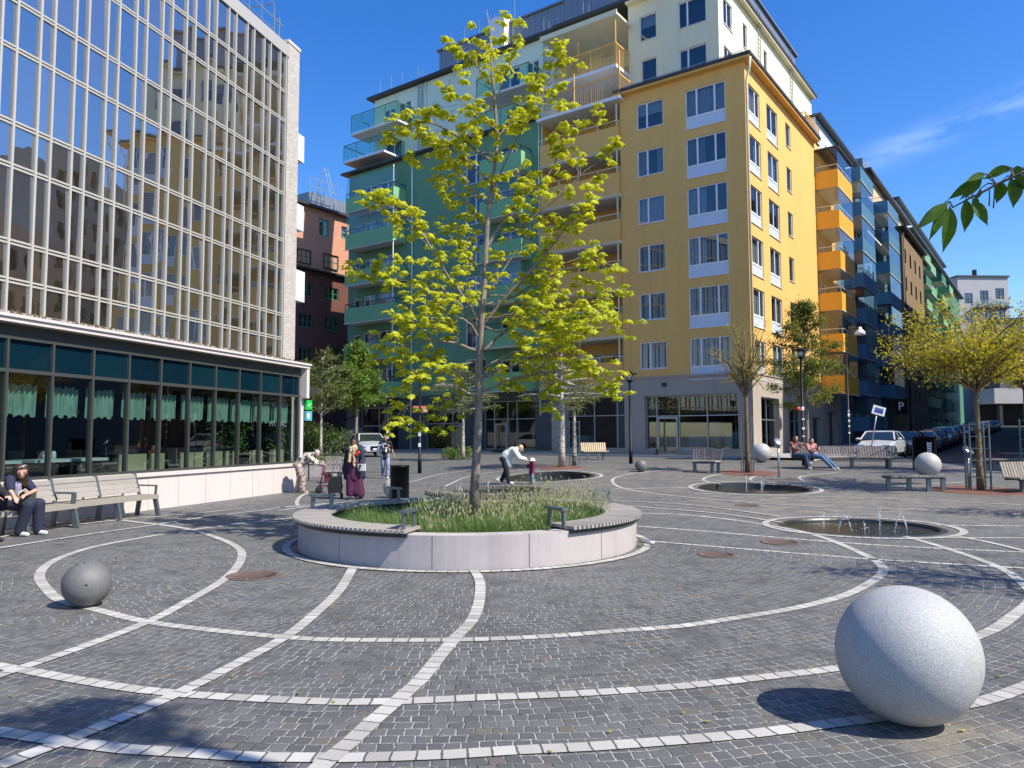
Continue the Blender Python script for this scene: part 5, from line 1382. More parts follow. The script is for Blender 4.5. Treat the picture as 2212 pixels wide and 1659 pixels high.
def on(x, d): 
    X_ = FX(x, d); return Vector((X_, d, gz(X_, d)))
p = on(1612, 28.2); tree('street_tree', 'bare fan-shaped tree with sparse golden buds in front of the corner shop door', 'trees on the square', p, hz(690, 28.2) - p.z, 2.6, 1.08, .10, 'twigtan', 'leafgold', 46, 2200, .06, 'vase', .9, seed=3, sub=4)
p = on(2110, 22.4); TA = p; tree('street_tree', 'broad tree with golden olive new leaves standing in the steel tree guard', 'trees on the square', p, hz(655, 22.4) - p.z, 2.7, 2.1, .10, 'twigtan', 'leafgold', 60, 11000, .10, 'vase', .8, seed=5, sub=4)
p = on(2215, 27.5); tree('street_tree', 'tree with golden leaves cut off by the right edge of view', 'trees on the square', p, hz(690, 27.5) - p.z, 2.8, 2.1, .10, 'twigtan', 'leafgold', 44, 7000, .1, 'vase', .8, seed=8, sub=3)
p = on(1742, 37.5); tree('birch_tree', 'leafy green tree behind the lamp post beside the long bench', 'trees on the square', p, hz(655, 37.5) - p.z, 2.4, 2.1, .12, 'bark', 'leafolive', 46, 17000, .13, 'oval', .3, seed=11, sub=3, droop=.25)
p = on(1213, 30.9); tree('birch_tree', 'pale birch with small olive leaves right of the maple trunk', 'birches in front of the green block', p, hz(690, 30.9) - p.z, 2.2, 1.9, .15, 'birchbark', 'leafbirch', 46, 8500, .085, 'oval', .3, seed=13, droop=.45, twig='twig')
p = on(1240, 32.0); tree('birch_tree', 'thin birch just right of the paler birch with a guard on its trunk', 'birches in front of the green block', p, hz(800, 32.0) - p.z, 2.4, 1.2, .11, 'birchbark', 'leafbirch', 24, 1500, .075, 'oval', .3, seed=14, droop=.35)
p = on(1000, 39); tree('birch_tree', 'slim wispy birch left of the maple trunk in front of the slate shops', 'birches in front of the green block', p, hz(800, 39) - p.z, 2.3, 1.9, .10, 'birchbark', 'leafbirch', 38, 5000, .1, 'oval', .3, seed=15, droop=.3)
p = on(770, 50); tree('lime_tree', 'dense bright green young tree beside the green block', 'trees left of the green block', p, hz(745, 50) - p.z, 2.6, 2.7, .13, 'bark', 'leafgreen', 60, 16000, .2, 'cone', .7, seed=17, sub=4)
p = on(694, 46); tree('birch_tree', 'sparse dark leaved birch with white trunk beside the pavilion end', 'trees left of the green block', p, hz(755, 46) - p.z, 2.2, 2.2, .10, 'birchbark', 'leafbirch', 44, 8000, .15, 'oval', .5, seed=19)
# shrubs
def shrub(name, label, loc, r, h, n, leaf, L=.08, seed=1):
    rs = random.Random(seed); root = thing(name, label, 'shrub', loc); m = MB(); t = MB()
    for q in range(14):
        a = rs.uniform(0, 6.28); e = Vector((math.cos(a) * r * rs.uniform(.3, .9), math.sin(a) * r * rs.uniform(.3, .9), h * rs.uniform(.6, 1)))
        t.tube([(0, 0, 0), e * .5 + Vector((0, 0, .05)), e], [.015, .01, .004], 4)
    for q in range(n):
        a = rs.uniform(0, 6.28); rr = r * math.sqrt(rs.random()); z = h * rs.random() * (1 - .45 * (rr / r) ** 2)
        leafshape(m, Vector((rr * math.cos(a), rr * math.sin(a), z)), Vector((rs.gauss(0, 1), rs.gauss(0, 1), rs.gauss(.6, .7))), Vector((0, 0, 1)), L * rs.uniform(.6, 1.3), 'thin')
    t.build('stems', X['twig'], root); m.build('foliage', X[leaf], root)
p = on(1000, 40); shrub('shrub', 'low green shrub at the foot of the slim birch', p, .7, .75, 700, 'leafgreen', .16, 2)
p = on(972, 41); shrub('shrub', 'smaller green shrub left of the slim birch foot', p, .5, .6, 450, 'leafgreen', .16, 3)
for x, d, r, h, s in ((742, 55, 1.3, 1.8, 4), (700, 56, 1.4, 2.2, 5), (664, 54, 1.2, 2.6, 6)):
    shrub('shrub', {742: 'dark bush under the bright green tree', 700: 'dark bush behind the white birch trunk', 664: 'dark bush close to the pavilion corner'}[x], on(x, d), r, h, 1300, 'leafdark', .24, s)

# trees beside and behind the viewpoint: they shade the foreground, one reaches into view
def inview(p, mrg=.03):
    q = p - Vector((0, 0, EYE)); dep = q.y * math.cos(PITCH) + q.z * math.sin(PITCH)
    if dep < .05: return False
    return abs(q.x / dep) < .6785 + mrg and abs((q.z * math.cos(PITCH) - q.y * math.sin(PITCH)) / dep) < .51 + mrg
def shade_tree(label, loc, H, c0, rad, n, seed, branch=None):
    rs = random.Random(seed); root = thing('cherry_tree', label, 'tree', loc, 0, 'cherry trees at the edge of the square')
    T = MB(); Cc = MB(); l = Vector(loc)
    T.tube([(0, 0, 0), (.05, 0, H * .3), (0, .05, H * .6), (0, 0, H * .95)], [.14, .12, .08, .02], 10)
    tl = []
    for i in range(30):
        t = rs.random(); z0 = c0 + (H - c0) * .8 * t; az = i * 2.4; r = rad * (1 - .55 * t) * rs.uniform(.6, 1)
        e = Vector((r * math.cos(az), r * math.sin(az), z0 + r * .5)); 
        q = [Vector((0, 0, z0)), Vector((0, 0, z0)).lerp(e, .5) + Vector((0, 0, .1)), e]
        if any(inview(v + l, .12) for v in q): continue
        if branch:  # limbs left out where their shadow would miss the chosen ground patch
            bad = False
            for v in (q[1], q[2]):
                w_ = v + l; k_ = w_.z / 1.13; gx_, gy_ = w_.x - .86 * k_, w_.y + .51 * k_
                if gy_ > 3.7 and math.hypot(gx_ + 2.5, gy_ - 4.5) > .8: bad = True
            if bad: continue
        T.tube(q, [.03, .02, .006], 5); tl += [q[1], q[2], q[1].lerp(q[2], .5), q[1].lerp(q[2], .8)]
    for _ in range(n):
        p = rs.choice(tl) + Vector((rs.gauss(0, .2), rs.gauss(0, .2), rs.gauss(0, .16)))
        if inview(p + l, .08): continue
        if branch:                                   # crown shaped for its shadow: drops leaves shading visible ground outside two patches
            w_ = p + l; k_ = w_.z / 1.13; gx_, gy_ = w_.x - .86 * k_, w_.y + .51 * k_
            if gy_ > 3.7 and math.hypot(gx_ + 2.62, (gy_ - 4.5) * 1.1) > .62 and math.hypot(gx_ + 1.95, gy_ - 4.25) > .3: continue
        leafshape(Cc, p, Vector((rs.gauss(0, 1), rs.gauss(0, 1), rs.gauss(-.6, .6))), Vector((0, 0, 1)), rs.uniform(.08, .13), 'oval')
    if branch: branch(T, Cc, l)
    T.build('trunk', X['twig'], root); Cc.build('crown', X['leafcherry'], root)
def big_leaf(mb, base, tip, L, w, n, curl=.16):
    d = (tip - base); Ln = d.length; d.normalize(); s = d.cross(n).normalized(); nn = s.cross(d); K = 9
    prof = [0, .45, .78, .96, 1.0, .93, .76, .5, .2, 0]
    rows_ = []
    for i in range(K + 1):
        t = i / K; c = base + d * (Ln * t) - nn * (Ln * curl * t * t) ; ww = w * prof[i] * (1 + .04 * (i % 2))
        rows_.append((c + s * ww + nn * (ww * .38), c, c - s * ww + nn * (ww * .38)))
    for i in range(K):
        a, b = rows_[i], rows_[i + 1]
        mb.face([a[0], a[1], b[1], b[0]], 0, True); mb.face([a[1], a[2], b[2], b[1]], 0, True)
def cherry_branch(T, Cc, l):
    # (base px, tip px, depth base, depth tip, width factor)
    dep = 2.3
    def z(x, y): return ((2150 + x / 5.185) * .86, (340 + y / 5.185) * .86)
    spine = [(2500, 375), (2330, 395)] + [z(*v) for v in ((2188, 480), (2050, 540), (1830, 640), (1610, 760), (1480, 820), (1260, 940))]
    q = [Vector((0, 0, 2.6)), Vector((-.5, .3, 2.75))] + [at(x, y, dep - .12 + .02 * i) - l for i, (x, y) in enumerate(spine)]
    T.tube(q, [.03, .022, .014, .008, .0055, .0045, .004, .0035, .003, .0022], 6)
    for (b, t, w, nd) in [((1200, 880), (790, 1200), 40, 1), ((1170, 860), (1000, 1340), 36, -.4), ((1220, 920), (1190, 1530), 52, .8), ((1640, 560), (1190, 830), 36, .6), ((1690, 500), (1450, 575), 26, 1), ((1640, 560), (1400, 820), 30, -.6),
                      ((2030, 420), (1710, 500), 34, .8), ((1960, 410), (1680, 560), 30, .3), ((1430, 830), (1450, 1260), 46, .6), ((1530, 850), (1730, 1160), 36, -.7), ((1560, 800), (1540, 960), 24, .5), ((1620, 690), (1540, 880), 28, .2),
                      ((1900, 600), (1845, 880), 40, .7), ((2020, 560), (2090, 930), 56, .5), ((2188, 440), (1980, 520), 40, .9), ((2190, 520), (2110, 720), 52, .4), ((2250, 450), (2230, 760), 60, .5), ((2330, 480), (2300, 800), 55, .2), ((2400, 430), (2380, 760), 55, .2)]:
        bx, by = z(*b); tx, ty = z(*t); d0 = dep + rnd.uniform(-.06, .06); d1 = d0 + rnd.uniform(-.05, .05)
        B_, T_ = at(bx, by, d0) - l, at(tx, ty, d1) - l
        n = Vector((rnd.gauss(0, .2), -1.0, .45 * nd)).normalized()
        # choose blade width so that its seen width matches
        big_leaf(Cc, B_, T_, (T_ - B_).length, w / 5.185 * .86 / F * dep * 1.95, n)
        c = min(q[3:], key=lambda v: (v - B_).length); T.tube([c, c.lerp(B_, .5) + Vector((0, 0, .01)), B_], [.0025, .002, .0018], 4, caps=False)
    for a, b in (((1740, 710), (1735, 920)), ((1810, 640), (1790, 950))):
        A_, B_ = at(*z(*a), dep) - l, at(*z(*b), dep) - l; T.tube([A_, B_], [.0018, .0025], 4)
shade_tree('cherry tree just right of the viewpoint, one leafy branch hanging into view against the sky', (3.4, 1.2, 0), 8.8, 2.7, 1.5, 5200, 31, cherry_branch)
shade_tree('cherry tree outside the right edge that throws dappled shade by the near fountain', (8.9, 7.0, 0), 6.5, 2.6, 1.7, 1500, 32)
shade_tree('cherry tree outside the right edge, farther from the viewpoint', (14.2, 14.4, 0), 6.5, 2.4, 1.9, 1500, 33)
# =================================================================== fountains set in the paving
def jetmat():
    k = NT('falling_water'); d = k.n('ShaderNodeBsdfPrincipled', {'Base Color': (.9, .93, .95, 1), 'Roughness': .15}); t = k.n('ShaderNodeBsdfTransparent')
    nz = k.noise(30, 3, .7, k.pos()); f = k.ramp(nz.outputs[0], .4, .62)
    m = k.n('ShaderNodeMixShader', {0: k.M('MULTIPLY', f, .75), 1: t, 2: d}); k.t.links.new(m.outputs[0], k.out.inputs[0]); return k.mat
X['jet'] = jetmat()
def watermat():
    k = NT('dark_fountain_water'); P = k.pos(); n1 = k.noise(9, 3, .6, P); n2 = k.noise(2, 3, .6, P)
    c = k.mix(n2.outputs[0], (.018, .019, .016, 1), (.055, .055, .045, 1))
    b = k.bsdf(Base_Color=c, Roughness=.2); b.inputs['IOR'].default_value = 1.33; k.set(b.inputs['Normal'], k.bump(n1.outputs[0], .25, .012)); return k.mat
X['water'] = watermat()
X['basin'] = mat('dark_wet_basin_stone', (.03, .03, .028), .35, 0, .3, 6, .3, 60)
def jet(parent, x, y, h, dx=0., dy=0., z0=-.1):
    m = MB(); Q = [Vector((x + dx * t, y + dy * t, z0 + h * 4 * t * (1 - t * .5) * .5 if not (dx or dy) else z0 + h * 4 * t * (1 - t))) for t in [i / 10 for i in range(11)]]
    m.tube(Q, [.006 + .004 * (i % 2) + .004 * (1 - abs(i - 5) / 5) for i in range(11)], 6)
    for q in range(26):
        p = rnd.choice(Q) + Vector((rnd.gauss(0, .03), rnd.gauss(0, .03), rnd.gauss(0, .04))); m.ball(p, rnd.uniform(.004, .011), 6)
    m.build('water_jet', X['jet'], parent)
fl = ['near sunken fountain with dark water and five thin jets, front right of the planter', 'sunken fountain with one tall frothy jet before the bare tree', 'flat dark sunken fountain farthest back, behind the adult and toddler']
for (cx, cy, r), lb, js in zip(FOUNT, fl, ([(-.62, .1, .3, 0, 0), (-.5, -.25, .28, .2, -.1), (.0, -.2, .14, 0, 0), (.42, .1, .3, 0, 0), (.5, -.3, .3, .2, -.05)], [(-.3, -.2, .5, 0, 0), (.25, .1, .3, 0, 0), (.33, .2, .28, 0, 0)], [(-.3, 0, .12, 0, 0)])):
    zc_ = gz(cx, cy); zl = min(gz(cx + r * math.cos(a), cy + r * math.sin(a)) for a in [i * .3 for i in range(21)])
    f = thing('sunken_fountain', lb, 'fountain', (cx, cy, zl), 0, 'sunken fountains in the square')
    b = MB(); n = 64
    prof = [(r + .005, .0), (r - .10, .012), (r - .12, -.02), (r - .16, -.24), (0, -.26)]
    for i in range(len(prof) - 1):
        for j_ in range(n):
            q = []
            for (rr, z), a in ((prof[i], j_), (prof[i], j_ + 1), (prof[i + 1], j_ + 1), (prof[i + 1], j_)):
                an = 2 * math.pi * a / n; x_, y_ = rr * math.cos(an), rr * math.sin(an); zz = z + (gz(cx + x_, cy + y_) - zl if i < 1 or (i == 1 and (rr, z) == prof[1]) else 0)
                q.append((x_, y_, zz))
            b.face(q)
    b.build('basin', X['basin'], f)
    w = MB(); w.face([((r - .12) * math.cos(i * math.pi / 24), (r - .12) * math.sin(i * math.pi / 24), -.05) for i in range(48)]); w.build('water', X['water'], f)
    for j_ in js: jet(f, j_[0], j_[1], j_[2], j_[3], j_[4], -.05)

# raised fountain behind the planter
RF = (-.35, 17.5); RR = 1.62
f = thing('raised_fountain', 'raised round fountain with dark slatted rim seat just behind the planter', 'fountain', (RF[0], RF[1], 0))
def ringo(mb, r0, r1, z0, z1, a0, a1, n, ends=True): ring(mb, r0, r1, z0, z1, a0, a1, n, ends=ends)
m = MB(); ringo(m, RR - .35, RR - .05, 0, .38, 0, 360, 64, False); m.build('wall', X['darkgranite'], f)
m = MB()
for i in range(110):
    a = 360 * i / 110; d = Vector((math.cos(R(a)), math.sin(R(a)), 0)); t = Vector((-d.y, d.x, 0))
    m.obox(d * (RR - .18) + Vector((0, 0, .425)), d * .22, t * .027, Vector((0, 0, .045)))
m.build('slatted_seat', X['wooddark'], f)
m = MB(); m.face([((RR - .34) * math.cos(i * math.pi / 24), (RR - .34) * math.sin(i * math.pi / 24), .33) for i in range(48)]); m.build('water', X['water'], f)
jet(f, -.2, -.3, .32, 0, 0, .3); jet(f, -.9, .1, .22, .1, 0, .3)

# =================================================================== granite balls
def gball(x, y, r, dark, lab, sx=None):
    o = MB(); o.ball((0, 0, r), r, 72)
    if dark:
        for a, e in ((20, 10), (-75, 20), (140, 60), (-100, 70)): pass
    b = o.build('granite_ball', X['darkgranite'] if dark else X['whitegranite'], loc=(x, y, gz(x, y) - .004))
    tag(b, lab, 'stone ball', 'granite balls on the square')
    return b
gball(2.35, 4.60, .397, False, 'large pale granite ball, nearest the viewer at bottom right')
b = gball(-4.29, 7.72, .228, True, 'small dark grey granite ball on the left paving loop')
m = MB(); 
for a, e in ((-62, 6), (-120, 62), (-85, 74)):
    d = Vector((math.cos(R(a)) * math.cos(R(e)), math.sin(R(a)) * math.cos(R(e)), math.sin(R(e)))); c = Vector((0, 0, .228)) + d * .2285; u = d.orthogonal().normalized(); v = d.cross(u)
    m.face([c + (u * math.cos(t * .785) + v * math.sin(t * .785)) * .011 for t in range(8)])
m.build('lifting_hole', X['black'], b)
for x, y, r, dark, lab in [(1385, 1019, .23, True, 'small dark granite ball before the yellow block, left of the slatted chair'), (1645, 999, .44, False, 'pale granite ball behind the bare tree, left of the long bench'),
                           (2005, 1030, .43, False, 'pale granite ball behind the backless curved bench'), (849, 1075, .275, False, 'pale granite ball half hidden by the black litter bin')]:
    p = G(x, y); gball(p.x, p.y, r, dark, lab)

# =================================================================== benches
def slat_bench(L, lab, loc, rot, back=True, arms=(0, 1), panels=2):
    """park bench with lengthwise slats, sloping steel legs; local x along, -y front"""
    t = thing('park_bench', lab, 'bench', loc, rot, 'wooden benches along the pavilion')
    m = MB()
    for q in range(4): m.box(-L / 2, L / 2, -.25 + q * .115, -.25 + q * .115 + .095, .405, .445)
    m.box(-L / 2, L / 2, -.262, -.25, .36, .445)
    m.build('seat', X['woodwarm'], t)
    if back:
        for s in range(panels):
            m = MB(); a = -L / 2 + L * s / panels + .03; b_ = -L / 2 + L * (s + 1) / panels - .03
            for q in range(4):
                z = .50 + q * .098; y = .23 + q * .032; m.obox(((a + b_) / 2, y, z + .04), ((b_ - a) / 2, 0, 0), (0, .011, -.0035), (0, .014, .043))
            m.build('backrest', X['wood'], t)
    for s in (-1, 0, 1):
        m = MB(); x = s * (L / 2 - .05)
        m.bar((x, -.3, 0), (x, -.2, .4), .06, .09, up=(0, 1, 0)); m.build('leg', X['steel'], t)
        m = MB(); m.bar((x, .26, 0), (x, .2, .4), .06, .08, up=(0, 1, 0)); m.bar((x, .2, .4), (x, .36, .90), .05, .05, up=(0, 1, 0)) if back else None; m.bar((x, -.22, .385), (x, .24, .385), .05, .04); m.build('leg', X['steel'], t)
    for s in arms:
        m = MB(); x = -L / 2 + .04 + (L - .08) * s
        m.bar((x, .26, .64), (x, -.22, .64), .06, .03); m.bar((x, -.22, .64), (x, -.2, .43), .05, .03, up=(0, 1, 0)); m.build('armrest', X['steel'], t)
    return t
# the pavilion wall direction: benches stand parallel to it and face the square
pb = G(332, 1112); pa = G(140, 1140)
d0 = LV
nR = Vector((LV.y, -LV.x, 0))                   # away from the wall
rotb = math.atan2(d0.y, d0.x)                    # local x along wall; local -y faces the square
bc = PO + LV * (-7.95) + nR * .75; slat_bench(2.25, 'weathered wooden bench along the pavilion wall, the empty one', (bc.x, bc.y, 0), rotb)
bc2 = PO + LV * (-10.25) + nR * .95; BENCHA = slat_bench(2.3, 'weathered wooden bench at the left edge with the seated woman on it', (bc2.x, bc2.y, 0), rotb + R(3))

def plank_bench(name, lab, x, y, L, dep, rot, back, legs, curve=0., group='slatted benches on the square', mt='wooddark', seat='wood', n=None, zc0=None, backh=.42):
    """bench of short crosswise planks on square posts; local x along, -y front; curve bends it (radius)"""
    z = gz(x, y) if zc0 is None else zc0
    t = thing(name, lab, 'bench', (x, y, z), rot, group)
    n = n or int(L / .105)
    def pt(s, off, zz):
        if curve:
            a = s / curve; return Vector(((curve + off) * math.sin(a), (curve + off) * math.cos(a) - curve, zz)), a
        return Vector((s, off, zz)), 0
    m = MB(); bk = MB()
    for i in range(n):
        s = -L / 2 + L * (i + .5) / n; p, a = pt(s, 0, .43); u = Vector((math.cos(a), -math.sin(a), 0)); v = Vector((math.sin(a), math.cos(a), 0))
        m.obox(p, u * (L / n * .37), v * (dep / 2), Vector((0, 0, .025)))
        if back:
            p2, a = pt(s, dep / 2 + .02, .46 + backh / 2); bk.obox(p2 + v * .05, u * (L / n * .37), v * .016, Vector((0, 0, backh / 2)) + v * .06)
    m.build('seat', X[seat], t)
    if back: bk.build('backrest', X[mt if seat == 'wood' else seat], t)
    for off in (-dep * .38, dep * .38):
        r = MB(); Q = [pt(-L / 2 + L * q / 12, off, .385)[0] for q in range(13)]
        for q in range(12): r.bar(Q[q], Q[q + 1], .05, .04)
        r.build('seat_rail', X['darksteel'], t)
    for s, o in legs:
        p, a = pt(s * L / 2, o * dep, 0); m = MB(); m.box(p.x - .06, p.x + .06, p.y - .045, p.y + .045, -.05, .37); m.build('leg', X['steel'], t)
    return t
p1, p2 = G(1718, 1012), G(1947, 1012); c = (p1 + p2) / 2; dl = p2 - p1
LBR = math.atan2(dl.y, dl.x); LBC = Vector((c.x, c.y, 0))
plank_bench('park_bench', 'long slatted bench with upright plank backrest where two young people sit', c.x, c.y + .1, dl.length + .1, .55, LBR, True, [(-.72, -.1), (.08, -.1), (.78, -.1), (-.72, .3), (.78, .3)])
p = G(1981, 1062); plank_bench('park_bench', 'backless curved bench with dark plank ends in front of the pale ball', p.x + .05, p.y + .25, 1.62, .5, R(-8), False, [(-.82, .3), (-.1, .3), (.45, -.3), (.95, -.1)], 3.2)
p = G(1527, 1022); plank_bench('park_bench', 'short curved bench with plank backrest at one end between dark ball and bare tree', p.x, p.y + .15, 1.0, .45, R(-30), True, [(-.8, -.2), (.6, -.3), (.85, .3)], 2.0, n=11)
p = G(2205, 1066); plank_bench('park_bench', 'slatted bench with brown plank backrest cut by the right edge, nearest that edge', p.x + .55, p.y + .2, 1.75, .5, R(18), True, [(-.55, 0), (.55, 0)], seat='woodwarm')
p = G(2172, 1018); plank_bench('park_bench', 'backless pale topped bench behind the steel tree guard at the right edge', p.x + .7, p.y + .2, 3.2, .5, R(-3), False, [(-.6, 0), (.6, 0)])
p = G(2205, 1002); plank_bench('park_bench', 'backless bench at the right edge, farthest back by the road', p.x + .6, p.y + .3, 2.4, .5, R(4), False, [(-.5, 0), (.5, 0)])
p = G(1281, 992); t = plank_bench('park_bench', 'small pale bench with backrest by the slate shops right of the birches', p.x, p.y - 1, 1.35, .5, R(10), True, [(-.6, -.3), (.2, -.3), (.7, .2)], seat='palewood')
p = on(722, 27.6); plank_bench('park_bench', 'grey olive bench with backrest left of the woman in the headscarf', p.x, p.y, .62, .42, R(14), True, [(-.6, 0), (.6, 0)], seat='wood', backh=.5)

# =================================================================== bins, posts, lamps, signs
def bin_(lab, x, y, r, h, sticker):
    t = thing('litter_bin', lab, 'litter bin', (x, y, gz(x, y)), 0, 'black litter bins')
    m = MB(); m.lathe([(r * .96, 0), (r, .03), (r, h - .05), (r * 1.02, h - .05), (r * 1.02, h), (r * .8, h), (r * .75, h - .04), (0, h - .05)], 36); m.build('body', X['black'], t)
    m = MB(); m.lathe([(0, h - .045), (r * .7, h - .045), (r * .7, h - .03), (0, h - .03)], 24); m.build('lid', X['darksteel'], t)
    m = MB()
    if sticker:
        for i in range(5): m.box(-.09, .03, -r - .004, -r - .001, .62 + i * .09, .62 + i * .09 + .05)
        m.box(-.11, -.095, -r - .004, -r - .001, .58, 1.07); m.box(.035, .05, -r - .004, -r - .001, .58, 1.07)
    else: m.box(.16, .18, -r * .6 - .003, -r * .6, .3, .36)
    m.build('sticker', X['white'], t)
p = G(863, 1090); bin_('black cylindrical litter bin just behind the planter grass', p.x, p.y, .235, .97, False)
p = G(1998, 1014); bin_('black litter bin with pale label strip at the end of the long bench', p.x, p.y, .42, 1.28, True)

def post_lamp(lab, x, dep, ytop, kind='cap', stick=(), grp='black lamp posts'):
    P_ = on(x, dep); H = hz(ytop, dep) - P_.z
    t = thing('lamp_post', lab, 'lamp post', P_, 0, grp)
    m = MB(); m.tube([(0, 0, -.05), (0, 0, .6), (0, 0, .62), (0, 0, H - .5)], [.085, .08, .06, .05], 12); m.build('pole', X['black'], t)
    if kind == 'cap':
        m = MB(); m.lathe([(.05, H - .52), (.11, H - .45), (.15, H - .42), (.15, H - .40), (.04, H - .38)], 16)
        for q in range(4):
            a = q * 1.57 + .4; m.bar((.14 * math.cos(a), .14 * math.sin(a), H - .4), (.17 * math.cos(a), .17 * math.sin(a), H - .13), .015, .015)
        m.build('lantern_base', X['black'], t)
        m = MB(); m.lathe([(.07, H - .39), (.125, H - .38), (.15, H - .15), (.1, H - .13)], 16); m.build('lantern_glass', X['lamp'], t)
        m = MB(); m.lathe([(.34, H - .13), (.30, H - .09), (.12, H - .03), (.04, H), (0, H)], 20); m.build('lantern_hat', X['black'], t)
    elif kind == 'dome':
        m = MB(); m.tube([(0, 0, H - .5), (0, 0, H - .05), (.2, 0, H + .05), (.85, 0, H + .05)], .03, 8); m.build('arm', X['black'], t)
        m = MB(); m.lathe([(.0, .12), (.08, .1), (.1, 0), (.26, -.18), (.31, -.36), (.29, -.36), (.22, -.2), (0, -.14)], 20, (.85, 0, H + .02)); m.build('lamp_shade', X['white'], t)
    for z, s in stick:
        m = MB(); m.box(-.055, .055, -.072, -.058, z, z + s); m.build('sticker', X['white'], t)
    return t, H
post_lamp('black lamp post with a flat hat between the shop windows of the yellow block', 1361, 33.5, 803)
t, H = post_lamp('black lamp post with tall glass lantern and stickers behind the seated pair', 1733, 31.5, 752, 'cap', ((1.5, .1), (1.9, .06), (2.3, .16), (1.2, .05)))
m = MB(); m.lathe([(0, 0), (.1, 0), (.1, .02), (0, .02)], 16); s_ = m.build('round_sign', X['red'], t, loc=(-.2, -.1, 2.35)); s_.rotation_euler = (R(90), 0, 0)
t, H = post_lamp('black lamp post carrying an orange sign left of the maple crown', 907, 31.9, 795, 'cap', ((1.55, .28), (1.1, .16), (1.9, .08), (2.05, .05)))
m = MB(); m.box(-.28, -.04, -.1, -.07, 2.55, 2.82); m.box(.05, .33, -.1, -.07, 2.55, 2.82); sg = m.build('sign_panel', X['orange'], t)
for bx_ in ((-.26, -.1, 2.66, 2.72), (.12, .3, 2.6, 2.66)):
    m = MB(); m.box(bx_[0], bx_[1], -.105, -.1, bx_[2], bx_[3]); m.build('sign_lettering', X['white'], sg)
post_lamp('tall black street lamp with white dome shade at the blue block', 1832, 44, 712, 'dome', ((1.3, .1), (1.7, .08), (2.0, .1), (2.3, .2), (2.6, .06)), grp=None)
P_ = on(838, 31); t = thing('bollard_post', 'thin black post with white stickers behind the man in black', 'post', P_); m = MB(); m.tube([(0, 0, 0), (0, 0, 2.75)], .045, 10); m.lathe([(.13, 0), (.13, .03), (.05, .05)], 14); m.build('pole', X['black'], t)
for z in (1.55, 1.75): 
    m = MB(); m.box(-.05, .05, -.056, -.044, z, z + .09); m.build('sticker', X['white'], t)
def disc_post(lab, x, y, h):
    p = G(x, y); t = thing('info_post', lab, 'info post', p, 0, 'steel posts with slanted discs')
    m = MB(); m.tube([(0, 0, 0), (0, 0, h)], .04, 10); m.build('post', X['galv'], t)
    m = MB(); m.lathe([(0, -.02), (.16, -.02), (.17, .0), (.16, .02), (0, .02)], 24); d = m.build('disc', X['galv'], t, loc=(0, -.03, h + .03)); d.rotation_euler = (R(48), 0, R(20))
disc_post('slim steel post with slanted disc right of the bare tree', 1683, 1030, 1.2)
disc_post('steel post with slanted disc in front of the tree guard', 2094, 1058, 1.15)
# steel guard round the right tree + rust gravel beds
def guard(lab, x, y, z, r, h, ang0=0):
    t = thing('tree_guard', lab, 'tree guard', (x, y, z), 0, 'steel tree guards')
    for q in range(4):
        a = ang0 + q * 1.571; m = MB(); m.bar((r * math.cos(a), r * math.sin(a), 0), (r * math.cos(a), r * math.sin(a), h), .055, .03); m.build('upright', X['steel'], t)
    m = MB()
    for z_ in (.4, .9, 1.25, 1.6, h - .05):
        for q in range(4):
            a, b_ = ang0 + q * 1.571, ang0 + (q + 1) * 1.571; m.bar((r * math.cos(a), r * math.sin(a), z_), (r * math.cos(b_), r * math.sin(b_), z_), .02, .02)
    m.build('hoops', X['steel'], t)
guard('galvanised steel guard round the broad golden tree', TA.x - .05, TA.y, TA.z, .36, 2.0, .5)
q = on(1612, 28.2); guard('low dark steel guard round the bare tree before the corner shop', q.x, q.y, q.z, .26, 2.1, .3)
q = on(1240, 32.0); guard('wire guard round the thin birch', q.x, q.y, q.z, .22, 1.9, .2)
q = on(2215, 27.5); guard('steel guard at the right edge of view', q.x, q.y, q.z, .3, 2.0, .2)
for x, y, r, z, lab in [(TA.x, TA.y, 1.35, TA.z, 'round bed of rust red gravel under the broad golden tree'), (on(1612, 28.2).x, 28.2, 1.1, on(1612, 28.2).z, 'thin bed of rust red gravel under the bare tree'), (on(1213, 30.9).x, 30.9, .9, on(1213, 30.9).z, 'rust red gravel bed at the foot of the pale birch')]:
    m = MB(); n = 28
    for i in range(n):
        a, b_ = 2 * math.pi * i / n, 2 * math.pi * (i + 1) / n
        P3 = lambda rr, an, dz: (x + rr * math.cos(an), y + rr * math.sin(an), gz(x + rr * math.cos(an), y + rr * math.sin(an)) + dz)
        m.face([P3(0, 0, .03), P3(r, a, .022), P3(r, b_, .022)]); m.face([P3(r, a, .022), P3(r * 1.04, a, -.01), P3(r * 1.04, b_, -.01), P3(r, b_, .022)])
    tag(m.build('gravel_bed', X['rust']), lab, 'gravel bed', 'gravel beds under trees')
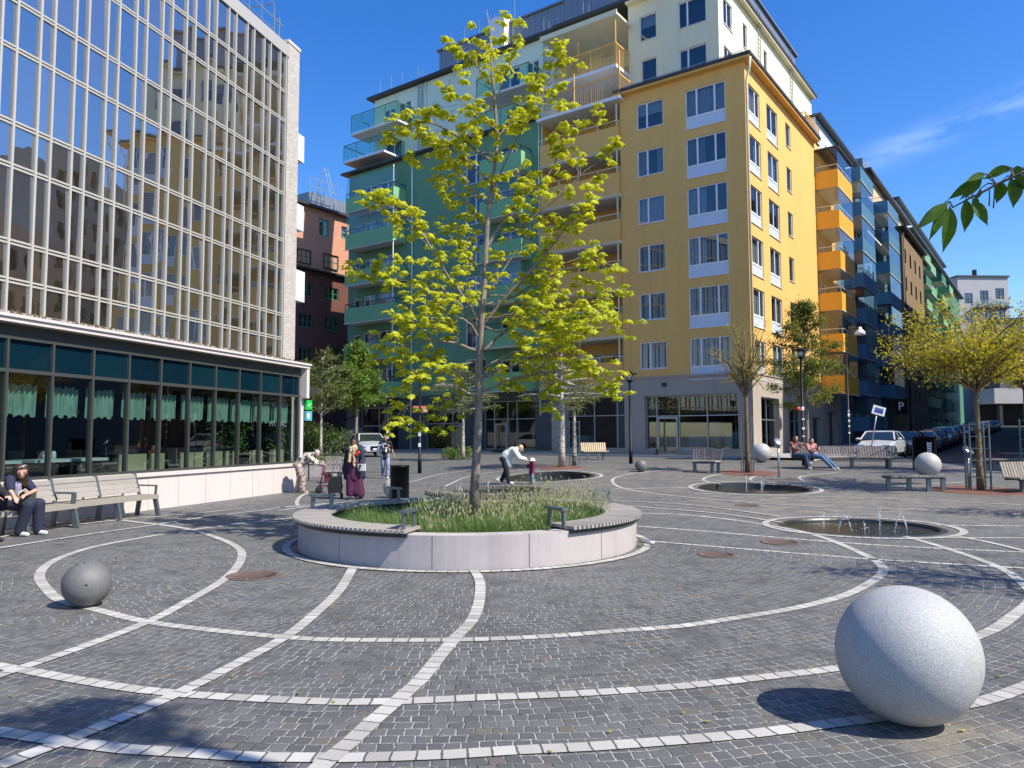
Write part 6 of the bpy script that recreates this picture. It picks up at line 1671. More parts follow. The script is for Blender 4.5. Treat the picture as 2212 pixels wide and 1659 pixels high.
# leaning street sign and parking sign
q = on(1874, 37.5); t = thing('street_sign', 'white sign with blue patch on a leaning pole in front of the white car', 'street sign', q)
zt = hz(880, 37.5) - q.z; xt = FX(1897, 37.5) - q.x
m = MB(); m.tube([(0, 0, 0), (xt * .97, 0, zt)], .03, 8); m.build('pole', X['galv'], t)
m = MB(); m.box(-.32, .32, -.06, -.03, -.22, .22); s_ = m.build('sign_panel', X['white'], t, loc=(xt, 0, zt - .22)); s_.rotation_euler = (0, R(16), 0)
m = MB(); m.box(-.22, .22, -.065, -.06, -.12, .1)
for k in range(6): m.box(-.2 + k * .07, -.16 + k * .07, -.065, -.06, .1, .13 + .02 * (k % 2)); m.box(-.22 + k * .075, -.19 + k * .075, -.065, -.06, -.15, -.12)
m.build('sign_patch', X['signblue'], s_)
m = MB()
for k in range(4): m.bar((-.17 + k * .1, -.067, .0 + .05 * (k % 2)), (-.09 + k * .1, -.067, .05 - .05 * (k % 2)), .025, .004)
m.build('sign_marks', X['white'], s_)
Pp = CC + BV * 15 + NV * 3.2; zt = 3.0
q = Vector((FX(1945, 52), 52, 0)); q.z = gz(q.x, q.y); t = thing('parking_sign', 'dark parking sign with white letter P before the dark shopfronts', 'parking sign', q)
m = MB(); m.tube([(0, 0, 0), (0, 0, hz(872, 52) - q.z)], .035, 8); m.build('pole', X['darksteel'], t)
m = MB(); m.box(-.45, .45, -.06, -.03, hz(898, 52) - q.z, hz(864, 52) - q.z); s_ = m.build('sign_panel', X['black'], t)
lettering('P', .8, X['white'], t, (0, -.075, hz(881, 52) - q.z), (R(90), 0, 0), 'sign_letter')

# =================================================================== road, kerb, low walls
RO0 = CC + NV * 4.3
m = MB(); U0, U1 = -4.0, 150.0; n = 90
def rp(u, o, dz): q = CC + BV * u + NV * o; return (q.x, q.y, gz(q.x, q.y) + dz)
for i in range(n):
    ua, ub = U0 + (U1 - U0) * i / n, U0 + (U1 - U0) * (i + 1) / n
    for j_ in range(5):
        oa, ob = 4.3 + 8.6 * j_ / 5, 4.3 + 8.6 * (j_ + 1) / 5
        m.face([rp(ua, oa, .02), rp(ub, oa, .02), rp(ub, ob, .02), rp(ua, ob, .02)], 0, True)
tag(m.build('road', X['asphalt']), 'asphalt street running up between the houses', kind='structure')
m = MB()
for i in range(n):
    ua, ub = U0 + (U1 - U0) * i / n, U0 + (U1 - U0) * (i + 1) / n
    for oa, ob in ((.1, 4.15),):
        m.face([rp(ua, oa, .12), rp(ub, oa, .12), rp(ub, ob, .12), rp(ua, ob, .12)], 0)
        m.face([rp(ua, ob, .12), rp(ub, ob, .12), rp(ub, ob + .1, .0), rp(ua, ob + .1, .0)], 0)
tag(m.build('pavement', X['kerb']), 'stone pavement along the street front', kind='structure')
m = MB()
for i in range(26):
    u = -1 + i * 1.3; a = CC + AV * u - BV * 2.2 ; b_ = CC + AV * (u + 1.29) - BV * 2.2
    m.obox((a + b_) / 2 + Vector((0, 0, gz(a.x, a.y) + .045)), AV * .645, BV * .12, Vector((0, 0, .055)))
tag(m.build('kerb', X['kerb']), 'pale granite kerb in front of the shops', kind='structure')
# left corner: low planted wall and railing by the pavilion
q = G(735, 1040)
t = thing('garden_wall', 'low pale stone wall with planting beside the pavilion end', 'garden wall', (0, 0, 0))
a = Vector((-8.6, 31.2, 0)); b_ = Vector((-6.5, 30.8, 0))
m = MB(); m.bar(a + Vector((0, 0, .33)), b_ + Vector((0, 0, .33)), .3, .7); m.bar(b_ + Vector((0, 0, .33)), b_ + Vector((-2.2, 7, .33)), .3, .7); m.build('wall', X['plinth'], t)
m = MB()
for k in range(500):
    s = rnd.random(); c = a.lerp(b_, s) + Vector((rnd.gauss(-.3, .3), rnd.gauss(.4, .3), .7)); blade(m, c, rnd.uniform(.15, .4), rnd.uniform(.05, .2), rnd.uniform(0, 6.3), .01)
m.build('planting', X['grass'], t)
m = MB()
for k in range(3):
    c = Vector((-7.7 + .62 * k, 28.7, 0)); m.bar(c, c + Vector((0, 0, 1.05)), .05, .05)
c0 = Vector((-7.7, 28.7, 0)); c1_ = Vector((-6.46, 28.7, 0))
for z_ in (.98, .62): m.bar(c0 + Vector((0, 0, z_)), c1_ + Vector((0, 0, z_)), .05, .05)
tag(m.build('hand_railing', X['shopframe']), 'dark green handrail behind the person with the walking frame', 'railing')
q = on(700, 58); t = thing('stair_ramp', 'concrete stair flank with dark handrail rising in the left gap', 'stairs', q)
m = MB()
for k in range(12): m.box(-1 + k * .3, -.7 + k * .3 + .02, 0, 2.2, 0, .16 * (k + 1))
m.build('steps', X['kerb'], t)
m = MB(); m.bar((-1, -.05, 1.0), (2.6, -.05, 2.95), .06, .06); 
for k in range(5): m.bar((-.9 + k * .85, -.05, .1 + k * .45), (-.9 + k * .85, -.05, 1.05 + k * .46), .04, .04)
m.build('handrail', X['black'], t)

# =================================================================== cars
X['carwhite'] = mat('silver_white_car_paint', (.62, .64, .67), .3, .2, .03, 2, 0, coat=.8)
X['cardark'] = mat('dark_blue_car_paint', (.025, .035, .05), .25, .2, .03, 2, 0, coat=.8)
X['carsilver'] = mat('blue_grey_car_paint', (.3, .34, .4), .28, .4, .03, 2, 0, coat=.8)
def car(lab, loc, rot, paint, grp='parked cars'):
    """sedan, local -y is the front, x across"""
    t = thing('parked_car', lab, 'car', loc, rot, grp)
    L, Wd = 4.6, .9
    st = [(-2.3, .34, .62, .70), (-2.2, .22, .70, .80), (-1.75, .2, .80, .87), (-1.0, .2, .94, .90), (-.2, .2, .98, .91), (.9, .2, 1.0, .91), (1.7, .2, 1.02, .89), (2.15, .25, .98, .82), (2.28, .36, .86, .74)]
    m = MB(); rings = []
    for y, zb, zt, hw in st:
        pr = [(-hw * .86, zb), (-hw, zb + .14), (-hw * 1.0, (zb + zt) / 2), (-hw * .95, zt - .1), (-hw * .82, zt - .015), (0, zt + .02), (hw * .82, zt - .015), (hw * .95, zt - .1), (hw, (zb + zt) / 2), (hw, zb + .14), (hw * .86, zb)]
        rings.append([(x, y, z) for x, z in pr])
    for i in range(len(rings) - 1):
        for j_ in range(10): m.face([rings[i][j_], rings[i][j_ + 1], rings[i + 1][j_ + 1], rings[i + 1][j_]], 0, True)
    m.face(rings[0]); m.face(rings[-1][::-1])
    m.build('body', X[paint], t)
    # cabin: pillars + roof, dark glass between
    lo = [(-1.0, .80), (1.75, .78)]; cab = [(-1.02, .97, .80), (-.35, 1.36, .64), (.0, 1.43, .62), (.8, 1.43, .62), (1.25, 1.34, .61), (1.9, 1.02, .74)]
    g = MB(); rf = MB()
    for i in range(len(cab) - 1):
        (y0, z0, w0), (y1, z1_, w1) = cab[i], cab[i + 1]
        zb0, zb1 = .95, .97
        tgt = rf if 1 <= i <= 3 else g
        tgt.face([(-w0, y0, z0), (w0, y0, z0), (w1, y1, z1_), (-w1, y1, z1_)], 0, False)
        for s in (-1, 1): g.face([(s * .82, y0, zb0), (s * .82, y1, zb1), (s * w1, y1, z1_ - .02), (s * w0, y0, z0 - .02)])
    g.build('windows', X['carglass'], t)
    for s in (-1, 1):
        rf.bar((s * .80, -1.02, .97), (s * .645, -.33, 1.38), .07, .05); rf.bar((s * .645, -.33, 1.385), (s * .63, 1.25, 1.38), .05, .05); rf.bar((s * .63, 1.25, 1.36), (s * .75, 1.9, 1.02), .1, .06); rf.bar((s * .825, .5, .96), (s * .645, .48, 1.4), .06, .05)
    rf.build('roof', X[paint], t)
    for s in (-1, 1):
        for y in (-1.4, 1.35):
            m = MB(); m.lathe([(.19, -.1), (.3, -.1), (.32, -.07), (.32, .07), (.3, .1), (.19, .1)], 20); w = m.build('wheel', X['tyre'], t, loc=(s * .82, y, .32)); w.rotation_euler = (0, R(90), 0)
            m = MB(); m.lathe([(0, .08), (.19, .09)], 14); m.lathe([(0, -.08), (.19, -.09)], 14); m.build('rim', X['alloy'], w)
        m = MB(); m.obox((s * .60, -2.235, .66), (.19, 0, 0), (0, .03, 0), (s * .0, .012, .055)); m.build('headlight', X['lamp'], t)
        m = MB(); m.ball((s * .98, -.72, 1.0), (.11, .08, .075), 10); m.build('mirror', X[paint], t)
    m = MB(); m.box(-.4, .4, -2.325, -2.27, .40, .66); m.box(-.75, -.5, -2.26, -2.2, .3, .42); m.box(.5, .75, -2.26, -2.2, .3, .42); m.build('grille', X['black'], t)
    m = MB(); m.box(-.26, .26, -2.345, -2.325, .42, .52); m.build('number_plate', X['white'], t)
    return t
def park(u, o): q = CC + BV * u + NV * o; return (q.x, q.y, gz(q.x, q.y) + .02)
RC = ROTB - R(90)                      # local -y (front) towards the square
carw = car('silver white car with pale bonnet parked nearest the square, behind the long bench', park(.9, 6.35), RC, 'carwhite')
card = car('dark blue car parked right behind the silver white car', park(9.2, 6.3), RC, 'cardark')
cars_ = car('blue grey car third in the parked row', park(14.6, 6.5), RC, 'carsilver')
for u, o, src, lab in [(20, 6.4, card, 'dark car fourth in the parked row'), (25.5, 6.5, cars_, 'grey car fifth in the parked row'), (31, 6.4, card, 'dark car sixth in the parked row'), (40, 6.5, card, 'dark car alone left of the tree guard, up the street'), (56, 6.6, cars_, 'grey car just right of the guarded trunk, up the street'),
                       (63, 6.6, card, 'dark car beside the grey one, up the street'), (71, 6.5, card, 'dark car second from the far end of the street'), (80, 6.5, cars_, 'grey car at the far end of the street')]:
    dup(src, park(u, o), RC, lab)
q = on(796, 47); car('pale silver car half hidden behind the woman in the headscarf', q, R(24), 'carwhite', None)
# =================================================================== people
def pmat(name, col, rough=.85, var=.12, pat=None, sc=14.):
    if not pat: return mat(name, col, rough, 0, var, 9, .2, 60)
    k = NT(name); n = k.noise(sc, 3, .6, k.obj()); f = k.ramp(n.outputs[0], .46, .54); c = k.mix(f, (*col, 1), (*pat, 1)); b = k.bsdf(Base_Color=c, Roughness=rough); return k.mat
X['skin_light'] = pmat('light_skin', (.55, .33, .24), .55, .05); X['skin_tan'] = pmat('tan_skin', (.34, .19, .12), .55, .05); X['skin_dark'] = pmat('dark_skin', (.12, .06, .04), .5, .05)
X['navy'] = pmat('navy_cloth', (.018, .022, .05)); X['lilac'] = pmat('lilac_shirt', (.42, .4, .58)); X['cloth_black'] = pmat('black_cloth', (.014, .014, .016)); X['cloth_white'] = pmat('off_white_jacket', (.62, .65, .6))
X['plum'] = pmat('plum_cloth', (.075, .012, .05)); X['denim'] = pmat('blue_denim', (.09, .15, .25)); X['denimdark'] = pmat('dark_denim', (.03, .06, .1)); X['jeanlight'] = pmat('pale_jeans', (.33, .38, .5), pat=(.16, .2, .32), sc=6)
X['camo'] = pmat('patterned_blouse', (.6, .55, .45), pat=(.05, .045, .06), sc=9); X['print'] = pmat('patterned_trousers', (.52, .42, .36), pat=(.2, .13, .13), sc=12); X['scarf'] = pmat('cream_patterned_scarf', (.62, .5, .3), pat=(.22, .12, .06), sc=16)
X['maroon'] = pmat('maroon_coat', (.17, .015, .045)); X['pinkshirt'] = pmat('rose_shirt', (.42, .2, .19)); X['brownred'] = pmat('brown_red_shirt', (.2, .07, .06)); X['hair_brown'] = pmat('brown_hair', (.06, .028, .015), .5, .3); X['hair_grey'] = pmat('grey_hair', (.45, .42, .38), .6, .2)
X['hair_blond'] = pmat('blond_hair', (.6, .42, .2), .6, .2); X['hair_dark'] = pmat('dark_hair', (.02, .012, .01), .5, .3); X['shoe_white'] = pmat('white_shoe', (.7, .7, .7)); X['shoe_dark'] = pmat('dark_shoe', (.03, .03, .04)); X['olivebag'] = pmat('olive_leather', (.06, .06, .045), .35); X['babyblue'] = pmat('toddler_trousers', (.2, .32, .36), pat=(.05, .12, .14), sc=14)
X['whitehat'] = pmat('white_sun_hat', (.75, .73, .72)); X['eye'] = pmat('eye', (.015, .012, .01), .3)

def skinned(mb, name, material, parent, vox, smooth=3):
    """union of limbs as one continuous surface"""
    o = mb.build(name, material, parent)
    md = o.modifiers.new('union', 'REMESH'); md.mode = 'VOXEL'; md.voxel_size = vox; md.use_smooth_shade = True
    ms = o.modifiers.new('soft', 'SMOOTH'); ms.factor = .5; ms.iterations = smooth
    dg = bpy.context.evaluated_depsgraph_get(); dg.update()
    me = bpy.data.meshes.new_from_object(o.evaluated_get(dg)); old = o.data; o.modifiers.clear(); o.data = me; bpy.data.meshes.remove(old)
    me.materials.clear(); me.materials.append(material)
    for p in me.polygons: p.use_smooth = True
    return o

def V(*a): return Vector(a)
def hand(mb, w, e, s=1., curl=.5, side=1):
    """palm, four unequal fingers and a thumb continuing the forearm e->w"""
    d = (w - e).normalized(); up = V(0, 0, 1) if abs(d.z) < .9 else V(0, -1, 0); a = d.cross(up).normalized(); n = a.cross(d)
    k = w + d * .075 * s
    for q in (-1.2, 0, 1.2): mb.caps(w + a * .012 * q * s, k + a * .02 * q * s, .019 * s, .015 * s, 8)
    for i, (off, ln) in enumerate(((-1.5, .062), (-.5, .075), (.5, .07), (1.5, .055))):
        b = k + a * (off * .0165 * s); c = b + (d * (1 - curl * .4) - n * curl * .6).normalized() * ln * .55 * s; f = c + (d * (1 - curl) - n * (curl + .2)).normalized() * ln * .5 * s
        mb.caps(b, c, .0092 * s, .0085 * s, 6); mb.caps(c, f, .0085 * s, .007 * s, 6)
    b = w + d * .025 * s + a * (side * .022 * s); c = b + (d * .7 + a * side * .8 - n * .3).normalized() * .04 * s; mb.caps(b, c, .012 * s, .01 * s, 6); mb.caps(c, c + (d + a * side * .2 - n * .3).normalized() * .03 * s, .01 * s, .008 * s, 6)

def person(lab, loc, rot, J, skin, s=1., vox=.011, face=None, wear=(), hairc=None, hair='short', shoes=None, grp=None, curl=.5):
    """J: joint positions, facing local -y. body is one mesh; clothes and hair are its parts"""
    t = thing('person', lab, 'person', loc, rot, grp)
    b = MB(); g = J
    pel, ch, nk, hd = g['pel'], g['chest'], g['neck'], g['head']
    b.caps(pel + V(-.07, 0, 0) * s, pel + V(.07, 0, 0) * s, .105 * s, .105 * s, 12); b.caps(pel, ch, .115 * s, .13 * s, 14); b.caps(ch + V(-.08, 0, 0) * s, ch + V(.08, 0, 0) * s, .11 * s, .11 * s, 12)
    b.caps(g['shL'], g['shR'], .062 * s, .062 * s, 10); b.caps(ch, nk, .1 * s, .055 * s, 10); b.caps(nk, hd, .052 * s, .055 * s, 10)
    f = (face or V(0, -1, 0)).normalized(); sd = f.cross(V(0, 0, 1)); sd = sd.normalized() if sd.length > .1 else V(1, 0, 0); up = sd.cross(f)
    R_ = .098 * s
    b.ball(tuple(hd + up * .03 * s), (.078 * s, .09 * s, .105 * s), 16); b.caps(hd - up * .05 * s + f * .035 * s, hd + f * .03 * s, .052 * s, .07 * s, 10)
    b.caps(hd + f * .092 * s + up * .02 * s, hd + f * .108 * s - up * .012 * s, .009 * s, .015 * s, 8)      # nose
    for q in (-1, 1): b.caps(hd + sd * (.08 * q * s) + up * .02 * s, hd + sd * (.084 * q * s) - up * .02 * s, .016 * s, .012 * s, 6)
    b.caps(hd - up * .052 * s + f * .082 * s - sd * .02 * s, hd - up * .052 * s + f * .082 * s + sd * .02 * s, .011 * s, .011 * s, 6)   # lips
    for q in ('L', 'R'):
        b.caps(g['sh' + q], g['el' + q], .05 * s, .04 * s, 10); b.caps(g['el' + q], g['wr' + q], .04 * s, .027 * s, 10); hand(b, g['wr' + q], g['el' + q], s, curl, 1 if q == 'L' else -1)
        b.caps(g['hip' + q], g['kn' + q], .082 * s, .056 * s, 12); b.caps(g['kn' + q], g['an' + q], .056 * s, .036 * s, 10)
        toe = g.get('toe' + q) or (g['an' + q] + V(0, -.16, -.05) * s); b.caps(g['an' + q] + V(0, .03, -.04) * s, toe, .036 * s, .028 * s, 8)
    body = skinned(b, 'body', X[skin], t, vox * s if s < .7 else vox)
    e = MB()
    for q in (-1, 1): e.ball(tuple(hd + sd * (.033 * q * s) + f * .088 * s + up * .03 * s), .011 * s, 8)
    e.build('eyes', X['eye'], t)
    for nm, mt, segs, extra in wear:
        m = MB()
        for a, c, r0, r1 in segs:
            pa = g[a] if isinstance(a, str) else a; pc = g[c] if isinstance(c, str) else c; m.caps(pa, pc, r0 * s, r1 * s, 12)
        for c_, r_ in extra: m.ball(tuple(c_), r_, 14)
        skinned(m, nm, X[mt], t, max(.014 * s, .009), 2)
    if hairc:
        h = MB(); c = hd + up * .05 * s - f * .018 * s; h.ball(tuple(c), (.09 * s, .1 * s, .098 * s), 16)
        if hair == 'long':
            for q in (-1, 0, 1): h.caps(c - f * .05 * s + sd * (.05 * q * s), hd - f * .085 * s + sd * (.07 * q * s) - V(0, 0, .25) * s, .06 * s, .04 * s, 10)
            for q in (-1, 1): h.caps(c + sd * .065 * q * s, hd + sd * (.085 * q * s) - V(0, 0, .2) * s - f * .02 * s, .04 * s, .025 * s, 8)
        if hair == 'bob':
            for q in (-1, 0, 1): h.caps(c - f * .04 * s, hd - f * .06 * s + sd * (.06 * q * s) - up * .06 * s, .06 * s, .04 * s, 10)
        # cut away the face side
        o = skinned(h, 'hair', X[hairc], t, .012 * s)
        vs = o.data.vertices
        for v in vs:
            rel = v.co - hd; df = rel.dot(f)
            if df > .03 * s and rel.dot(up) < .075 * s: v.co -= f * (df - .03 * s)
    if shoes:
        for q in ('L', 'R'):
            m = MB(); a = g['an' + q]; toe = g.get('toe' + q) or (a + V(0, -.16, -.05) * s); m.caps(a + V(0, .035, -.035) * s, toe, .046 * s, .037 * s, 10); m.caps(a + V(0, .01, .0) * s, a + V(0, .01, -.03) * s, .046 * s, .046 * s, 8); skinned(m, 'shoe', X[shoes], t, .012)
    return t, body
def std(h=1.7, lean=0., over={}):
    k = h / 1.7
    J = dict(pel=V(0, 0, .92), chest=V(0, 0, 1.27), neck=V(0, 0, 1.43), head=V(0, -.02, 1.55), shL=V(.17, 0, 1.38), shR=V(-.17, 0, 1.38), elL=V(.21, .02, 1.1), elR=V(-.21, .02, 1.1), wrL=V(.22, -.06, .86), wrR=V(-.22, -.06, .86),
             hipL=V(.085, 0, .88), hipR=V(-.085, 0, .88), knL=V(.095, -.03, .48), knR=V(-.095, -.03, .48), anL=V(.1, 0, .085), anR=V(-.1, 0, .085))
    for q in J: J[q] = J[q] * k
    for q, v in over.items(): J[q] = v
    return J
TOP = lambda r=.02, slv=True: [('pel', 'chest', .115 + r, .135 + r), ('chest', 'neck', .125 + r, .06 + r), ('shL', 'shR', .07 + r, .07 + r), ('shL', 'elL', .058 + r, .05 + r), ('shR', 'elR', .058 + r, .05 + r)] + ([('elL', 'wrL', .05 + r, .04 + r), ('elR', 'wrR', .05 + r, .04 + r)] if slv else [])
LEGS = lambda r=.018: [('pel', 'hipL', .12 + r, .1 + r), ('pel', 'hipR', .12 + r, .1 + r), ('hipL', 'knL', .088 + r, .066 + r), ('hipR', 'knR', .088 + r, .066 + r), ('knL', 'anL', .066 + r, .05 + r), ('knR', 'anR', .066 + r, .05 + r)]
# --- man in black T-shirt, walking towards us with a jacket on one arm
p = on(833, 29.9)
J = std(1.72, over=dict(knL=V(.1, -.1, .5), anL=V(.1, -.06, .09), knR=V(-.09, .02, .48), anR=V(-.1, .2, .12), elR=V(-.27, -.04, 1.12), wrR=V(-.08, -.2, 1.2), elL=V(.26, .05, 1.14), wrL=V(.33, -.02, .9)))
t, _ = person('grey haired man in black T-shirt and pale jeans walking with a jacket over one arm', p, R(8), J, 'skin_tan', wear=[('t_shirt', 'cloth_black', TOP(.018, False)[:3] + [('shL', J['shL'].lerp(J['elL'], .7), .075, .07), ('shR', J['shR'].lerp(J['elR'], .7), .075, .07), ('pel', V(0, 0, .85), .14, .14)], []), ('trousers', 'jeanlight', LEGS(.014), [])], hairc='hair_grey', shoes='shoe_white')
m = MB(); m.caps(V(-.2, -.12, 1.3), V(.0, -.2, 1.36), .06, .05); m.caps(V(-.24, -.1, 1.28), V(-.3, -.08, .98), .07, .06); m.caps(V(-.1, -.2, 1.3), V(-.06, -.21, 1.1), .05, .03); skinned(m, 'carried_jacket', X['jeanlight'], t, .014)
m = MB(); m.box(.0, .07, -.19, -.175, 1.05, 1.18); m.box(-.02, .1, -.19, -.175, 1.2, 1.23); m.build('shirt_print', X['white'], t)
# --- woman in headscarf with shopping trolley
p = on(766, 20.6)
J = std(1.63, over=dict(elR=V(-.24, .06, 1.02), wrR=V(-.28, .02, .78), elL=V(.24, .0, 1.05), wrL=V(.22, -.16, .9), knL=V(.1, -.04, .46), anL=V(.12, .06, .09), knR=V(-.08, -.1, .47), anR=V(-.08, -.12, .09)))
t, _ = person('woman in dark headscarf, plum dress and cream patterned scarf pulling a black shopping trolley', p, R(-4), J, 'skin_dark', wear=[
    ('coat', 'navy', [('pel', 'chest', .15, .15), ('chest', 'neck', .14, .08), ('shL', 'shR', .09, .09), ('shL', 'elL', .08, .075), ('shR', 'elR', .08, .075), ('elL', 'wrL', .072, .06), ('elR', 'wrR', .072, .06), (V(.16, .06, .95), V(.2, .08, .62), .09, .11), (V(-.16, .06, .95), V(-.21, .06, .6), .09, .1)], []),
    ('dress', 'plum', [(V(0, -.02, 1.0), V(0, -.02, .6), .15, .17), (V(-.08, -.06, .6), V(-.09, -.08, .16), .12, .1), (V(.08, .03, .6), V(.14, .06, .14), .15, .15), (V(.05, .02, .5), V(.05, .03, .2), .14, .15)], []),
    ('scarf', 'scarf', [(V(-.06, -.1, 1.36), V(.06, -.1, 1.36), .07, .07), (V(-.05, -.14, 1.33), V(-.09, -.17, 1.02), .055, .05), (V(.03, -.15, 1.33), V(.05, -.18, .9), .05, .035), (V(0, -.04, 1.4), V(0, -.03, 1.42), .1, .09)], [])], shoes='shoe_dark')
m = MB(); hd = J['head']; m.ball(tuple(hd + V(0, .03, .03)), (.105, .11, .125), 16); m.caps(hd + V(0, .04, 0), V(0, .03, 1.36), .1, .12)
o = skinned(m, 'headscarf', X['cloth_black'], t, .012)
for v in o.data.vertices:
    rel = v.co - hd
    if rel.y < -.03 and rel.z < .085: v.co.y = hd.y - .03
m = MB(); m.caps(V(.1, -.17, 1.2), V(.17, -.16, 1.26), .05, .045); skinned(m, 'red_glove', X['red'], t, .012)
m = MB(); m.obox(V(.26, -.16, .86), (.1, 0, 0), (0, .04, 0), (0, 0, .09)); m.build('handbag', X['cloth_white'], t)
q = p + V(-.52, .05, 0); t = thing('shopping_trolley', 'black wheeled shopping trolley pulled by the woman in the headscarf', 'trolley', q)
m = MB(); pr = [(-.15, .17), (.15, .17), (.185, .34), (.12, .60), (-.12, .60), (-.185, .34)]
for y in (0,):
    f0 = [(x, -.13, z) for x, z in pr]; f1 = [(x, .13, z) for x, z in pr]; m.face(f0); m.face(f1[::-1])
    for i in range(6): m.face([f0[i], f1[i], f1[(i + 1) % 6], f0[(i + 1) % 6]])
m.build('bag', X['cloth_black'], t)
for s in (-1, 1):
    m = MB(); m.lathe([(.05, -.02), (.085, -.02), (.085, .02), (.05, .02)], 16); w = m.build('wheel', X['tyre'], t, loc=(s * .17, .05, .085)); w.rotation_euler = (0, R(90), 0)
m = MB(); m.tube([(-.1, .15, .1), (-.1, .15, .95), (.1, .15, .95), (.1, .15, .1)], .012, 6); m.bar((-.17, .05, .085), (.17, .05, .085), .015, .015); m.build('handle', X['galv'], t)
# --- bent person with rollator
p = on(654, 22.8)
J = dict(pel=V(-.1, 0, .84), chest=V(.16, 0, 1.06), neck=V(.3, 0, 1.14), head=V(.42, 0, 1.15), shL=V(.22, .17, 1.1), shR=V(.22, -.17, 1.1), elL=V(.4, .22, .9), elR=V(.4, -.22, .9), wrL=V(.58, .22, .86), wrR=V(.58, -.22, .86),
         hipL=V(-.1, .09, .8), hipR=V(-.1, -.09, .8), knL=V(-.06, .1, .44), knR=V(.04, -.1, .45), anL=V(-.14, .1, .1), anR=V(.02, -.1, .09), toeL=V(.0, .1, .04), toeR=V(.17, -.1, .04))
t, _ = person('stooped person in patterned blouse and trousers leaning on a walking frame', p, R(12), J, 'skin_light', face=V(.8, 0, -.6), wear=[('blouse', 'camo', TOP(.03), [(V(0, 0, .96), .17)]), ('trousers', 'print', LEGS(.03), [])], hairc='hair_grey', hair='short')
q = p + V(.62, .1, 0); t = thing('walking_frame', 'maroon four wheeled walking frame with seat pushed by the stooped person', 'walking frame', q, R(12))
for x, y in ((-.12, -.25), (-.12, .25), (.32, -.25), (.32, .25)):
    m = MB(); m.lathe([(.05, -.018), (.1, -.018), (.1, .018), (.05, .018)], 18); w = m.build('wheel', X['tyre'], t, loc=(x, y, .1)); w.rotation_euler = (R(90), 0, 0)
    m = MB(); m.lathe([(0, .012), (.05, .014)], 10); m.lathe([(0, -.012), (.05, -.014)], 10); m.build('rim', X['alloy'], w)
m = MB()
for y in (-.25, .25):
    m.tube([(-.12, y, .1), (-.02, y, .55), (.0, y, .84), (-.16, y, .88)], .016, 8); m.tube([(.32, y, .1), (.1, y, .55), (-.02, y, .62)], .016, 8); m.bar((-.1, y, .2), (.3, y, .2), .02, .02)
m.bar((.1, -.25, .55), (.1, .25, .55), .02, .02); m.build('frame', X['maroon'], t)
m = MB(); m.box(-.05, .25, -.22, .22, .54, .575); m.build('seat', X['cloth_black'], t)
m = MB(); m.obox((.16, 0, .42), (.1, 0, 0), (0, .17, 0), (0, 0, .1)); m.build('basket', X['maroon'], t)
# --- adult bending to the toddler
p = on(1100, 25.6)
J = dict(pel=V(-.2, 0, .88), chest=V(.1, 0, 1.1), neck=V(.26, 0, 1.18), head=V(.38, 0, 1.19), shL=V(.18, .17, 1.14), shR=V(.18, -.17, 1.14), elL=V(.32, .2, .9), elR=V(.34, -.2, .9), wrL=V(.5, .12, .84), wrR=V(.54, -.14, .85),
         hipL=V(-.2, .09, .85), hipR=V(-.2, -.09, .85), knL=V(-.12, .1, .46), knR=V(-.08, -.1, .46), anL=V(-.28, .1, .14), anR=V(-.02, -.1, .09), toeL=V(-.14, .1, .06), toeR=V(.13, -.1, .04))
t, _ = person('blond adult in off-white jacket bending down to the toddler', p, R(-6), J, 'skin_light', face=V(.85, -.2, -.5), wear=[('jacket', 'cloth_white', TOP(.035) + [(V(-.12, -.02, .98), V(.02, -.08, .62), .15, .09), (V(-.05, 0, 1.0), V(-.16, 0, .9), .18, .17)], []), ('trousers', 'cloth_black', LEGS(.02), [])], hairc='hair_blond', hair='short', shoes='shoe_white')
p = on(1149, 25.4)
J = std(.88); 
for q in J: J[q] = J[q].copy()
J['head'] = V(0, -.01, .75); J['neck'] = V(0, 0, .66); J['elR'] = V(-.13, -.05, .55); J['wrR'] = V(-.14, -.13, .6)
s = .62
t, _ = person('toddler in maroon coat and white sun hat in front of the bending adult', p, R(-70), J, 'skin_light', s=s, wear=[('coat', 'maroon', [('pel', 'chest', .17, .17), ('chest', 'neck', .16, .1), ('shL', 'elL', .1, .09), ('shR', 'elR', .1, .09), ('elL', 'wrL', .09, .075), ('elR', 'wrR', .09, .075), ('pel', V(0, 0, .36), .18, .19)], []), ('trousers', 'babyblue', LEGS(.035), [])], shoes='shoe_dark')
m = MB(); m.ball((0, .0, .80), (.085, .09, .075), 14); m.lathe([(.075, .0), (.12, -.015), (.12, -.005), (.075, .012)], 18, (0, 0, .785)); m.build('sun_hat', X['whitehat'], t)
# --- seated pair on the long bench
def seated(lean=0., over={}, k=1.):
    J = dict(pel=V(0, .05, .55), chest=V(0, .14, .88), neck=V(0, .12, 1.04), head=V(0, .08, 1.16), shL=V(.17, .12, .99), shR=V(-.17, .12, .99), elL=V(.22, -.02, .76), elR=V(-.22, -.02, .76), wrL=V(.06, -.16, .86), wrR=V(-.06, -.16, .86),
             hipL=V(.09, .02, .53), hipR=V(-.09, .02, .53), knL=V(.1, -.4, .52), knR=V(-.1, -.4, .52), anL=V(.1, -.46, .09), anR=V(-.1, -.44, .09))
    for q, v in over.items(): J[q] = v
    return J
bx = V(math.cos(LBR), math.sin(LBR), 0)
p1 = G(1722, 1013); q1 = V(p1.x + .02, p1.y + .05, gz(p1.x, p1.y))
J = seated(over=dict(wrL=V(.02, -.2, .98), wrR=V(-.02, -.22, .95), elL=V(.2, -.08, .84), elR=V(-.2, -.1, .84), head=V(.0, .04, 1.17), knL=V(.22, -.38, .56), anL=V(.28, -.3, .28), knR=V(.05, -.42, .53), anR=V(.12, -.5, .09)))
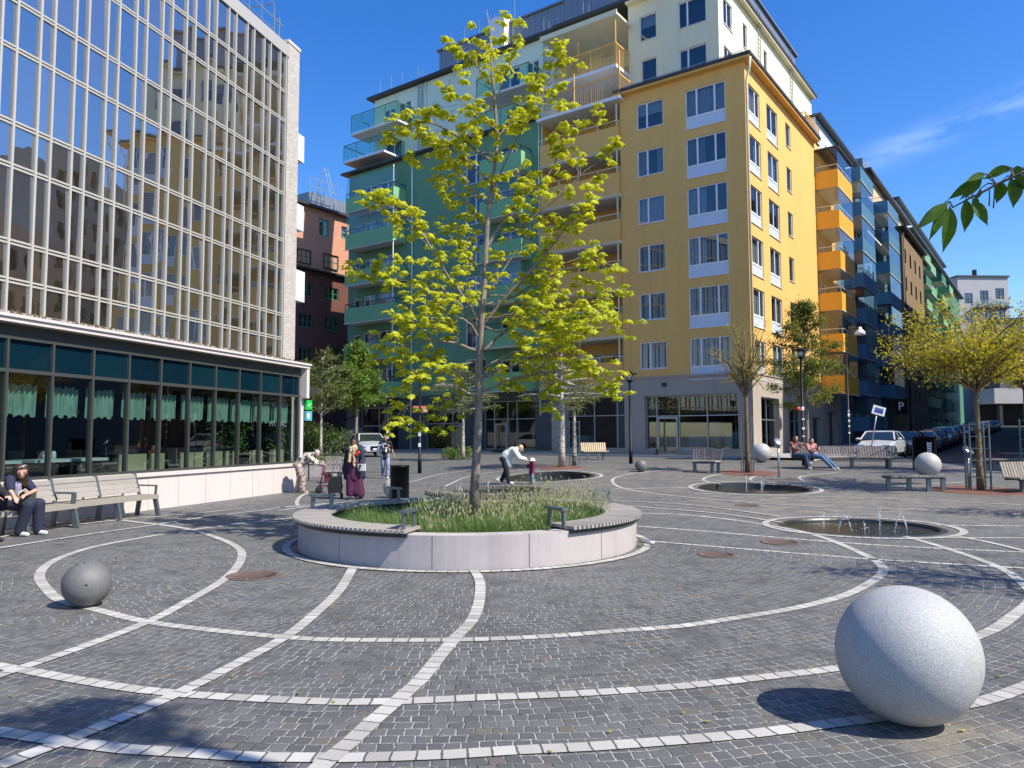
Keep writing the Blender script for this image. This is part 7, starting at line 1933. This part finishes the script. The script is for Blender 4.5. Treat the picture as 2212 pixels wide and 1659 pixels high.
t, _ = person('young person with long curly brown hair in brown red top eating on the long bench', q1, R(18), J, 'skin_light', wear=[('top', 'brownred', TOP(.015, False)[:3] + [('shL', J['shL'].lerp(J['elL'], .5), .07, .065), ('shR', J['shR'].lerp(J['elR'], .5), .07, .065)], []), ('jeans', 'denimdark', LEGS(.018), [])], hairc='hair_brown', hair='long', shoes='shoe_white')
m = MB(); m.ball((.0, -.3, 1.0), (.05, .05, .035), 10); m.build('sandwich', X['palewood'], t)
p2 = G(1752, 1013); q2 = V(p2.x + .12, p2.y + .05, gz(p2.x, p2.y))
J = seated(over=dict(pel=V(0, -.08, .54), chest=V(.0, .12, .8), neck=V(0, .14, .97), head=V(0, .08, 1.08), shL=V(.17, .13, .92), shR=V(-.17, .13, .92), elL=V(.2, -.08, .76), elR=V(-.22, -.06, .74), wrL=V(.02, -.22, .84), wrR=V(-.04, -.24, .82), hipL=V(.09, -.1, .52), hipR=V(-.09, -.1, .52), knL=V(.2, -.5, .46), knR=V(.04, -.52, .46), anL=V(.42, -.82, .09), anR=V(.24, -.84, .09)))
t, _ = person('young person in rose top and faded jeans slouching with legs stretched on the long bench', q2, R(12), J, 'skin_light', wear=[('top', 'pinkshirt', TOP(.016, False)[:3] + [('shL', 'elL', .075, .06), ('shR', 'elR', .075, .06)], []), ('jeans', 'denim', LEGS(.016), [])], hairc='hair_dark', hair='bob', shoes='shoe_white')
m = MB(); m.box(-.03, .05, -.31, -.29, .8, .95); m.build('phone', X['cloth_black'], t)
q = G(1717, 1000); m = MB()
bq = LBC - bx * 2.12 + V(.0, -.02, gz(LBC.x, LBC.y) + .46); m.box(-.05, .05, -.04, .04, 0, .2); m.box(.06, .12, -.04, .04, 0, .15); o = m.build('paper_bag', X['white'], loc=tuple(bq)); tag(o, 'white paper bag standing on the left end of the long bench', 'paper bag')
# --- woman on the left bench, handbag, and the neighbour cut by the frame
wb = bc2 - LV * .06; rw = rotb + R(3)
J = seated(over=dict(pel=V(0, .02, .56), chest=V(-.06, -.12, .88), neck=V(-.1, -.24, 1.0), head=V(-.14, -.33, 1.10), shL=V(.1, -.14, .97), shR=V(-.24, -.2, .97), elL=V(.12, -.36, .76), elR=V(-.36, -.36, .78), wrL=V(-.2, -.5, .72), wrR=V(-.42, -.5, .7), knL=V(.14, -.44, .54), anL=V(.16, -.42, .09), knR=V(-.08, -.44, .54), anR=V(-.1, -.3, .09)))
t, _ = person('woman with long brown hair, navy clothes and white shoes leaning forward on a bench', (wb.x, wb.y, 0), rw, J, 'skin_light', vox=.009, face=V(-.55, -.7, -.4), wear=[('blouse', 'navy', TOP(.022, False)[:3] + [('shL', J['shL'].lerp(J['elL'], .75), .085, .07), ('shR', J['shR'].lerp(J['elR'], .75), .085, .07)], []), ('shirt', 'lilac', [(V(-.12, -.2, .9), V(-.08, -.16, .74), .1, .09)], []), ('trousers', 'navy', LEGS(.035), [])], hairc='hair_brown', hair='long', shoes='shoe_white')
m = MB(); hd = J['head']; m.tube([hd + V(-.1, -.02, .07), hd + V(-.07, -.09, .1), hd + V(.0, -.08, .12), hd + V(.06, -.02, .1)], .012, 8); m.build('sunglasses', X['lamp'], t)
hb = wb + nR * .40 - LV * .05; t = thing('handbag', 'olive leather handbag with pale rope handle at the seated woman’s lap', 'handbag', (hb.x, hb.y, .55), rw)
m = MB(); f0 = [(-.12, -.05, 0), (.12, -.05, 0), (.17, -.03, .2), (-.17, -.03, .2)]; f1 = [(-.12, .05, 0), (.12, .05, 0), (.17, .03, .2), (-.17, .03, .2)]; m.face(f0); m.face(f1)
for i in range(4): m.face([f0[i], f0[(i + 1) % 4], f1[(i + 1) % 4], f1[i]])
m.build('bag', X['olivebag'], t)
m = MB(); m.tube([(-.1, -.02, .19), (-.15, -.1, .26), (-.28, -.12, .22), (-.3, -.1, .12), (-.18, -.06, .14)], .012, 8); m.build('handle', X['palewood'], t)
wb2 = bc2 - LV * .86
J = seated(over=dict(chest=V(.05, -.08, .88), neck=V(.05, -.18, 1.03), head=V(.05, -.26, 1.14), shL=V(.22, -.12, .98), shR=V(-.12, -.1, .98), elL=V(.3, -.34, .8), wrL=V(.25, -.52, .74), elR=V(-.22, -.34, .78), wrR=V(.05, -.5, .72)))
t, _ = person('person in black sleeves cut off by the left edge beside the seated woman', (wb2.x, wb2.y, 0), rw, J, 'skin_light', wear=[('jacket', 'cloth_black', TOP(.025), []), ('trousers', 'cloth_black', LEGS(.03), [])], hairc='hair_dark', hair='bob', shoes='shoe_dark')
# pigeon-sized scraps of the everyday: fallen leaves on the paving
lf = MB()
for q in range(260):
    x, y = rnd.uniform(-6, 7), rnd.uniform(4, 18); a = rnd.uniform(0, 6.28); L_ = rnd.uniform(.012, .03)
    d = V(math.cos(a), math.sin(a), 0) * L_; s_ = V(-d.y, d.x, 0) * .5; c = V(x, y, gz(x, y) + .014); lf.face([c - d, c + s_, c + d + V(0, 0, .008), c - s_])
tag(lf.build('fallen_leaves', X['leafgold']), 'scattered bud scales and small leaves lying on the setts', 'leaf litter', kind='stuff')
# ------------------------------------------------------------------ light, sky, camera
W = bpy.data.worlds.new('World'); SC.world = W; W.use_nodes = True
nt = W.node_tree; nt.nodes.clear()
SUNAZ = Vector((.86, -.51, 0)).normalized(); EL = R(48.5)
sky = nt.nodes.new('ShaderNodeTexSky'); sky.sky_type = 'NISHITA'; sky.sun_disc = False
sky.sun_elevation = EL; sky.sun_rotation = math.atan2(SUNAZ.x, SUNAZ.y); sky.altitude = 0; sky.air_density = 1.0; sky.dust_density = .4; sky.ozone_density = 3.0
bg = nt.nodes.new('ShaderNodeBackground'); bg.inputs[1].default_value = .15
out = nt.nodes.new('ShaderNodeOutputWorld')
tc = nt.nodes.new('ShaderNodeTexCoord')
def wm(op, a, b):
    n = nt.nodes.new('ShaderNodeMath'); n.operation = op
    for i, v in enumerate((a, b)):
        if isinstance(v, (int, float)): n.inputs[i].default_value = v
        else: nt.links.new(v, n.inputs[i])
    return n.outputs[0]
hs = nt.nodes.new('ShaderNodeHueSaturation'); hs.inputs['Saturation'].default_value = 1.36; hs.inputs['Hue'].default_value = .512; hs.inputs['Value'].default_value = 1.0
nt.links.new(sky.outputs[0], hs.inputs['Color'])
# thin cirrus streaks, low in the right of the view
mp = nt.nodes.new('ShaderNodeMapping'); mp.inputs['Rotation'].default_value = (0, R(-24), R(-12)); mp.inputs['Scale'].default_value = (3.2, 4, 17)
nt.links.new(tc.outputs['Generated'], mp.inputs[0])
nz = nt.nodes.new('ShaderNodeTexNoise'); nz.inputs['Scale'].default_value = 1.3; nz.inputs['Detail'].default_value = 7; nz.inputs['Roughness'].default_value = .62; nz.inputs['Distortion'].default_value = .5
nt.links.new(mp.outputs[0], nz.inputs['Vector'])
c1 = ray(2120, 250).normalized(); d0 = (ray(2260, 190).normalized() - ray(1930, 320).normalized()).normalized()
def vdot(v):
    n = nt.nodes.new('ShaderNodeVectorMath'); n.operation = 'DOT_PRODUCT'; nt.links.new(tc.outputs['Generated'], n.inputs[0]); n.inputs[1].default_value = v; return n.outputs['Value']
e0 = d0 - c1 * d0.dot(c1); e0.normalize(); e1 = c1.cross(e0)
fwd = vdot(c1); u = wm('DIVIDE', vdot(e0), fwd); v = wm('DIVIDE', vdot(e1), fwd)
g = wm('ADD', wm('POWER', wm('ABSOLUTE', wm('DIVIDE', u, .17), 0), 2), wm('POWER', wm('ABSOLUTE', wm('DIVIDE', v, .013), 0), 2))
g = wm('MULTIPLY', wm('POWER', 2.718, wm('MULTIPLY', g, -1)), wm('GREATER_THAN', fwd, 0))
mr = nt.nodes.new('ShaderNodeMapRange'); mr.inputs[1].default_value = .36; mr.inputs[2].default_value = .75; nt.links.new(nz.outputs[0], mr.inputs[0])
cl = wm('MULTIPLY', wm('MULTIPLY', g, mr.outputs[0]), .36)
mx = nt.nodes.new('ShaderNodeMix'); mx.data_type = 'RGBA'; nt.links.new(cl, mx.inputs[0]); nt.links.new(hs.outputs[0], mx.inputs[6]); mx.inputs[7].default_value = (7.5, 8.3, 9.3, 1)
nt.links.new(mx.outputs[2], bg.inputs[0]); nt.links.new(bg.outputs[0], out.inputs[0])
sl = bpy.data.lights.new('sun', 'SUN'); sl.energy = 4.5; sl.angle = R(.53); sl.color = (1, .94, .82)
so = bpy.data.objects.new('sun', sl); COL.objects.link(so)
S = Vector((SUNAZ.x * math.cos(EL), SUNAZ.y * math.cos(EL), math.sin(EL)))
so.rotation_euler = S.to_track_quat('Z', 'Y').to_euler()
cam = bpy.data.cameras.new('camera'); co = bpy.data.objects.new('camera', cam); COL.objects.link(co)
cam.sensor_width = 36; cam.lens = F / 2212 * 36; cam.clip_end = 3000; cam.clip_start = .05
co.matrix_world = Matrix.Translation((0, 0, EYE)) @ Matrix.Rotation(R(90) + PITCH, 4, 'X') @ Matrix.Rotation(-ROLL, 4, 'Z')
SC.camera = co
SC.view_settings.view_transform = 'Standard'; SC.view_settings.look = 'None'; SC.view_settings.exposure = .6; SC.view_settings.gamma = 1
SC.cycles.max_bounces = 8; SC.cycles.transparent_max_bounces = 16; SC.cycles.glossy_bounces = 4; SC.cycles.diffuse_bounces = 4; SC.cycles.transmission_bounces = 6
SC.cycles.sample_clamp_indirect = 8; SC.cycles.caustics_reflective = False; SC.cycles.caustics_refractive = False
